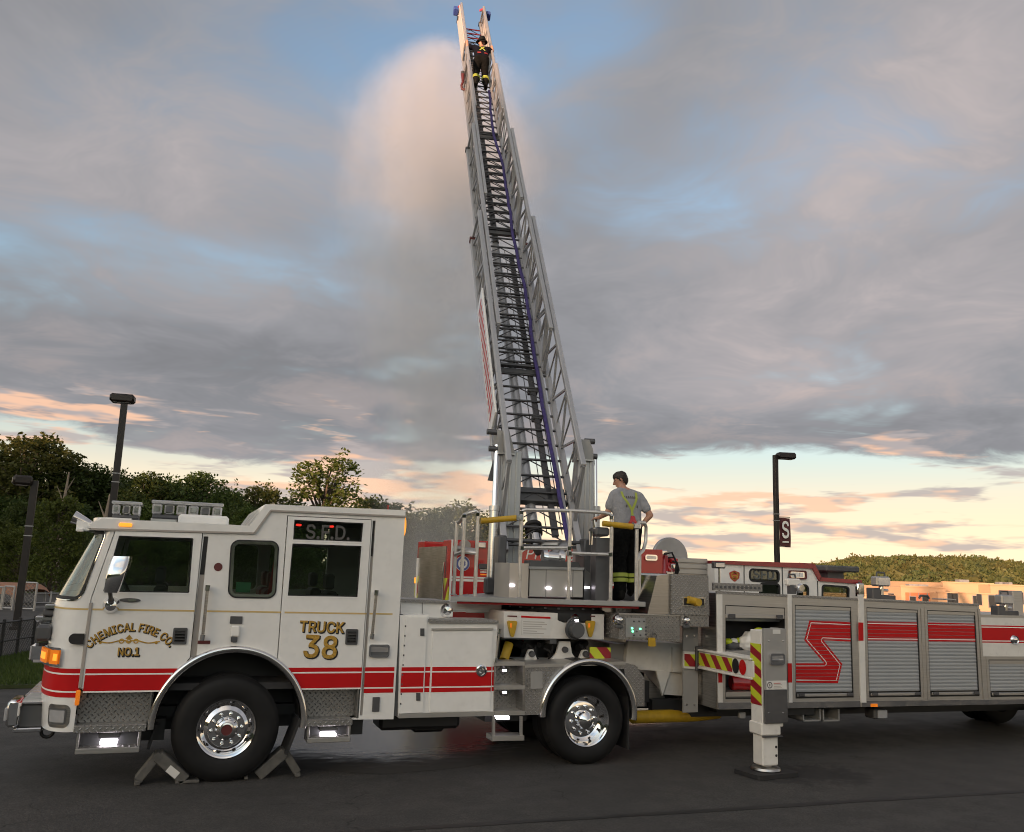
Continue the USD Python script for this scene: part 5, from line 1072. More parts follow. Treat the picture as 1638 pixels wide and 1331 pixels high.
for a_ in (-.40, .12, .36): part('ladder_cable', MB(LM).tube((a_, .4, -.03), (a_, 8.2, -.03), .008, 6), 'dark_steel', truck)
# long white name board on the left side of the base section
w = .57
nbd = part('name_board', MB(LM).box(-w-.10, -w-.065, 2.2, 5.6, .18, .74, .008), 'white_paint', truck)
for k in range(16): s_ = 2.45+k*.19; part('board_lettering', MB(LM).bar((-w-.1025, s_, .30), (-w-.1025, s_+.10, .62), .07, .004, (1, 0, 0)), 'red_stripe', nbd)
for s_ in (2.4, 5.3): part('board_bracket', MB(LM).box(-w-.07, -w-.03, s_, s_+.06, .2, .7), 'dark_steel', nbd)
# tip fittings
wt = .350
fly = stage.GetPrimAtPath(truck.GetPath().pathString+'/ladder_section_003')
for sg in (-1, 1):
    part('tip_cap', MB(LM).bar((sg*wt, LLEN-.30, .80), (sg*wt, LLEN+.45, .50), .06, .07, (1, 0, 0)), 'red_rung', fly)
    part('tip_lamp', MB(LM).box(sg*(wt+.16)-.07, sg*(wt+.16)+.07, LLEN-.55, LLEN-.32, .55, .78, .02), 'blue_lamp' if 'blue_lamp' in LOOK else look('blue_lamp', (.03, .06, .25), .3), fly)
    part('tip_bracket', MB(LM).box(sg*(wt+.05)-.05, sg*(wt+.05)+.05, LLEN-.65, LLEN-.25, .45, .62, .02), 'brushed_steel', fly)
    part('rail_cover', MB(LM).box(sg*(wt+.05)-.012, sg*(wt+.05)+.012, LLEN-3.4, LLEN-.3, .30, .82), 'tip_panel' if 'tip_panel' in LOOK else look('tip_panel', (.52, .50, .47), .5, metal=.2, vary=.05), fly)
mon = part('nozzle', MB(LM).tube((-.46, 15.95, .35), (-.46, 16.25, .42), .04, 12, .055).path([(-.46, 15.95, .35), (-.50, 15.84, .28), (-.48, 15.7, .24), (-.41, 15.68, .24)], .035), 'dark_red', truck, smooth=50)
part('nozzle_tip', MB(LM).tube((-.46, 16.25, .42), (-.46, 16.36, .44), .055, 16), 'dark_steel', mon, smooth=40)
# purple hose up the ladder, lying along the right rail
rr = np.random.RandomState(3); hp = []
for s_ in np.arange(.1, 15.9, .3):
    k_ = 0 if s_ < 8.4 else (1 if s_ < 12.4 else 2); wv = (.40, .36, .28)[k_]; nn = (.14, .20, .28)[k_]
    hp.append((wv-.05+.022*math.sin(s_*1.3)+.008*rr.randn(), s_, nn+.015*math.sin(s_*2.1+1)))
single('fire_hose', MB(LM).path(np.array(hp), .034, 10), 'purple_hose', 'flat purple fire hose running up the inside of the raised ladder', 'hose', smooth=60)
# ------------------------------------------------------------------ people
def ball(p, r): return m3.Manifold.sphere(float(r), 20).translate([float(c) for c in p])
def bone(p, r, q, r2): return m3.Manifold.batch_hull([ball(p, r), ball(q, r2)])
def hull(*pr_): return m3.Manifold.batch_hull([ball(p, r) for p, r in pr_])
def solid(parts_, edge=.022, it=8):
    m = m3.Manifold.batch_boolean(parts_, m3.OpType.Add).refine_to_length(edge); me = m.to_mesh()
    t = trimesh.Trimesh(np.array(me.vert_properties)[:, :3], np.array(me.tri_verts), process=True)
    trimesh.smoothing.filter_taubin(t, .5, -.53, it); return t
def hand(w, d, n, curl=.5, side=1):
    """palm and five fingers at wrist w, pointing along d, back of the hand facing n"""
    w, d, n = (np.asarray(a, float) for a in (w, d, n)); d = d/np.linalg.norm(d); n = n-d*(n@d); n /= np.linalg.norm(n); s_ = np.cross(d, n)*side
    out = [hull((w, .026), (w+d*.085+s_*.030, .016), (w+d*.085-s_*.030, .016), (w+d*.03+s_*.028, .018), (w+d*.03-s_*.026, .018))]
    for k, L in enumerate((.072, .080, .075, .058)):
        b0 = w+d*.088+s_*(.031-.0205*k); a1 = curl*.8; p1 = b0+(d*math.cos(a1)-n*math.sin(a1))*L*.5; a2 = curl*2.0; p2 = p1+(d*math.cos(a2)-n*math.sin(a2))*L*.5
        out += [bone(b0, .0095, p1, .009), bone(p1, .009, p2, .0078)]
    t0 = w+d*.028+s_*.030; t1 = t0+d*.035+s_*.030-n*.012; t2 = t1+d*.030-n*.014*(1+curl)
    return out+[bone(t0, .013, t1, .0105), bone(t1, .0105, t2, .009)]
def head(c, f, up=(0, 0, 1)):
    """head centred on c, facing f"""
    c, f, up = (np.asarray(a, float) for a in (c, f, up)); f = f/np.linalg.norm(f); up = up-f*(up@f); up /= np.linalg.norm(up); r_ = np.cross(f, up)
    L = lambda x, y, z: c+r_*x+f*y+up*z
    return [hull((L(0, -.025, .03), .083), (L(0, .018, .035), .075), (L(0, .035, -.035), .058), (L(0, .052, -.075), .034), (L(0, -.02, -.03), .068)),
            hull((L(0, .092, .012), .010), (L(0, .112, -.020), .013), (L(0, .085, -.024), .016)), hull((L(-.02, .085, -.055), .011), (L(.02, .085, -.055), .011)),
            hull((L(.078, -.012, .012), .014), (L(.080, -.018, -.022), .010)), hull((L(-.078, -.012, .012), .014), (L(-.080, -.018, -.022), .010))], L
def xf(M, t):
    t = t.copy(); t.apply_transform(M); return MB().tm(t)
def ribbon(t, pts, w, lift=.006, ydir=1.):
    """a strap laid over a garment: points in (x, z), thrown on to the cloth from behind (from -y)"""
    V, F = [], []; pts = np.asarray(pts, float); tan = np.gradient(pts, axis=0); tan /= np.linalg.norm(tan, axis=1)[:, None]; nr = np.stack([-tan[:, 1], tan[:, 0]], 1)
    P = np.stack([pts-nr*w/2, pts, pts+nr*w/2], 1).reshape(-1, 2); o = np.column_stack([P[:, 0], np.full(len(P), -1.*ydir), P[:, 1]])
    tri = t.triangles; A_, B_, C_ = tri[:, 0][:, [0, 2]], tri[:, 1][:, [0, 2]], tri[:, 2][:, [0, 2]]
    ys = []
    for p_ in P:
        v0, v1, v2 = B_-A_, C_-A_, p_-A_; den = v0[:, 0]*v1[:, 1]-v1[:, 0]*v0[:, 1]; den = np.where(abs(den) < 1e-12, 1e-12, den)
        u = (v2[:, 0]*v1[:, 1]-v1[:, 0]*v2[:, 1])/den; v = (v0[:, 0]*v2[:, 1]-v2[:, 0]*v0[:, 1])/den; ok = (u >= 0) & (v >= 0) & (u+v <= 1)
        y = tri[ok, 0, 1]+u[ok]*(tri[ok, 1, 1]-tri[ok, 0, 1])+v[ok]*(tri[ok, 2, 1]-tri[ok, 0, 1]); ys.append(y.min() if len(y) else np.nan)
    ys = np.array(ys); ys = np.where(np.isnan(ys), np.nanmax(ys) if not np.all(np.isnan(ys)) else 0, ys)-lift
    V = np.column_stack([P[:, 0], ys, P[:, 1]]); n = len(pts)
    for i in range(n-1):
        for j in range(2): a = i*3+j; F += [[a, a+1, a+4], [a, a+4, a+3]]
    return trimesh.Trimesh(V, np.array(F), process=False)
def person(name_label, M, J, f_head, head_c, dress):
    """J: joints in the person's own frame (x right, y forward, z up)"""
    j = {k: np.asarray(v, float) for k, v in J.items()}
    hd, HL = head(head_c, f_head); core = [hull((j['pel']+[.085, 0, 0], .105), (j['pel']-[.085, 0, 0], .105), (j['wst']+[.075, 0, 0], .098), (j['wst']-[.075, 0, 0], .098)),
        hull((j['wst']+[.07, 0, 0], .098), (j['wst']-[.07, 0, 0], .098), (j['chs']+[.095, 0, 0], .112), (j['chs']-[.095, 0, 0], .112)),
        hull((j['chs']+[.085, 0, 0], .112), (j['chs']-[.085, 0, 0], .112), (j['shR'], .062), (j['shL'], .062), (j['nek'], .06)), bone(j['nek'], .060, head_c+np.array([0, -.01, -.06]), .055)]
    limbs = []
    for s_ in 'LR':
        limbs += [bone(j['sh'+s_], .058, j['el'+s_], .043), bone(j['el'+s_], .043, j['wr'+s_], .028), bone(j['hp'+s_], .095, j['kn'+s_], .062), bone(j['kn'+s_], .062, j['an'+s_], .042), hull((j['an'+s_], .042), (j['toe'+s_], .03), (j['an'+s_]+[0, -.03, -.05], .03))]
        limbs += hand(j['wr'+s_], j['hd'+s_], j['hn'+s_], .7, 1 if s_ == 'R' else -1)
    org = M[:3, 3]; p = thing('person', name_label, 'person', None, org)
    part('body', xf(M, solid(core+limbs+hd, .016, 4)), 'skin', p, smooth=True)
    sh = solid([hull((j['pel']+[.085, 0, .0], .120), (j['pel']-[.085, 0, .0], .120), (j['wst']+[.085, 0, 0], .122), (j['wst']-[.085, 0, 0], .122)),
                hull((j['wst']+[.080, 0, 0], .120), (j['wst']-[.080, 0, 0], .120), (j['chs']+[.11, 0, 0], .125), (j['chs']-[.11, 0, 0], .125)),
                hull((j['chs']+[.10, 0, 0], .125), (j['chs']-[.10, 0, 0], .125), (j['shR'], .076), (j['shL'], .076), (j['nek']-[0, 0, .02], .068))]
               +[bone(j['sh'+s_], .078, j['sh'+s_]*.36+j['el'+s_]*.64, .076) for s_ in 'LR'], .02, 6)
    nz = meshkit.fbm(sh.vertices*np.array([9., 9., 5.]), 3, 4)[:, None]-.5; sh.vertices = sh.vertices+sh.vertex_normals*nz*.030
    shirt = part('shirt', xf(M, sh), dress['shirt'], p, smooth=True)
    tr_ = [hull((j['pel']+[.09, 0, .02], .128), (j['pel']-[.09, 0, .02], .128), (j['hpL'], .12), (j['hpR'], .12))]
    for s_ in 'LR': tr_ += [bone(j['hp'+s_], .122, j['kn'+s_], .098), bone(j['kn'+s_], .098, j['an'+s_]+[0, 0, .04], .090)]
    tr_ = solid(tr_, .024, 6); nz = meshkit.fbm(tr_.vertices*np.array([8., 8., 7.]), 3, 9)[:, None]-.5; tr_.vertices = tr_.vertices+tr_.vertex_normals*nz*.04
    trousers = part('trousers', xf(M, tr_), 'turnout', p, smooth=True)
    for s_ in 'LR':
        k, a = j['kn'+s_], j['an'+s_]; e = (a-k)/np.linalg.norm(a-k); c0 = k+(a-k)*.50
        A = np.eye(3); zz = -e; xx = np.cross([0, 1, 0], zz); xx /= np.linalg.norm(xx); A = np.stack([xx, zz, np.cross(xx, zz)])
        for o_ in (-.035, .035): part('reflective_band', xf(M, trimesh.Trimesh(*MB().lathe([(.102, -.026), (.112, -.026), (.111, .026), (.101, .026)], c0+e*o_, 22, A).mesh(), process=False)), 'hivis', p, smooth=40)
        part('boot', xf(M, solid([hull((a+[0, 0, .10], .072), (a+[0, -.02, -.03], .060), (j['toe'+s_], .048), (j['toe'+s_]-[0, .08, 0], .052), (a+[0, -.04, -.06], .042))], .03, 3)), 'boot', p, smooth=True)
    return p, HL, sh, tr_
# the firefighter at the turntable controls: back to us, head turned down to the left
FB = bf+.50
pa = np.array([K(1003, 900, FB)[0], FB]); base_ = TC+HR*pa[0]+HF*pa[1]; base_ = np.array([base_[0], base_[1], PZ])
def frame(o, yaw, tilt=0.):
    f = HF*math.cos(yaw)-HR*math.sin(yaw); r_ = np.array([f[1], -f[0], 0]); M = np.eye(4); M[:3, 0], M[:3, 1], M[:3, 2], M[:3, 3] = r_, f, (0, 0, 1), o; return M
M1 = frame(base_, math.radians(14))
J1 = dict(pel=(0, 0, .98), wst=(.0, .0, 1.13), chs=(-.01, .03, 1.34), nek=(-.035, .06, 1.53), shL=(-.195, .04, 1.455), shR=(.185, .02, 1.45), elL=(-.265, .10, 1.20), wrL=(-.26, .34, 1.14), hdL=(-.05, 1, -.05), hnL=(0, 0, 1),
          elR=(.315, -.10, 1.19), wrR=(.20, -.02, 1.03), hdR=(-.55, .5, -.65), hnR=(.8, -.5, .2), hpL=(-.095, 0, .93), hpR=(.095, 0, .93), knL=(-.105, .03, .51), knR=(.10, .03, .51), anL=(-.11, -.01, .11), anR=(.11, .0, .11), toeL=(-.13, .15, .045), toeR=(.14, .15, .045))
hc1 = np.array([-.060, .105, 1.675]); fh1 = np.array([-.85, .55, -.42])
p1, HL1, sh1, tr1 = person('firefighter in grey T-shirt with lime braces standing at the turntable rail', M1, J1, fh1, hc1, dict(shirt='shirt'))
hr_ = solid([hull((HL1(0, -.028, .040), .088), (HL1(0, .014, .052), .079), (HL1(0, -.040, -.015), .073), (HL1(0, -.045, -.045), .050)), hull((HL1(.055, -.02, .02), .033), (HL1(.068, .0, .0), .016)), hull((HL1(-.055, -.02, .02), .033), (HL1(-.068, .0, .0), .016))], .02, 2)
hr_.vertices = hr_.vertices+hr_.vertex_normals*(meshkit.fbm(hr_.vertices*60, 2, 3)[:, None]-.5)*.014; part('hair', xf(M1, hr_), 'hair', p1, smooth=True)
gl = MB().tube(HL1(.078, -.01, .012), HL1(.045, .085, .016), .004, 6).tube(HL1(-.078, -.01, .012), HL1(-.045, .085, .016), .004, 6).tube(HL1(-.045, .088, .014), HL1(.045, .088, .014), .004, 6)
part('glasses', xf(M1, trimesh.Trimesh(*gl.mesh(), process=False)), 'charcoal', p1)
for xs in ((-.125, -.115, -.055, .0, .012), (.105, .098, .055, .01, .0)):
    part('brace', xf(M1, ribbon(sh1, np.column_stack([np.interp(np.linspace(0, 1, 14), np.linspace(0, 1, 5), xs), np.linspace(1.50, 1.17, 14)]), .036)), 'hivis', p1, smooth=60)
for xs in ((.0, -.02, -.07), (.01, .03, .09)):
    part('brace_end', xf(M1, ribbon(sh1, np.column_stack([np.interp(np.linspace(0, 1, 8), np.linspace(0, 1, 3), xs), np.linspace(1.16, 1.02, 8)]), .050, .010)), 'red_paint', p1, smooth=60)
rr = random.Random(4)
for row, (z_, n_) in enumerate(((1.425, 7), (1.30, 4))):
    for k in range(n_):
        x_ = -.115+.235*(k+.5)/n_; zz = z_-.10*(x_*5)**2*.25
        part('shirt_print', xf(M1, ribbon(sh1, [(x_, zz+.018), (x_+.004, zz), (x_-.004, zz-.018)], .020+.006*rr.random(), .004)), 'ink', p1)
A = np.array([[1, 0, 0], [0, 0, 1], [0, -1, 0]], float); V = MB().lathe([(.205, -.025), (.218, -.02), (.218, .02), (.205, .025)], (0, 0, 0), 36, A); v, f = V.mesh(); v = v*np.array([1.03, .66, 1])+np.array([0, 0, 1.005]); part('belt', xf(M1, trimesh.Trimesh(v, f, process=False)), 'boot', p1, smooth=40)
# the firefighter climbing the ladder
def LP(a, s, n): return L0+HR*a+ES*s+EN*n
S0 = 15.85; foot = LP(.04, S0, .30); M2 = frame(foot-HF*.02, math.radians(0))
def loc2(P): return np.linalg.inv(M2)[:3, :3]@(np.asarray(P)-M2[:3, 3])
hL = loc2(LP(-.355, S0+1.62, .24+.62)); hR = loc2(LP(.355, S0+1.45, .24+.62))
J2 = dict(pel=(0, .16, .93), wst=(.005, .20, 1.07), chs=(.01, .30, 1.27), nek=(.02, .38, 1.44), shL=(-.18, .36, 1.38), shR=(.20, .36, 1.38), elL=tuple(hL*.5+np.array([-.19, .36, 1.36])*.5+np.array([-.10, -.10, -.10])), wrL=tuple(hL+np.array([.0, -.10, .0])), hdL=(.1, 1, .2), hnL=(-.6, -.2, 1),
          elR=tuple(hR*.5+np.array([.19, .36, 1.36])*.5+np.array([.08, -.08, -.10])), wrR=tuple(hR+np.array([0, -.10, 0])), hdR=(-.1, 1, .2), hnR=(.6, -.2, 1), hpL=(-.10, .16, .88), hpR=(.10, .16, .88), knL=(-.13, .22, .50), knR=(.13, .24, .50), anL=(-.14, .0, .12), anR=(.13, .02, .12), toeL=(-.15, .15, .05), toeR=(.15, .17, .05))
hc2 = np.array([.025, .43, 1.59]); fh2 = np.array([.05, .9, -.1])
p2, HL2, sh2, tr2 = person('firefighter in black helmet and dark clothes climbing near the ladder tip', M2, J2, fh2, hc2, dict(shirt='navy_shirt'))
hv = MB(); Ah = np.array([[1, 0, 0], [0, 0, 1], [0, -1, 0]], float)
hv.lathe([(.175, -.02), (.155, -.012), (.118, .02), (.112, .07), (.085, .125), (.04, .150), (0, .155)], (0, 0, 0), 28, Ah); v, f = hv.mesh(); v = v*np.array([.95, 1.15, 1])+np.array([0, -.02, 0])
helm = part('helmet', xf(M2, trimesh.Trimesh(v@trimesh.transformations.rotation_matrix(.12, (1, 0, 0))[:3, :3].T+HL2(0, -.01, .055), f, process=False)), 'boot', p2, smooth=40)
part('helmet_brim', xf(M2, solid([hull((HL2(0, -.12, .03), .03), (HL2(.10, -.20, -.05), .014), (HL2(-.10, -.20, -.05), .014), (HL2(0, -.20, -.08), .014))], .03, 2)), 'boot', helm, smooth=True)
for xs in ((-.07, .09), (.09, -.07)): part('brace', xf(M2, ribbon(sh2, np.column_stack([np.linspace(xs[0], xs[1], 10), np.linspace(1.38, 1.19, 10)]), .028)), 'hivis', p2, smooth=60)
for x_ in (-.08, .11): part('brace_end', xf(M2, ribbon(sh2, [(x_-.05, 1.09), (x_, 1.085), (x_+.05, 1.09)], .05, .01)), 'seat_red', p2)
# ------------------------------------------------------------------ the engine parked behind
YE = 5.5
def EP(px, py, y=YE): return S(px, py, y)
eng = thing('fire_engine', 'red and white pumper fire engine parked behind the ladder truck, facing right', 'fire engine', None, (EP(722, 900)[0], YE+1.25, 0))
xr, xf_ = EP(721, 900)[0], EP(1372, 940)[0]; ztop1 = EP(722, 863)[1]; xb2 = EP(1058, 900)[0]; ztop2 = EP(1040, 877)[1]; xcab = EP(1143, 920)[0]
part('body', MB().box(xr, xb2, YE, YE+2.45, .55, ztop1-.45).box(xr, xr+1.15, YE, YE+.55, ztop1-.46, ztop1, .01).box(xr, xr+1.15, YE+1.9, YE+2.45, ztop1-.46, ztop1, .01).box(xr+1.15, xb2, YE, YE+.5, ztop1-.46, EP(900, 875)[1], .01), 'red_paint', eng)
part('rear_face', MB().box(xr-.02, xr, YE+.28, YE+2.3, .6, ztop1-.12), 'brushed_steel', eng)
for y0 in (YE+.02, YE+2.2): part('rear_chevrons', MB().box(xr-.025, xr-.004, y0, y0+.24, .6, EP(715, 925)[1]), 'chevron_engine', eng)
part('rear_lamp', MB().box(xr-.06, xr-.02, YE+2.28, YE+2.40, 2.0, 2.12, .02), 'amber_glow', eng)
part('rear_mast', MB().box(xr-.05, xr-.01, YE+2.25, YE+2.30, 1.6, EP(676, 893, 7.7)[1]), 'white_line', eng)
part('rear_handrail', MB().tube((xr-.07, YE+.2, 1.6), (xr-.07, YE+.2, 2.45), .02, 10), 'chrome', eng, smooth=40)
part('corner_trim', MB().box(xr-.006, xr+.03, YE-.008, YE, .6, ztop1), 'white_line', eng)
for z_, h_ in ((EP(740, 923.5)[1], .016), (EP(740, 928)[1], .022), (EP(740, 976)[1], .03)): part('white_line', MB().box(xr+.03, xb2, YE-.006, YE, z_-h_, z_+h_), 'white_line', eng)
for y_, x0_, x1_ in ((931, 942, 955), (936, 942, 955), (915, 942, 955)): a, c = EP(x0_, y_), EP(x1_, y_); part('stripe', MB().box(a[0], c[0], YE-.010, YE, a[1]-.014, a[1]+.014), 'white_line', eng)
c = EP(740, 901.5); b = MB().prism(Point(*c).buffer(.140), YE-.008, YE); em = part('emblem', b, 'white_line', eng)
part('emblem_ring', MB().prism(Point(*c).buffer(.132).difference(Point(*c).buffer(.092)), YE-.012, YE-.008), look('emblem_blue', (.10, .12, .30), .4), em); part('emblem_star', MB().prism(shapely.union_all([sbox(c[0]-.02, c[1]-.055, c[0]+.02, c[1]+.055), affinity.rotate(sbox(c[0]-.02, c[1]-.055, c[0]+.02, c[1]+.055), 60), affinity.rotate(sbox(c[0]-.02, c[1]-.055, c[0]+.02, c[1]+.055), 120)]), YE-.012, YE-.008), 'emblem_blue', em)
t_ = affinity.skew(text2d('Providence', .24, False), xs=14); t_ = affinity.translate(t_, 0, 0); a, c = np.array(EP(841, 894)), np.array(EP(955, 896)); k_ = np.linalg.norm(c-a)/(t_.bounds[2]-t_.bounds[0])
t_ = affinity.translate(affinity.scale(t_, k_, 1, origin=(0, 0)), a[0]-t_.bounds[0]*k_, a[1]); part('script_lettering', MB().prism(t_, YE-.010, YE), 'white_line', eng)
part('lettering_flourish', MB().prism(LineString([(a[0]-.30, a[1]-.06), (a[0]-.05, a[1]+.16), (a[0]+.22, a[1]+.30)]).buffer(.012), YE-.010, YE), 'white_line', eng)
for px, py in ((768, 872), (773, 906)): q = EP(px, py); part('side_lamp', MB().box(q[0]-.10, q[0]+.10, YE-.05, YE, q[1]-.05, q[1]+.05, .02), 'clear_lens' if py < 900 else 'dark_steel', eng)
q = EP(741, 878); part('side_valve', MB().tube((q[0]-.22, YE-.12, q[1]), (q[0]+.2, YE-.12, q[1]-.04), .06, 14).tube((q[0], YE-.14, q[1]+.06), (q[0], YE, q[1]+.06), .10, 16), 'aluminium', eng, smooth=40)
for k in range(3): a, c = EP(768, 911+k*4), EP(780, 911+k*4); part('side_line', MB().box(a[0], c[0], YE-.02, YE, a[1]-.012, a[1]+.012), 'white_line' if k < 2 else 'amber', eng)
# pump panel and ribbed body part
a, c = EP(1024, 878), EP(1058, 940); part('pump_panel', MB().box(a[0], c[0], YE-.05, YE+.0, c[1]-.4, a[1], .01), 'red_paint', eng)
a, c = EP(1029, 887), EP(1048, 897); pl_ = part('panel_lamp', MB().prism(rrect(a[0], c[0], c[1], a[1], .04), YE-.09, YE-.05), 'chrome', eng); part('lamp_face', MB().prism(rrect(a[0]+.03, c[0]-.03, c[1]+.03, a[1]-.03, .03), YE-.10, YE-.09), 'clear_lens', pl_)
for z_ in (931, 935): a, c = EP(1024, z_), EP(1062, z_); part('white_line', MB().box(a[0], c[0], YE-.056, YE-.05, a[1]-.012, a[1]+.012), 'white_line', eng)
b = MB()
for px, py, px2, py2, r_ in ((1062, 890, 1062, 920, .09), (1062, 915, 1080, 905, .08), (1072, 895, 1082, 899, .07), (1066, 905, 1076, 915, .10)): p_, q_ = at_y(px, py, YE+.3), at_y(px2, py2, YE+.2); b.tube(p_, q_, r_, 14)
part('pump_valve', b, 'red_paint', eng, smooth=40)
for px, py in ((1060, 884), (1070, 918), (1078, 906)): q = at_y(px, py, YE+.15); part('pump_fitting', MB().box(q[0]-.09, q[0]+.09, q[1]-.05, q[1]+.05, q[2]-.05, q[2]+.05, .02), 'polished', eng)
for k in range(3): part('pump_hose', MB().path([at_y(1063+k*6, 886+k*6, YE+.1), at_y(1075+k*4, 884+k*8, YE-.02), at_y(1082+k*2, 900+k*6, YE+.0), at_y(1080, 925, YE+.1)], .02), 'black_rubber', eng, smooth=50)
q = EP(1072, 889, YE+1.1); part('reel_disc', MB().lathe([(0, -.03), (.42, -.03), (.44, -.01), (.44, .05), (0, .05)], (q[0], YE+1.1, q[1]-.04), 48), 'galvanised', eng, smooth=35)
n_ = 9; zt, zb = EP(1110, 892)[1], EP(1110, 950)[1]-.3
for k in range(n_): z0 = zb+(zt-zb)*k/n_; part('ribbed_panel', MB().box(xb2+.42, xcab, YE+.25, YE+.30, z0+.008, z0+(zt-zb)/n_-.008, .012), 'aluminium', eng)
part('hose_bed', MB().box(xb2, xcab, YE+.30, YE+2.2, .6, zt-.02), 'brushed_steel', eng)
# cab
zr0 = EP(1155, 897)[1]; xs0, xs1, xs2 = EP(1298, 904)[0], EP(1309, 926)[0], xf_; zl = EP(1310, 925)[1]; zle = EP(1372, 930)[1]; zk = 1.55
cabp = Polygon([(xcab, .6), (xcab, zr0-.06), (xs0, EP(1298, 905)[1]-.06), (xs1, zl-.04), (xs2, zle-.04), (xs2+.05, 1.9), (xs2+.22, 1.45), (xs2+.2, .6)])
def ER(pts, r_): return rpoly([EP(*p_) for p_ in pts], r_)
wS = ER([(1200, 911), (1245, 914), (1245, 931), (1200, 928)], .07); wR = ER([(1216, 934), (1246, 935), (1246, 962), (1216, 962)], .07); wM = ER([(1276, 936), (1292, 937), (1292, 962), (1276, 962)], .08); wF = ER([(1316, 937), (1357, 940), (1356, 966), (1316, 964)], .05)
cb_ = part('cab', MB().prism(cabp.difference(shapely.union_all([wS, wR, wM, wF])), YE, YE+.05), 'white_paint', eng); part('far_side', MB().prism(cabp.difference(shapely.union_all([wM, wF])), YE+2.4, YE+2.45), 'white_paint', cb_)
part('cab_ends', MB().box(xcab, xcab+.04, YE+.05, YE+2.4, .6, zr0-.07), 'white_paint', cb_); part('cab_nose', MB().box(xs2+.16, xs2+.20, YE+.05, YE+2.4, .6, 1.5), 'white_paint', cb_)
for w_, m_ in ((wS, 'tinted_glass'), (wR, 'tinted_glass'), (wM, 'window_glass'), (wF, 'window_glass')):
    wd = part('window', MB().prism(w_.buffer(.03).difference(w_.buffer(-.012)), YE-.012, YE+.01), 'black_rubber', eng); part('pane', MB().prism(w_, YE+.015, YE+.02), m_, wd)
    if w_ is wS:
        t_ = text2d('SFD', .20); a, c = np.array(EP(1206, 926)), np.array(EP(1239, 928.5)); k_ = np.linalg.norm(c-a)/(t_.bounds[2]-t_.bounds[0]); part('lettering', MB().prism(affinity.translate(affinity.scale(t_, k_, 1, origin=(0, 0)), a[0]-t_.bounds[0]*k_, a[1]), YE+.008, YE+.012), look('dim_lettering', (.10, .11, .11), .6), wd)
part('window_lining', MB().box(xcab+.1, xs0, YE+.3, YE+.32, 1.4, zr0-.12), 'interior', eng)
rf = MB().prism(Polygon([(xcab+.1, zr0-.07), (xcab+.1, zr0), (xs0, EP(1298, 901)[1]), (xs0+.0, EP(1298, 906)[1]-.05)]), YE-.05, YE+2.5).prism(Polygon([(xs0-.01, EP(1298, 901)[1]), (xs0+.05, EP(1298, 902)[1]), (xs1+.05, zl+.02), (xs1+.0, zl-.06), (xs0, EP(1298, 906)[1]-.05)]), YE-.05, YE+2.5).prism(Polygon([(xs1, zl-.06), (xs1+.02, zl+.02), (xs2+.08, zle+.03), (xs2+.08, zle-.06)]), YE-.05, YE+2.5)
part('cab_roof', rf, 'dark_roof_red' if 'dark_roof_red' in LOOK else look('dark_roof_red', (.26, .018, .022), .35, coat=.4), eng)
for px in (1190, 1251, 1307.5): a, c = EP(px, 903 if px < 1300 else 929), EP(px, 965); part('door_seam', MB().box(a[0]-.012, a[0]+.012, YE-.006, YE, c[1], a[1]), 'charcoal', eng)
a, c = EP(1261, 912), EP(1289, 927); fr_ = part('marker_frame', MB().prism(rrect(a[0], c[0], c[1], a[1], .04).difference(rrect(a[0]+.03, c[0]-.03, c[1]+.03, a[1]-.03, .03)), YE-.04, YE), 'dark_red', eng); part('marker_frame_inner', MB().prism(rrect(a[0]+.03, c[0]-.03, c[1]+.03, a[1]-.03, .03), YE-.02, YE), 'chrome', fr_)
for k in range(3): w_ = (c[0]-a[0]-.14)/3; part('marker_light', MB().box(a[0]+.07+k*w_, a[0]+.07+(k+1)*w_-.02, YE-.035, YE-.02, (a[1]+c[1])/2-.05, (a[1]+c[1])/2+.05, .008), 'white_line', fr_)
bd = rpoly([EP(1166, 916), EP(1174, 912.5), EP(1183, 916), EP(1182, 925), EP(1175, 931), EP(1168, 925)], .03); part('shield_badge', MB().prism(bd, YE-.012, YE), look('badge_orange', (.42, .06, .03), .4), eng); part('shield_line', MB().prism(bd.buffer(-.035).difference(bd.buffer(-.055)), YE-.016, YE-.012), 'gold', eng); q = bd.centroid
for k in range(3): part('shield_mark', MB().box(q.x-.06, q.x+.06, YE-.016, YE-.012, q.y-.075+k*.06, q.y-.05+k*.06), 'gold', eng)
a, c = EP(1303, 911, YE+.9), EP(1340, 919, YE+.9); part('light_bar', MB().box(a[0], c[0]+.3, YE+.5, YE+2.0, zl+.16, zl+.30, .03), 'charcoal', eng); part('bar_mount', MB().box(a[0]+.2, c[0], YE+.7, YE+1.8, zl, zl+.16), 'dark_steel', eng)
q = EP(1361, 940); part('side_mirror', MB().box(q[0]-.06, q[0]+.14, YE-.28, YE-.18, q[1]-.20, q[1]+.10, .05), 'chrome', eng, smooth=40); part('mirror_arm', MB().tube((q[0]+.1, YE-.2, q[1]+.08), (q[0]+.25, YE+.1, q[1]+.16), .02, 8), 'charcoal', eng)
part('engine_seat', MB().box(xs1+.1, xs1+.5, YE+.4, YE+.9, 1.4, 1.9, .08), 'interior', eng)
b = MB()
part('undercarriage', MB().box(xr+.1, xs2-.1, YE+.6, YE+1.9, .5, .8), 'chassis_black', eng)
for wx, dual in ((xr+2.4, 1), (xs2-1.7, 0)):
    for yy, sg in ((YE+.03, 1), (YE+2.42, -1)): wheel('engine_wheel', wx, .525, .525, yy, .30, False, parent=eng, sgn=sg, detail=False)
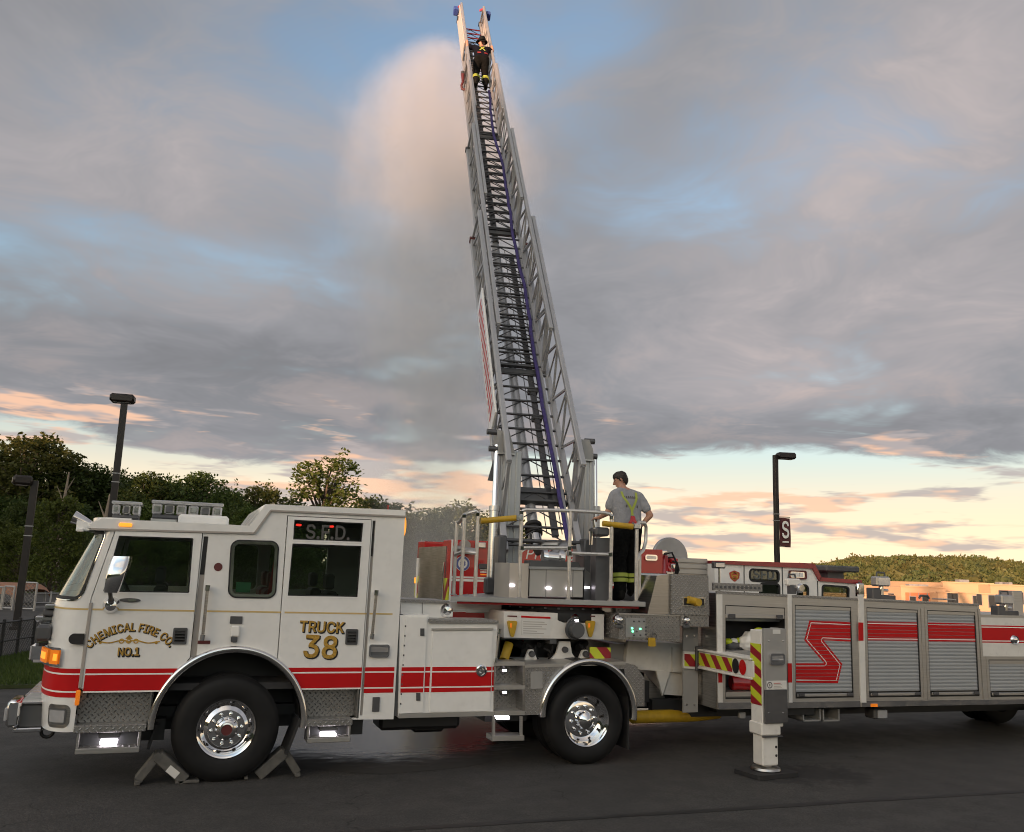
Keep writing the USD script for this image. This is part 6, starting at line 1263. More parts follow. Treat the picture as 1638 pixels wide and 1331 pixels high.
# ------------------------------------------------------------------ wheel chocks at the front wheel
def chock(pts, y0, y1, label):
    """a folding chock: two plates meeting in a ridge, the long one under the tyre"""
    (ax, az), (px, pz), (cx, cz) = pts; t = thing('wheel_chock', label, 'wheel chock', 'folding chocks at the front wheel', ((ax+cx)/2, (y0+y1)/2, 0)); ym = (y0+y1)/2
    part('short_leg', MB().bar((ax, ym, .045), (px, ym, pz), y1-y0-.03, .085, (0, 0, 1), .008), 'chock_grey', t)
    part('long_leg', MB().bar((px, ym, pz), (cx, ym, .03), y1-y0, .12, (0, 0, 1), .010), 'chock_grey', t)
    part('ridge_pin', MB().tube((px, y0-.01, pz), (px, y1+.01, pz), .036, 14), 'chock_grey', t, smooth=40)
    part('foot', MB().box(ax-.03, ax+.03, y0, y1, .004, .05, .008), 'chock_grey', t); part('toe', MB().box(cx-.10, cx+.14*(1 if cx > px else -1)+.0, y0, y1, .004, .035, .006), 'chock_grey', t)
    if cx > px: m_ = np.array([px*.45+cx*.55, 0, pz*.45+.03*.55]); part('sticker', MB().bar((m_[0]-.05, y0-.002, m_[2]+.02), (m_[0]+.05, y0-.002, m_[2]-.06), .006, .075, (0, 0, 1)), 'paper', t)
gx = lambda px, py, y: S(px, py, y)
chock(((gx(219, 1257, .06)[0], 0), (gx(252, 1212, .06)[0], gx(252, 1210, .06)[1]), (gx(296, 1255, .06)[0], 0)), .06, .26, 'grey folding chock wedged in front of the front wheel, with a pale sticker')
chock(((gx(476, 1243, .10)[0], 0), (gx(456, 1207, .10)[0], gx(456, 1204, .10)[1]), (gx(412, 1246, .10)[0], 0)), .10, .30, 'grey folding chock wedged behind the front wheel')
# ------------------------------------------------------------------ ground and distance
def GZ(x, y):
    """the ground: flat at the truck, falling away to the right beyond the lot"""
    s_ = (x*.75+y*.66)-40.; return float(-5.5*np.clip(s_/60., 0, 1)**2*(3-2*np.clip(s_/60., 0, 1))) if s_ > 0 else 0.
def lamp(name_label, x, y, h, r_, heads, banner=None):
    t = thing('street_lamp', name_label, 'street lamp', None, (x, y, GZ(x, y))); z0 = GZ(x, y); heads = [np.asarray(d, float) for d in heads]
    part('pole', MB().box(x-r_, x+r_, y-r_, y+r_, z0, h, .015), 'pole_bronze', t); part('pole_base', MB().box(x-r_*1.7, x+r_*1.7, y-r_*1.7, y+r_*1.7, z0, z0+.10, .02), 'pole_bronze', t)
    for d in heads:
        d = np.asarray(d, float); L = np.linalg.norm(d); e = d/L; up = np.array([0, 0, 1.]); l_ = np.cross(up, e)
        mid = len(heads) > 1
        if mid and d is not heads[0]: continue
        c_ = np.array([x, y, h-.02])+(e*(L/2+r_-.02) if not mid else -e*.07); hw = L/2 if not mid else L
        part('lamp_arm', MB().bar((x, y, h-.10), c_-[0, 0, .08], .10, .10), 'pole_bronze', t)
        part('lamp_head', MB().obox(c_, [e, l_, up], (hw, .24, .15), .10), 'pole_bronze', t, smooth=40); part('lamp_lens', MB().obox(c_-[0, 0, .152], [e, l_, up], (hw-.12, .16, .01), .004), 'galvanised', t)
    for zc in (3.0, 3.3): part('pole_band', MB().box(x-r_-.015, x+r_+.015, y-r_-.015, y+r_+.015, h*.62+zc-3, h*.62+zc-2.97), 'galvanised', t)
    return t
def asphalt():
    g = Graph(); p = g.wpos(); x, y, z = g.sep(p)
    big = g.noise(p, .35, 4., .55); mid = g.noise(p, 2.2, 5., .6); fine = g.noise(p, 90., 3., .7); streak = g.noise(g.vscale(p, .25, 2.2, 1.), 1.3, 4., .6)
    vor = g.node('voronoi_texture', 'distance', vector=p, scale=42.); grit = g.node('voronoi_texture', 'color', vector=p, scale=75.); gr_, _, _ = g.sep(grit)
    base = g.mixc(g.ss(fine*.5+gr_*.5, .2, .85), (.028, .027, .026), (.078, .074, .069))
    base = g.mixc(g.ss(big*.6+mid*.4, .35, .65)*.55, base, (.030, .030, .031))
    base = g.mixc(g.ss(streak, .50, .70)*.4, base, (.062, .060, .057))
    stain = g.ss(g.noise(g.vscale(p, .8, 1.3, 1.), 1.1, 5., .65, .4), .60, .74)*.5
    base = g.mixc(stain, base, (.022, .0215, .021))
    spot = g.m('exponent', ((x-6.95)*(x-6.95)*.9+(y+1.0)*(y+1.0)*1.6)*-1.)
    base = g.mixc(g.ss(spot*.75+(g.noise(p, 3.5, 5., .65)-.5)*1.3, .42, .62)*.75, base, (.016, .016, .017))
    wv = g.node('vector_math', 'vector', math_type='add', vector1=p, vector2=g.vscale(g.node('noise_texture', 'color', vector=p, scale=1.4, detail=4., roughness=.6), .9, .9, 0.))
    crk = g.node('voronoi_texture', 'distance', feature='distance_to_edge', vector=wv, scale=.23); crack = g.ss(crk, .0030, .0006)*g.ss(mid, .45, .60)
    base = g.mixc(crack*.8, base, (.012, .012, .012))
    bs = g.node('principled_bsdf', 'BSDF', base_color=base, roughness=g.ss(mid, .3, .7, .72, .86), specular_ior_level=.35, normal=g.bump(fine, .55, .006))
    LOOK['asphalt'] = g.done('/World/Looks/asphalt', surface=bs)
asphalt()
def far_ground():
    g = Graph(); p = g.wpos(); n_ = g.noise(p, .05, 5., .6)
    LOOK['field'] = g.done('/World/Looks/field', surface=g.node('principled_bsdf', 'BSDF', base_color=g.mixc(g.ss(n_, .35, .65), (.035, .050, .018), (.060, .065, .030)), roughness=.9, specular_ior_level=.2))
far_ground()
gxs = np.concatenate([np.linspace(-4000, -160, 16), np.linspace(-120, 160, 57), np.linspace(200, 4000, 20)]); gys = np.concatenate([np.linspace(-4000, -120, 14), np.linspace(-90, 200, 59), np.linspace(240, 4000, 20)])
V = np.array([(x, y, GZ(x, y)-.0) for y in gys for x in gxs]); nx = len(gxs); F = [[j*nx+i, j*nx+i+1, (j+1)*nx+i+1, (j+1)*nx+i] for j in range(len(gys)-1) for i in range(nx-1)]
V[:, 2] -= .012; tag(part('ground', MB().add(V, F), 'field', None, smooth=True), kind='structure')
# the asphalt lot
def quad(name, pts, z, m, kind='structure', res=1):
    pl = Polygon(pts); v, f = trimesh.creation.triangulate_polygon(pl, engine='earcut'); return tag(part(name, MB().add(np.column_stack([v, np.full(len(v), z)]), f), m, None, smooth=False), kind=kind)
gA, gB = at_z(0, 1104.5)[:2], at_z(56, 1103)[:2]; gd = (gB-gA)/np.linalg.norm(gB-gA)
g0, g1 = gA-gd*30, gB+gd*3.2
fA, fB = at_z(-20, 1061)[:2], at_z(52, 1047)[:2]; fd = (fB-fA)/np.linalg.norm(fB-fA)
quad('parking_lot', [(-45, -30), (40, -30), (40, 34), (-45, 60)], 0., 'asphalt')
_k = (fA[1]-gA[1])/fd[1]; verge = Polygon([tuple(fA-fd*_k), tuple(g1), tuple(fB+fd*7), tuple(fA)]).convex_hull
look('grass_soil', (.042, .056, .018), .95, vary=.3, vscale=2.)
m = trimesh.creation.extrude_polygon(verge, .06, engine='earcut'); m.apply_translation((0, 0, .004)); tag(part('verge', MB().tm(m), 'grass_soil'), kind='structure')
look('kerb_concrete', (.12, .118, .112), .8, vary=.15)
# grass blades on the verge
def leafmat(name, c0, c1, trans=.35, scale=.6):
    g = Graph(); isl = g.node('geometry', 'random_per_island'); nz = g.noise(g.wpos(), scale, 3., .6); rnd = g.node('object_info', 'random')
    f_ = g.m('multiply_add', isl, .55, nz*.55, clamp=True); col = g.mixc(f_, c0, c1); col = g.node('hsv', 'color', hue=.5+(rnd-.5)*.03, saturation=1., value=.85+rnd*.35, fac=1., color=col)
    d = g.node('principled_bsdf', 'BSDF', base_color=col, roughness=.6, specular_ior_level=.25); t = g.node('translucent_bsdf', 'BSDF', color=col)
    LOOK[name] = g.done('/World/Looks/'+name, surface=g.node('mix_closure', 'closure', fac=trans, closure1=d, closure2=t))
leafmat('grass_blade', (.040, .070, .014), (.105, .125, .034), .3, 1.2)
leafmat('leaf_dark', (.026, .048, .011), (.085, .112, .028), .30, .35); leafmat('leaf_mid', (.036, .062, .012), (.105, .128, .030), .32, .35); leafmat('leaf_light', (.050, .075, .014), (.125, .135, .030), .38, .35); leafmat('leaf_olive', (.046, .062, .014), (.120, .122, .032), .35, .35)
rs = np.random.RandomState(7); bx = verge.bounds; V, F, n = [], [], 0
vb = verge.intersection(sbox(-9, 5, .5, 22)); bx = vb.bounds
while n < 30000:
    q = rs.uniform((bx[0], bx[1]), (bx[2], bx[3]))
    if not vb.contains(Point(q)): continue
    a = rs.uniform(0, 2*PI); h = rs.uniform(.04, .11); w_ = rs.uniform(.008, .018); l_ = rs.normal(0, .025, 2); k = n*3
    V += [(q[0]-w_*math.cos(a), q[1]-w_*math.sin(a), .06), (q[0]+w_*math.cos(a), q[1]+w_*math.sin(a), .06), (q[0]+l_[0], q[1]+l_[1], .06+h)]; F.append([k, k+1, k+2]); n += 1
tag(part('grass', MB().add(np.array(V), np.array(F)), 'grass_blade', None, smooth=False), 'short mown green grass on the verge in front of the black fence', 'grass', kind='stuff')
# dark seam across the asphalt and the wet patch under the truck
look('tar', (.010, .010, .0105), .6, vary=.2, vscale=6)
sa, sb = at_z(540, 1333)[:2], at_z(1700, 1262)[:2]; e = (sb-sa)/np.linalg.norm(sb-sa); nrm = np.array([-e[1], e[0]]); L = np.linalg.norm(sb-sa); up_, dn_ = [], []
for t_ in np.linspace(-.6, 1.5, 90):
    q = sa+e*L*t_+nrm*.035*(meshkit.fbm(np.array([t_*9, 0, 0]), 3, 2)-.5); w_ = .040+.025*meshkit.fbm(np.array([t_*30, 5, 0]), 3, 4); up_.append(tuple(q+nrm*w_)); dn_.append(tuple(q-nrm*w_))
quad('asphalt_seam', up_+dn_[::-1], .0045, 'tar')
g = Graph(); p = g.wpos(); x, y, z = g.sep(p); nz = g.noise(g.vscale(p, 1., 2.6, 1), 3.2, 5., .6)
r_ = g.m('minimum', (x-2.3)*(x-2.3)/6.2+(y-3.3)*(y-3.3)/8.0, (x-6.4)*(x-6.4)/3.4+(y-3.8)*(y-3.8)/2.4); wet = g.ss(r_+(nz-.5)*1.2, 1.1, .45)
LOOK['wet_asphalt'] = g.done('/World/Looks/wet_asphalt', surface=g.node('principled_bsdf', 'BSDF', base_color=g.mixc(wet, (.040, .039, .037), (.013, .013, .0135)), roughness=.74-wet*(.56+.12*nz), specular_ior_level=.35+wet*.12, normal=g.bump(g.noise(p, 55., 3., .7), .35, .005)))
pts = []
c0 = at_z(640, 1185)[:2]
for a in np.linspace(0, 2*PI, 80)[:-1]:
    r_ = 1+.35*(meshkit.fbm(np.array([math.cos(a)*1.7, math.sin(a)*1.7, 3.]), 4, 6)-.5); pts.append((2.05+2.6*r_*math.cos(a), 3.15+2.95*r_*math.sin(a)))
quad('wet_patch', pts, .0045, 'wet_asphalt')
quad('wet_patch', [(6.2+1.9*math.cos(a)*(1+.3*(meshkit.fbm(np.array([math.cos(a)*2, math.sin(a)*2, 8.]), 4, 6)-.5)), 3.6+1.6*math.sin(a)) for a in np.linspace(0, 2*PI, 50)[:-1]], .0045, 'wet_asphalt')
# ------------------------------------------------------------------ fences and shed on the left
def fence(A_, B_, h, name, label, n, rails, m):
    A_, B_ = np.asarray(A_, float), np.asarray(B_, float); t = thing(name, label, 'fence', None, (*((A_+B_)/2), 0)); e = (B_-A_); up = np.array([0, 0, 1.])
    for k in range(n+1): q = A_+e*k/n; part('fence_post', MB().box(q[0]-.032, q[0]+.032, q[1]-.032, q[1]+.032, 0, h+.05, .006), m, t)
    for z_ in rails:
        for k in range(n): a, b_ = A_+e*k/n, A_+e*(k+1)/n; part('fence_rail', MB().tube((*a, z_), (*b_, z_), .022, 8), m, t)
    return t
hF = (998-1056)/FPX; q_ = at_z(0, 1058)[:2]; dep = (np.array([*q_, 0])-CAM)@_fw; hfence = .84
F0 = fA-fd*(_k-.1); F1 = fB+fd*7.5
ft = fence(F0, F1, hfence, 'black_fence', 'low black pipe fence with mesh running behind the grass verge', 20, (.10, .42, hfence-.02), 'fence_black')
def mesh_panel(A_, B_, z0, z1, step, r_, parent, m):
    A_, B_ = np.asarray(A_, float), np.asarray(B_, float); L = np.linalg.norm(B_-A_); e = (B_-A_)/L; b = MB(); n = int((L+z1-z0)/step)
    for k in range(n):
        for sg in (1, -1):
            u0 = k*step-(z1-z0) if sg > 0 else k*step; 
            ua, ub = (u0, u0+(z1-z0)) if sg > 0 else (u0-(z1-z0)+(z1-z0), u0-(z1-z0)); za, zb = z0, z1
            if sg < 0: ua, ub = u0, u0-(z1-z0)
            ca, cb_ = np.clip(ua, 0, L), np.clip(ub, 0, L)
            if ua == ub or abs(ca-cb_) < 1e-6: continue
            z_a = za+(zb-za)*(ca-ua)/(ub-ua); z_b = za+(zb-za)*(cb_-ua)/(ub-ua)
            p_, q_2 = A_+e*ca, A_+e*cb_; b.bar((*p_, z_a), (*q_2, z_b), r_, r_)
    part('chain_link', b, m, parent, kind='stuff')
mesh_panel(F0, F1, .10, hfence-.03, .075, .006, ft, 'fence_black')
# tall galvanised panels and gates further back
def gpt(px, dist): d = ray(px, 900); return CAM[:2]+d[:2]*dist
def hz(px, py, dist): d = ray(px, py); return CAM[2]+d[2]*dist
D2 = 36.
for k, (xa, xb_, yt, lab) in enumerate(((-60, 11, 938, 'grey chain-link panel at the photo\'s left edge, under the orange canopy'), (13, 29, 938, 'narrow pale chain-link gate right of the orange canopy'), (34, 41, 934, 'slim grey gate leaf just right of the dark lamp pole'), (42, 64, 932, 'tall grey chain-link panel nearest the truck windscreen'))):
    a, b_ = gpt(xa, D2), gpt(xb_, D2); h = hz((xa+xb_)/2, yt, D2); t = thing('fence_panel', lab, 'fence panel', 'tall chain-link panels on the far lot', (*((a+b_)/2), 0))
    part('panel_frame', MB().tube((*a, 0), (*a, h), .045, 8).tube((*b_, 0), (*b_, h), .045, 8).tube((*a, h), (*b_, h), .035, 8).tube((*a, .08), (*b_, .08), .035, 8), 'galvanised', t)
    mesh_panel(a, b_, .1, h-.05, .16, .012, t, 'fence_grey')
    nn = max(1, int(np.linalg.norm(b_-a)/.55))
    for q in range(1, nn): c_ = a+(b_-a)*q/nn; part('panel_bar', MB().tube((*c_, .08), (*c_, h), .022, 6), 'galvanised', t)
a, b_ = gpt(64, D2), gpt(240, D2+4); fence(a, b_, hz(70, 948, D2), 'far_fence', 'grey rail fence behind the truck windscreen', 8, (.15, hz(70, 964, D2), hz(70, 948, D2)-.03), 'galvanised')
a, b_ = gpt(-70, D2+3.), gpt(30, D2+3.); h = hz(10, 941, D2+3); e = (b_-a)/np.linalg.norm(b_-a); n_ = np.array([-e[1], e[0]])
t = thing('shelter', 'small shelter with a rounded orange canopy behind the fence panels', 'shelter', None, (*((a+b_)/2), 0))
cv = MB(); 
prof = [(-1.6, h-.25), (-1.5, h-.02), (-.9, h+.16), (0, h+.22), (.9, h+.16), (1.5, h-.02), (1.6, h-.25)]
V = [(*(q+n_*(o+1.6)), z_) for q in (a, b_-e*.25, b_) for o, z_ in [(o_*(1 if q is not b_ else .97), z__-(.25 if q is b_ else 0)) for o_, z__ in prof]]; F = [[r_*7+i, r_*7+i+1, (r_+1)*7+i+1, (r_+1)*7+i] for r_ in range(2) for i in range(6)]
part('canopy', cv.add(V, F), 'canopy_orange', t, smooth=40)
for q in (a, (a+b_)/2, b_-e*.2):
    for o in (.2, 3.0): c_ = q+n_*o; part('shelter_post', MB().tube((*c_, 0), (*c_, h-.1), .05, 8), 'galvanised', t)
# ------------------------------------------------------------------ street lamps
q = at_d(1243, 893, 40.); e_ = np.array([.95, -.25, 0]); e_ /= np.linalg.norm(e_)
zt_ = at_d(1241.5, 724, 40.)[2]
lt = lamp('dark lamp post with a maroon S banner beyond the second fire engine', q[0], q[1], zt_, .10, [e_*.86])
za, zb = at_d(1243, 827, 40.)[2], at_d(1243, 873, 40.)[2]; xa = q+e_*.13; bw = .53; rows_ = []
for k in range(9):
    z_ = zb+(za-zb)*k/8
    for i in range(6): rows_.append((*(xa+e_*bw*i/5+np.array([e_[1], -e_[0], 0])*.045*math.sin(i*1.3+k*.5))[:2], z_-.02*(i/5)))
V = np.array(rows_); F = [[k*6+i, k*6+i+1, (k+1)*6+i+1, (k+1)*6+i] for k in range(8) for i in range(5)]
V2 = V+np.array([e_[1], -e_[0], 0])*.004
bn = thing('banner', 'maroon banner with a white S hanging on the right lamp post', 'banner', None, (*xa[:2], zb))
nf = np.array([-e_[1], e_[0], 0]); side_ = 1 if nf@(CAM-q) > 0 else -1
part('cloth', MB().add(V, F), 'maroon', bn, smooth=True)
A_ = np.array([e_, -nf*side_, (0, 0, 1)]); t_ = text2d('S', .86); t_ = affinity.scale(t_, .34/(t_.bounds[2]-t_.bounds[0]), (za-zb)*.62/(t_.bounds[3]-t_.bounds[1]), origin=(0, 0)); t_ = affinity.translate(t_, .10-t_.bounds[0], (za-zb)*.27-t_.bounds[1])
part('letter', MB().prism(t_, -.075, -.07, A_, (*xa[:2], zb)), 'white_line', bn)
part('small_print', MB().prism(sbox(.12, (za-zb)*.12, .42, (za-zb)*.17), -.075, -.07, A_, (*xa[:2], zb)), 'white_line', bn)
for z_ in (za+.03, zb-.03): part('banner_arm', MB().tube((q[0], q[1], z_), (*(xa+e_*bw)[:2], z_), .018, 8), 'pole_bronze', bn)
q = at_d(181, 803, 30.); zt_ = at_d(200, 632, 30.)[2]; e_ = np.array([1., -.1, 0]); lamp('tall dark lamp post rising over the truck cab roof', q[0], q[1], zt_, .11, [e_*.40, -e_*.40])
q = at_d(28, 985, 27.); zt_ = at_d(60, 766, 27.)[2]; e_ = -np.array([.9, .2, 0]); lamp('dark lamp post among the trees at far left', q[0], q[1], zt_, .10, [e_*.60])
# ------------------------------------------------------------------ trees
def cards(C, size, rs, flat=.5):
    """leaf-sized quads at the points C"""
    n = len(C); nrm = rs.normal(size=(n, 3)); nrm[:, 2] = abs(nrm[:, 2])+flat; nrm /= np.linalg.norm(nrm, axis=1)[:, None]
    a = np.cross(nrm, rs.normal(size=(n, 3))); a /= np.linalg.norm(a, axis=1)[:, None]; b = np.cross(nrm, a); s_ = size*rs.uniform(.6, 1.3, n)[:, None]
    P = np.stack([C-a*s_, C-b*s_*.55, C+a*s_, C+b*s_*.55], 1).reshape(-1, 3); k = np.arange(n)*4
    return P, np.vstack([np.stack([k, k+1, k+2], 1), np.stack([k, k+2, k+3], 1)])
def tree_proto(seed, H, W, base, nclump, nleaf, size, shape):
    """trunk with limbs, and a crown of leaf clumps with gaps"""
    rs = np.random.RandomState(seed); T_ = MB(); lean = rs.normal(0, .03*H, 2)
    pts = [np.array([lean[0]*t*t+.02*H*math.sin(3*t+seed), lean[1]*t*t, H*.97*t]) for t in np.linspace(0, 1, 9)]; T_.path(pts, np.linspace(.028*H, .004*H, 9), 9)
    C = []
    for i in range(nclump):
        t = (i+.5)/nclump; zt = base+(1-base)*t**.9; prof = {'round': math.sqrt(max(.05, 1-(2*(zt-base)/(1-base)-.95)**2)), 'tall': (1-.75*((zt-base)/(1-base)))**.8*.9+.12, 'broad': math.sqrt(max(.08, 1-((zt-base)/(1-base))**2.2))}[shape]
        a = i*2.39996+rs.normal(0, .4); r_ = W*.5*prof*math.sqrt(rs.uniform(.25, 1.)); c = np.array([math.cos(a)*r_, math.sin(a)*r_, H*zt]); c[:2] += lean*(zt**2)
        cr = rs.uniform(.11, .20)*W*(.7+.3*prof)
        st = pts[min(8, int(8*max(.1, zt-.16)))]; T_.path([st, (st*.5+c*.5)+np.array([0, 0, .03*H]), c], [.010*H, .006*H, .002*H], 5)
        m_ = max(8, int(nleaf*rs.uniform(.6, 1.3)/nclump)); d = rs.normal(size=(m_, 3)); d /= np.linalg.norm(d, axis=1)[:, None]; rr = cr*rs.uniform(.35, 1., m_)**.6
        C.append(c+d*rr[:, None]*np.array([1.15, 1.15, .75]))
        for _ in range(2):   # stray twigs that break the outline
            o = c+rs.normal(0, cr*.62, 3); C.append(o+rs.normal(0, cr*.22, (max(4, m_//9), 3)))
    return T_.mesh(), cards(np.vstack(C), size, rs)
protos = {}
UsdGeom.Scope.Define(stage, '/World/Protos') if False else None
def make_proto(key, m, *a):
    root = stage.CreateClassPrim('/World/_'+key); (tv, tf), (lv, lf) = tree_proto(*a)
    usdkit.mesh(stage, root.GetPath().pathString+'/trunk', (tv, tf), LOOK['bark'], smooth=True); usdkit.mesh(stage, root.GetPath().pathString+'/crown', (lv, lf), LOOK[m])
    protos[key] = root.GetPath(); PH[key] = a[1]
PH = {}
make_proto('round_tree', 'leaf_dark', 1, 12., 9.5, .10, 60, 11000, .20, 'round'); make_proto('broad_tree', 'leaf_mid', 2, 12., 10.5, .06, 70, 12000, .20, 'broad'); make_proto('olive_tree', 'leaf_olive', 3, 12., 8.5, .16, 48, 8000, .20, 'round')
make_proto('tall_tree', 'leaf_light', 4, 14., 8.2, .14, 46, 5600, .19, 'tall'); make_proto('light_tree', 'leaf_light', 5, 8., 6.5, .05, 46, 7000, .17, 'broad'); make_proto('dense_tree', 'leaf_dark', 6, 12., 11., .02, 80, 13000, .22, 'broad')
def tree(kind, px, pytop, dist, wide, label, rot, group=None, zlow=0.):
    c = gpt(px, dist); zb = GZ(*c)-zlow; h = hz(px, pytop, dist)-zb; s_ = h/PH[kind]
    x = UsdGeom.Xform.Define(stage, path_for(None, 'tree')); x.AddTranslateOp().Set(Gf.Vec3d(c[0], c[1], zb)); x.AddRotateZOp().Set(rot); x.AddScaleOp().Set(Gf.Vec3f(s_*wide, s_*wide, s_))
    p_ = x.GetPrim(); p_.GetReferences().AddInternalReference(protos[kind]); p_.SetInstanceable(True); tag(p_, label, 'tree', group)
for a in (('olive_tree', 18, 697, 92, 1.15, 'big tree with sunlit top at the left edge of the photo', 20), ('dense_tree', -40, 715, 96, 1.2, 'broad tree cut off by the left edge of the photo', 70), ('round_tree', 78, 731, 94, .95, 'dark leafy tree just right of the sunlit left-edge tree', 130),
          ('dense_tree', 128, 752, 98, 1.0, 'dark broad tree left of the tall lamp post', 200), ('broad_tree', 172, 762, 100, .95, 'dark tree directly behind the tall lamp post', 15), ('round_tree', 222, 764, 96, 1.0, 'dark round tree above the first roof light bar', 75),
          ('broad_tree', 268, 776, 104, .95, 'green tree above the second roof light bar', 160), ('round_tree', 312, 764, 100, .95, 'airy dark tree right of the second roof light bar', 240), ('dense_tree', 352, 790, 98, .8, 'low dark tree left of the raised cab roof', 300),
          ('olive_tree', 402, 780, 104, .95, 'olive tree touched by sun beside the raised cab roof', 45), ('tall_tree', 512, 735, 112, 1.25, 'tall ragged sunlit tree standing alone above the cab roof', 10),
          ('olive_tree', 596, 800, 125, 1.1, 'small far tree right of the tall ragged tree', 90), ('round_tree', 690, 822, 120, 1.0, 'pale tree dimmed by the spray left of the ladder', 145), ('olive_tree', 742, 812, 124, 1.0, 'pale tree dimmed by the spray close to the ladder foot', 215),
          ('olive_tree', 648, 830, 118, .9, 'low hazy tree just behind the cab\'s rear edge', 260), ('olive_tree', 800, 826, 126, 1.0, 'hazy tree behind the ladder foot', 30),
          ('light_tree', 86, 800, 52, .85, 'light green sapling beside the far-left lamp post', 10), ('light_tree', 30, 850, 58, 1.1, 'pale bush-like tree behind the orange shelter', 100), ('light_tree', -20, 830, 60, 1.1, 'pale tree at the left edge behind the shelter', 160)): tree(*a)
# the wood behind and below them, read as one mass
rs = np.random.RandomState(11); pos, sc, ids = [], [], []
kinds = ['round_tree', 'dense_tree', 'broad_tree']
for px in np.arange(-140, 480, 15):
    for dist, yt in ((88, 800), (100, 792), (110, 790), (76, 850)):
        if px > 330 and dist > 80: yt = yt+12
        yy = yt+rs.uniform(0, 40); x_ = px+rs.uniform(-10, 10); c = gpt(x_, dist+rs.uniform(-4, 4)); h = max(4., hz(x_, yy, dist)); pos.append((c[0], c[1], 0)); sc.append(h/12); ids.append(rs.randint(3))
for px in np.arange(520, 900, 22):
    c = gpt(px, 130); h = max(3., hz(px, 842+rs.uniform(0, 25), 130)); pos.append((c[0], c[1], GZ(*c))); sc.append(h/12); ids.append(rs.randint(3))
def scatter(name, pos, sc, ids, paths, label, cat, rs, tilt=None):
    pi = UsdGeom.PointInstancer.Define(stage, path_for(None, name)); pi.CreatePrototypesRel().SetTargets(paths); pi.CreateProtoIndicesAttr(Vt.IntArray([int(i) for i in ids])); pi.CreatePositionsAttr(Vt.Vec3fArray([Gf.Vec3f(*map(float, q)) for q in pos]))
    pi.CreateScalesAttr(Vt.Vec3fArray([Gf.Vec3f(*(map(float, np.broadcast_to(s_, 3)))) for s_ in sc])); o = []
    for _ in pos: a = rs.uniform(0, 2*PI); o.append(Gf.Quath(math.cos(a/2), 0, 0, math.sin(a/2)))
    pi.CreateOrientationsAttr(Vt.QuathArray(o)); return tag(pi, label, cat, kind='stuff')
def real_protos(keys):      # an instancer needs defined prototypes: kept under itself
    return [protos[k] for k in keys]
def wood(name, pos, sc, ids, keys, label, cat, rs):
    pi = scatter(name, pos, sc, ids, [], label, cat, rs); base_ = pi.GetPath().pathString; tg = []
    for k in keys:
        x = UsdGeom.Xform.Define(stage, base_+'/'+k); x.GetPrim().GetReferences().AddInternalReference(protos[k]); tg.append(x.GetPath())
    UsdGeom.PointInstancer(pi).GetPrototypesRel().SetTargets(tg); return pi
wood('woods', pos, sc, ids, kinds, 'dark mass of woodland filling the gaps behind the nearer trees', 'woods', rs)
# two bare dead trunks in front of the wood
for px, pyt, pyb, dist, r_, lab in ((91, 752, 900, 70., .13, 'bare forked dead trunk among the dark trees left of the lamp post'), (162, 788, 840, 66., .17, 'bare straight dead trunk beside the lamp post')):
    c = gpt(px, dist); h = hz(px, pyt, dist); t = thing('dead_tree', lab, 'dead tree', None, (*c, 0))
    part('trunk', MB().path([(c[0], c[1], 0), (c[0]+.1, c[1], h*.35), (c[0]-.05, c[1], h*.7), (c[0]+.08, c[1], h)], [r_*1.5, r_*1.2, r_, r_*.5], 8), 'dead_bark', t, smooth=60)
    for z_, dx, L in ((.55, .9, 1.8), (.7, -.7, 1.5), (.82, .5, 1.2)): part('limb', MB().path([(c[0], c[1], h*z_), (c[0]+dx*.5, c[1]+.2, h*z_+L*.5), (c[0]+dx, c[1]+.3, h*z_+L)], [r_*.55, r_*.35, r_*.12], 6), 'dead_bark', t, smooth=60)
# ------------------------------------------------------------------ wooded hill on the right, far off
def hill(name, prof, dist, back, base_py, m):
    """a ridge whose crest follows the profile of (px, py) seen from the lot, with real depth"""
    pxs = np.array([q[0] for q in prof], float); pys = np.array([q[1] for q in prof], float); xs = np.linspace(pxs[0], pxs[-1], 90); V = []; rows_ = 14
    for x_ in xs:
        d = ray(x_, 900)[:2]; d /= np.linalg.norm(d); crest = hz2(x_, float(np.interp(x_, pxs, pys)), dist+back)
        for k in range(rows_+6):
            t = k/rows_; r_ = dist+back*t; z_ = -8+(crest+8)*math.sin(min(t, 1)*PI/2)**.9 if t <= 1 else crest-(t-1)*220.; q = CAM[:2]+d*r_; z_ += 10*(meshkit.fbm(np.array([q[0]*.006, q[1]*.006, 0]), 3, 5)-.5)*min(t, .8); V.append((*q, z_))
    n = rows_+6; F = [[i*n+k, (i+1)*n+k, (i+1)*n+k+1, i*n+k+1] for i in range(len(xs)-1) for k in range(n-1)]; V = np.array(V)
    tag(part(name, MB().add(V, F), m, None, smooth=True), kind='structure'); return V.reshape(len(xs), n, 3), rows_
def hz2(px, py, dist): d = ray(px, py); return CAM[2]+d[2]/np.linalg.norm(d[:2])*dist
look('forest_floor', (.030, .040, .014), .95, vary=.3, vscale=.02)
HV, hr = hill('hill', [(1000, 954), (1120, 947), (1250, 930), (1310, 919), (1370, 910), (1440, 906), (1500, 909), (1560, 908), (1638, 919), (1760, 926), (1950, 930), (2200, 925)], 620., 520., 950, 'forest_floor')
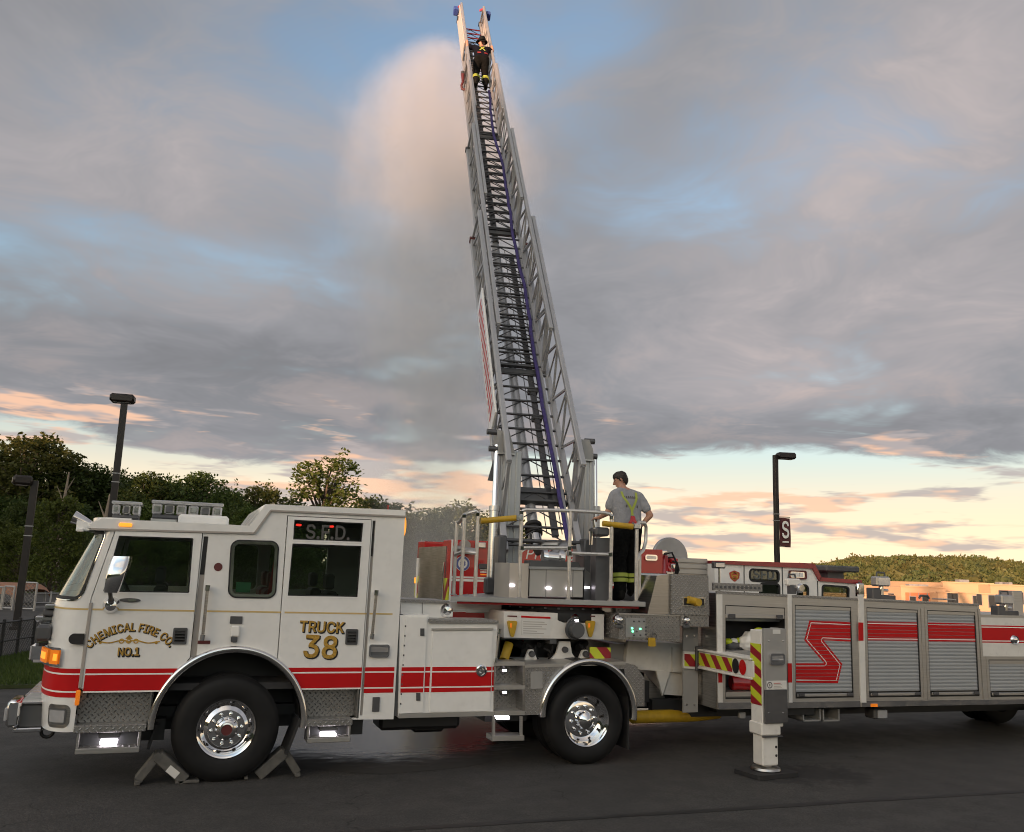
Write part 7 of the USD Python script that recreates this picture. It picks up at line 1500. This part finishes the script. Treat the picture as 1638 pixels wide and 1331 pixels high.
def crown_proto(key, seed, m):
    rs_ = np.random.RandomState(seed); t = trimesh.creation.icosphere(2, 1.); d = .55+.9*meshkit.fbm(t.vertices*2.1+seed*5, 3, seed); v = t.vertices*d[:, None]*np.array([1, 1, .85])+[0, 0, .55]
    C = []
    for k in range(260): q = t.vertices[rs_.randint(len(t.vertices))]; j = np.argmax(t.vertices@q); C.append(v[j]+rs_.normal(0, .06, 3))
    lv, lf = cards(np.array(C), .16, rs_, .2); root = stage.CreateClassPrim('/World/_'+key); usdkit.mesh(stage, root.GetPath().pathString+'/crown', (np.vstack([v*.93, lv]), np.vstack([t.faces, lf+len(v)])), LOOK[m]); protos[key] = root.GetPath()
leafmat('far_leaf_a', (.060, .078, .026), (.120, .132, .046), .3, .02); leafmat('far_leaf_b', (.082, .090, .030), (.150, .145, .052), .3, .02)
for k, m_ in enumerate(('far_leaf_a', 'far_leaf_b', 'far_leaf_a')): crown_proto('far_crown_%d' % k, 20+k, m_)
rs = np.random.RandomState(21); pos, sc, ids = [], [], []
for i in range(5200):
    a, k = rs.uniform(6, 84.9), rs.uniform(0, hr+1.2); i0, k0 = int(a), int(k); fa, fk = a-i0, k-k0; i1, k1 = min(i0+1, 89), min(k0+1, HV.shape[1]-1)
    q = HV[i0, k0]*(1-fa)*(1-fk)+HV[i1, k0]*fa*(1-fk)+HV[i0, k1]*(1-fa)*fk+HV[i1, k1]*fa*fk; s_ = rs.choice([3.6, 5., 6.5, 8.5])*rs.uniform(.8, 1.15); pos.append(q-[0, 0, 2.]); sc.append((s_, s_, s_*rs.uniform(.9, 1.25))); ids.append(rs.choice(3, p=[.38, .34, .28]))
wood('hill_forest', pos, sc, ids, ['far_crown_0', 'far_crown_1', 'far_crown_2'], 'olive green forest covering the far hill on the right', 'forest', rs)
# ------------------------------------------------------------------ school building in the last sun
t = None
sb_d = 150.
qa = gpt(1500, sb_d); ex = np.array([math.cos(YAW), -math.sin(YAW)]); ey = np.array([ex[1]*-1, ex[0]]); ey = np.array([math.sin(YAW), math.cos(YAW)])
MBD = np.eye(4); MBD[:3, 0] = [*ex, 0]; MBD[:3, 1] = [*ey, 0]; MBD[:2, 3] = qa; zg_ = -5.5
sch = thing('school_building', 'long tan school building lit by the low sun below the wooded hill', 'building', None, (*qa, zg_))
def bx(px, py, b_=0.):       # photo pixel -> (along, height) on the facade plane at depth b_
    d = ray(px, py); o = np.array([*qa, 0])+np.array([*ey, 0])*b_; n3 = np.array([*ey, 0]); q = CAM+d*(((o-CAM)@n3)/(d@n3)); return (q[:2]-qa)@ex, q[2]
def block(name, x0, x1, pyt, b0, b1, m):
    a, z_ = bx(x0, pyt, b0); c, _ = bx(x1, pyt, b0); pr_ = part(name, MB(MBD).box(a, c, b0, b1, zg_, z_), m, sch); part('parapet', MB(MBD).box(a-.15, c+.15, b0-.15, b0+.4, z_, z_+.22), m, pr_); return pr_, a, c, z_
w1 = block('wall', 1180, 1445, 945, 6., 30., 'tan_wall'); w2 = block('wall', 1441, 1512, 938.5, 3., 26., 'tan_wall'); w3 = block('wall', 1508, 1588, 932, 8., 34., 'tan_wall'); w4 = block('wall', 1584, 1720, 936, 4., 28., 'tan_wall'); w5 = block('wall', 1500, 1600, 948, 0., 7., 'tan_wall')
a, z1 = bx(1448, 947.5, 3.); c, z0 = bx(1505, 976, 3.); rp = part('rust_panel', MB(MBD).box(a, c, 2.9, 3., zg_+.5, z1), 'rust_wall', sch)
for k in range(4): x_ = a+(c-a)*(k+.5)/4; part('panel_joint', MB(MBD).box(x_-.06, x_+.06, 2.84, 2.9, zg_+.5, z1), 'galvanised', rp)
for px, py, w_, h_ in ((1520, 957, 1.2, 2.2), (1527, 957, 1.2, 2.2), (1559, 960, .8, 1.6), (1566, 959, 1.0, 2.), (1587, 962, 1.4, 2.2), (1460, 962, 1.2, 1.8), (1480, 962, 1.2, 1.8), (1496, 962, 1.2, 1.8), (1611, 955, 1.4, 2.0), (1630, 957, 1.6, 2.2), (1405, 953, 1.2, 1.2), (1425, 954, 1.2, 1.2), (1660, 957, 1.6, 2.2)):
    b_ = 0. if 1508 < px < 1600 else (2.9 if 1446 < px < 1507 else (6. if px < 1441 else 4.)); x_, z_ = bx(px, py, b_); wd = part('window', MB(MBD).box(x_-w_/2, x_+w_/2, b_-.10, b_, z_-h_/2, z_+h_/2), 'galvanised', sch); part('pane', MB(MBD).box(x_-w_/2+.1, x_+w_/2-.1, b_-.13, b_-.10, z_-h_/2+.1, z_+h_/2-.1), 'dark_window', wd)
for px, py in ((1460, 936), (1475, 936.5), (1540, 929), (1604, 933), (1609, 933)): x_, z_ = bx(px, py, 10.); part('roof_unit', MB(MBD).box(x_-.9, x_+.9, 9.5, 11., z_-1.5, z_+.2), 'galvanised', sch)
# ------------------------------------------------------------------ the wooded rise behind the photographer, which keeps the lot in shade
hd = np.array([SUN[0], SUN[1]]); hd /= np.linalg.norm(hd); ht = np.array([-hd[1], hd[0]])
V, n = [], 9
RISE_D, RISE_H = 240., 51.6
for u in np.linspace(-620, 620, 60):
    for k in range(n):
        t_ = k/(n-1); b_ = RISE_D+(t_-.35)*160; q = CAM[:2]+hd*b_+ht*u; z_ = RISE_H*.79*math.sin(min(1, t_/.5)*PI/2)**1.2*(1 if t_ < .75 else 1-(t_-.75)*2)
        z_ *= min(1, max(0, (620-abs(u))/160.)); V.append((*q, z_+1.5*(meshkit.fbm(np.array([q[0]*.02, q[1]*.02, 1.]), 3, 8)-.5)*(z_ > 1)-(.3 if t_ in (0, 1) else 0)))
F = [[i*n+k, (i+1)*n+k, (i+1)*n+k+1, i*n+k+1] for i in range(59) for k in range(n-1)]; tag(part('rise', MB().add(np.array(V), F), 'forest_floor', None, smooth=True), kind='structure')
rs = np.random.RandomState(31); pos, sc, ids = [], [], []; VV = np.array(V).reshape(60, n, 3)
for i in range(58):
    for k, hh in ((3, 9.), (4, 10.3), (5, 10.), (2, 8.)):
        q = VV[i, k]; s_ = hh*(1+.10*rs.normal())/12.; w_ = min(1., (q[2]+.5)/8.)
        for dx in (0., 7., 14.): pos.append(q+np.array([*(ht*(dx+rs.uniform(-2.5, 2.5))), -.5])); sc.append((s_*1.15, s_*1.15, s_*max(.3, w_))); ids.append(rs.randint(3))
wood('rise_woods', pos, sc, ids, kinds, 'woods on the rise behind the photographer', 'woods', rs)
# ------------------------------------------------------------------ spray drifting behind the ladder
def spray():
    """one body of drifting water drops: dense and rounded at the top, thinning to falling streaks"""
    D0 = 33.; prof = [(84, 712, 14), (92, 706, 60), (104, 704, 98), (125, 706, 128), (160, 708, 150), (210, 710, 165), (280, 710, 166), (360, 704, 158), (450, 698, 146), (540, 694, 132), (630, 690, 114), (710, 686, 96), (780, 694, 100), (840, 700, 116), (900, 700, 124), (1000, 700, 130)]
    py_, cx_, hw_ = (np.array(c, float) for c in zip(*prof)); n, ys = 48, np.linspace(80, 1001, 64); V = []
    zs = np.array([at_d(cx, py, D0)[2] for py, cx in zip(py_, cx_)]); hm = hw_/FPX*D0; ctr = np.array([at_d(cx, py, D0) for py, cx in zip(py_, cx_)])
    for py in ys:
        hw = float(np.interp(py, py_+(0), hw_))*1.22+26; c = at_d(float(np.interp(py, py_, cx_)), py-6, D0); r_ = hw/FPX*D0
        for i in range(n): a = 2*PI*i/n; V.append(c+_r0*r_*math.cos(a)+np.array([_r0[1]*-1, _r0[0], 0])*r_*.85*math.sin(a))
    V = np.array(V); top = V[:n].mean(0)+[0, 0, .25]; bot = V[-n:].mean(0)-[0, 0, .05]; kk = len(ys)
    F = [[q*n+i, q*n+(i+1) % n, (q+1)*n+(i+1) % n, (q+1)*n+i] for q in range(kk-1) for i in range(n)]; F = np.vstack([np.array(F)[:, [0, 1, 2]], np.array(F)[:, [0, 2, 3]], [[(i+1) % n, i, n*kk] for i in range(n)], [[(kk-1)*n+i, (kk-1)*n+(i+1) % n, n*kk+1] for i in range(n)]])
    V = np.vstack([V, top, bot])
    g = Graph(); p = g.wpos(); x, y, z = g.sep(p); z0, z1 = float(zs.min()), float(zs.max()); t = (z-z0)/(z1-z0); o = np.argsort(zs); tt = (zs[o]-z0)/(z1-z0)
    rw = g.node('rgb_ramp', 'color', fac=t, ramp=[(float(a), (float(h/8), float((c[0]-ctr[:, 0].min())/8), float((c[1]-ctr[:, 1].min())/8))) for a, h, c in zip(tt, hm[o], ctr[o])])
    hw, cx, cy = g.sep(rw); hw = hw*8.; dx, dy = x-(cx*8.+float(ctr[:, 0].min())), y-(cy*8.+float(ctr[:, 1].min()))
    la, lb = (dx*float(_r0[0])+dy*float(_r0[1]))/hw, (dx*float(-_r0[1])+dy*float(_r0[0]))/(hw*.85)
    nz = g.noise(g.vscale(p, .42, .42, .30), 1., 2., .6); st = g.noise(g.vscale(p, 1.3, 1.3, .10), 1., 1., .5)
    rad = g.m('sqrt', la*la+lb*lb)+(nz-.5)*1.0; body = g.ss(rad, 1.12, .25)
    den = body*g.node('rgb_ramp', 'color', fac=t, ramp=[(0., (.17,)*3), (.12, (.16,)*3), (.3, (.17,)*3), (.5, (.18,)*3), (.72, (.20,)*3), (.9, (.26,)*3), (1., (.32,)*3)])*(.45+st*1.1)
    LOOK['spray'] = g.done('/World/Looks/spray', volume=g.node('principled_volume', 'volume', color=(.985, .985, .985), density=den, anisotropy=0.))
    tag(part('water_spray', MB().add(V, F[:, ::-1]), 'spray', None, smooth=True), 'rounded pale cloud of water spray drifting behind the raised ladder', 'water spray', kind='stuff')
spray()
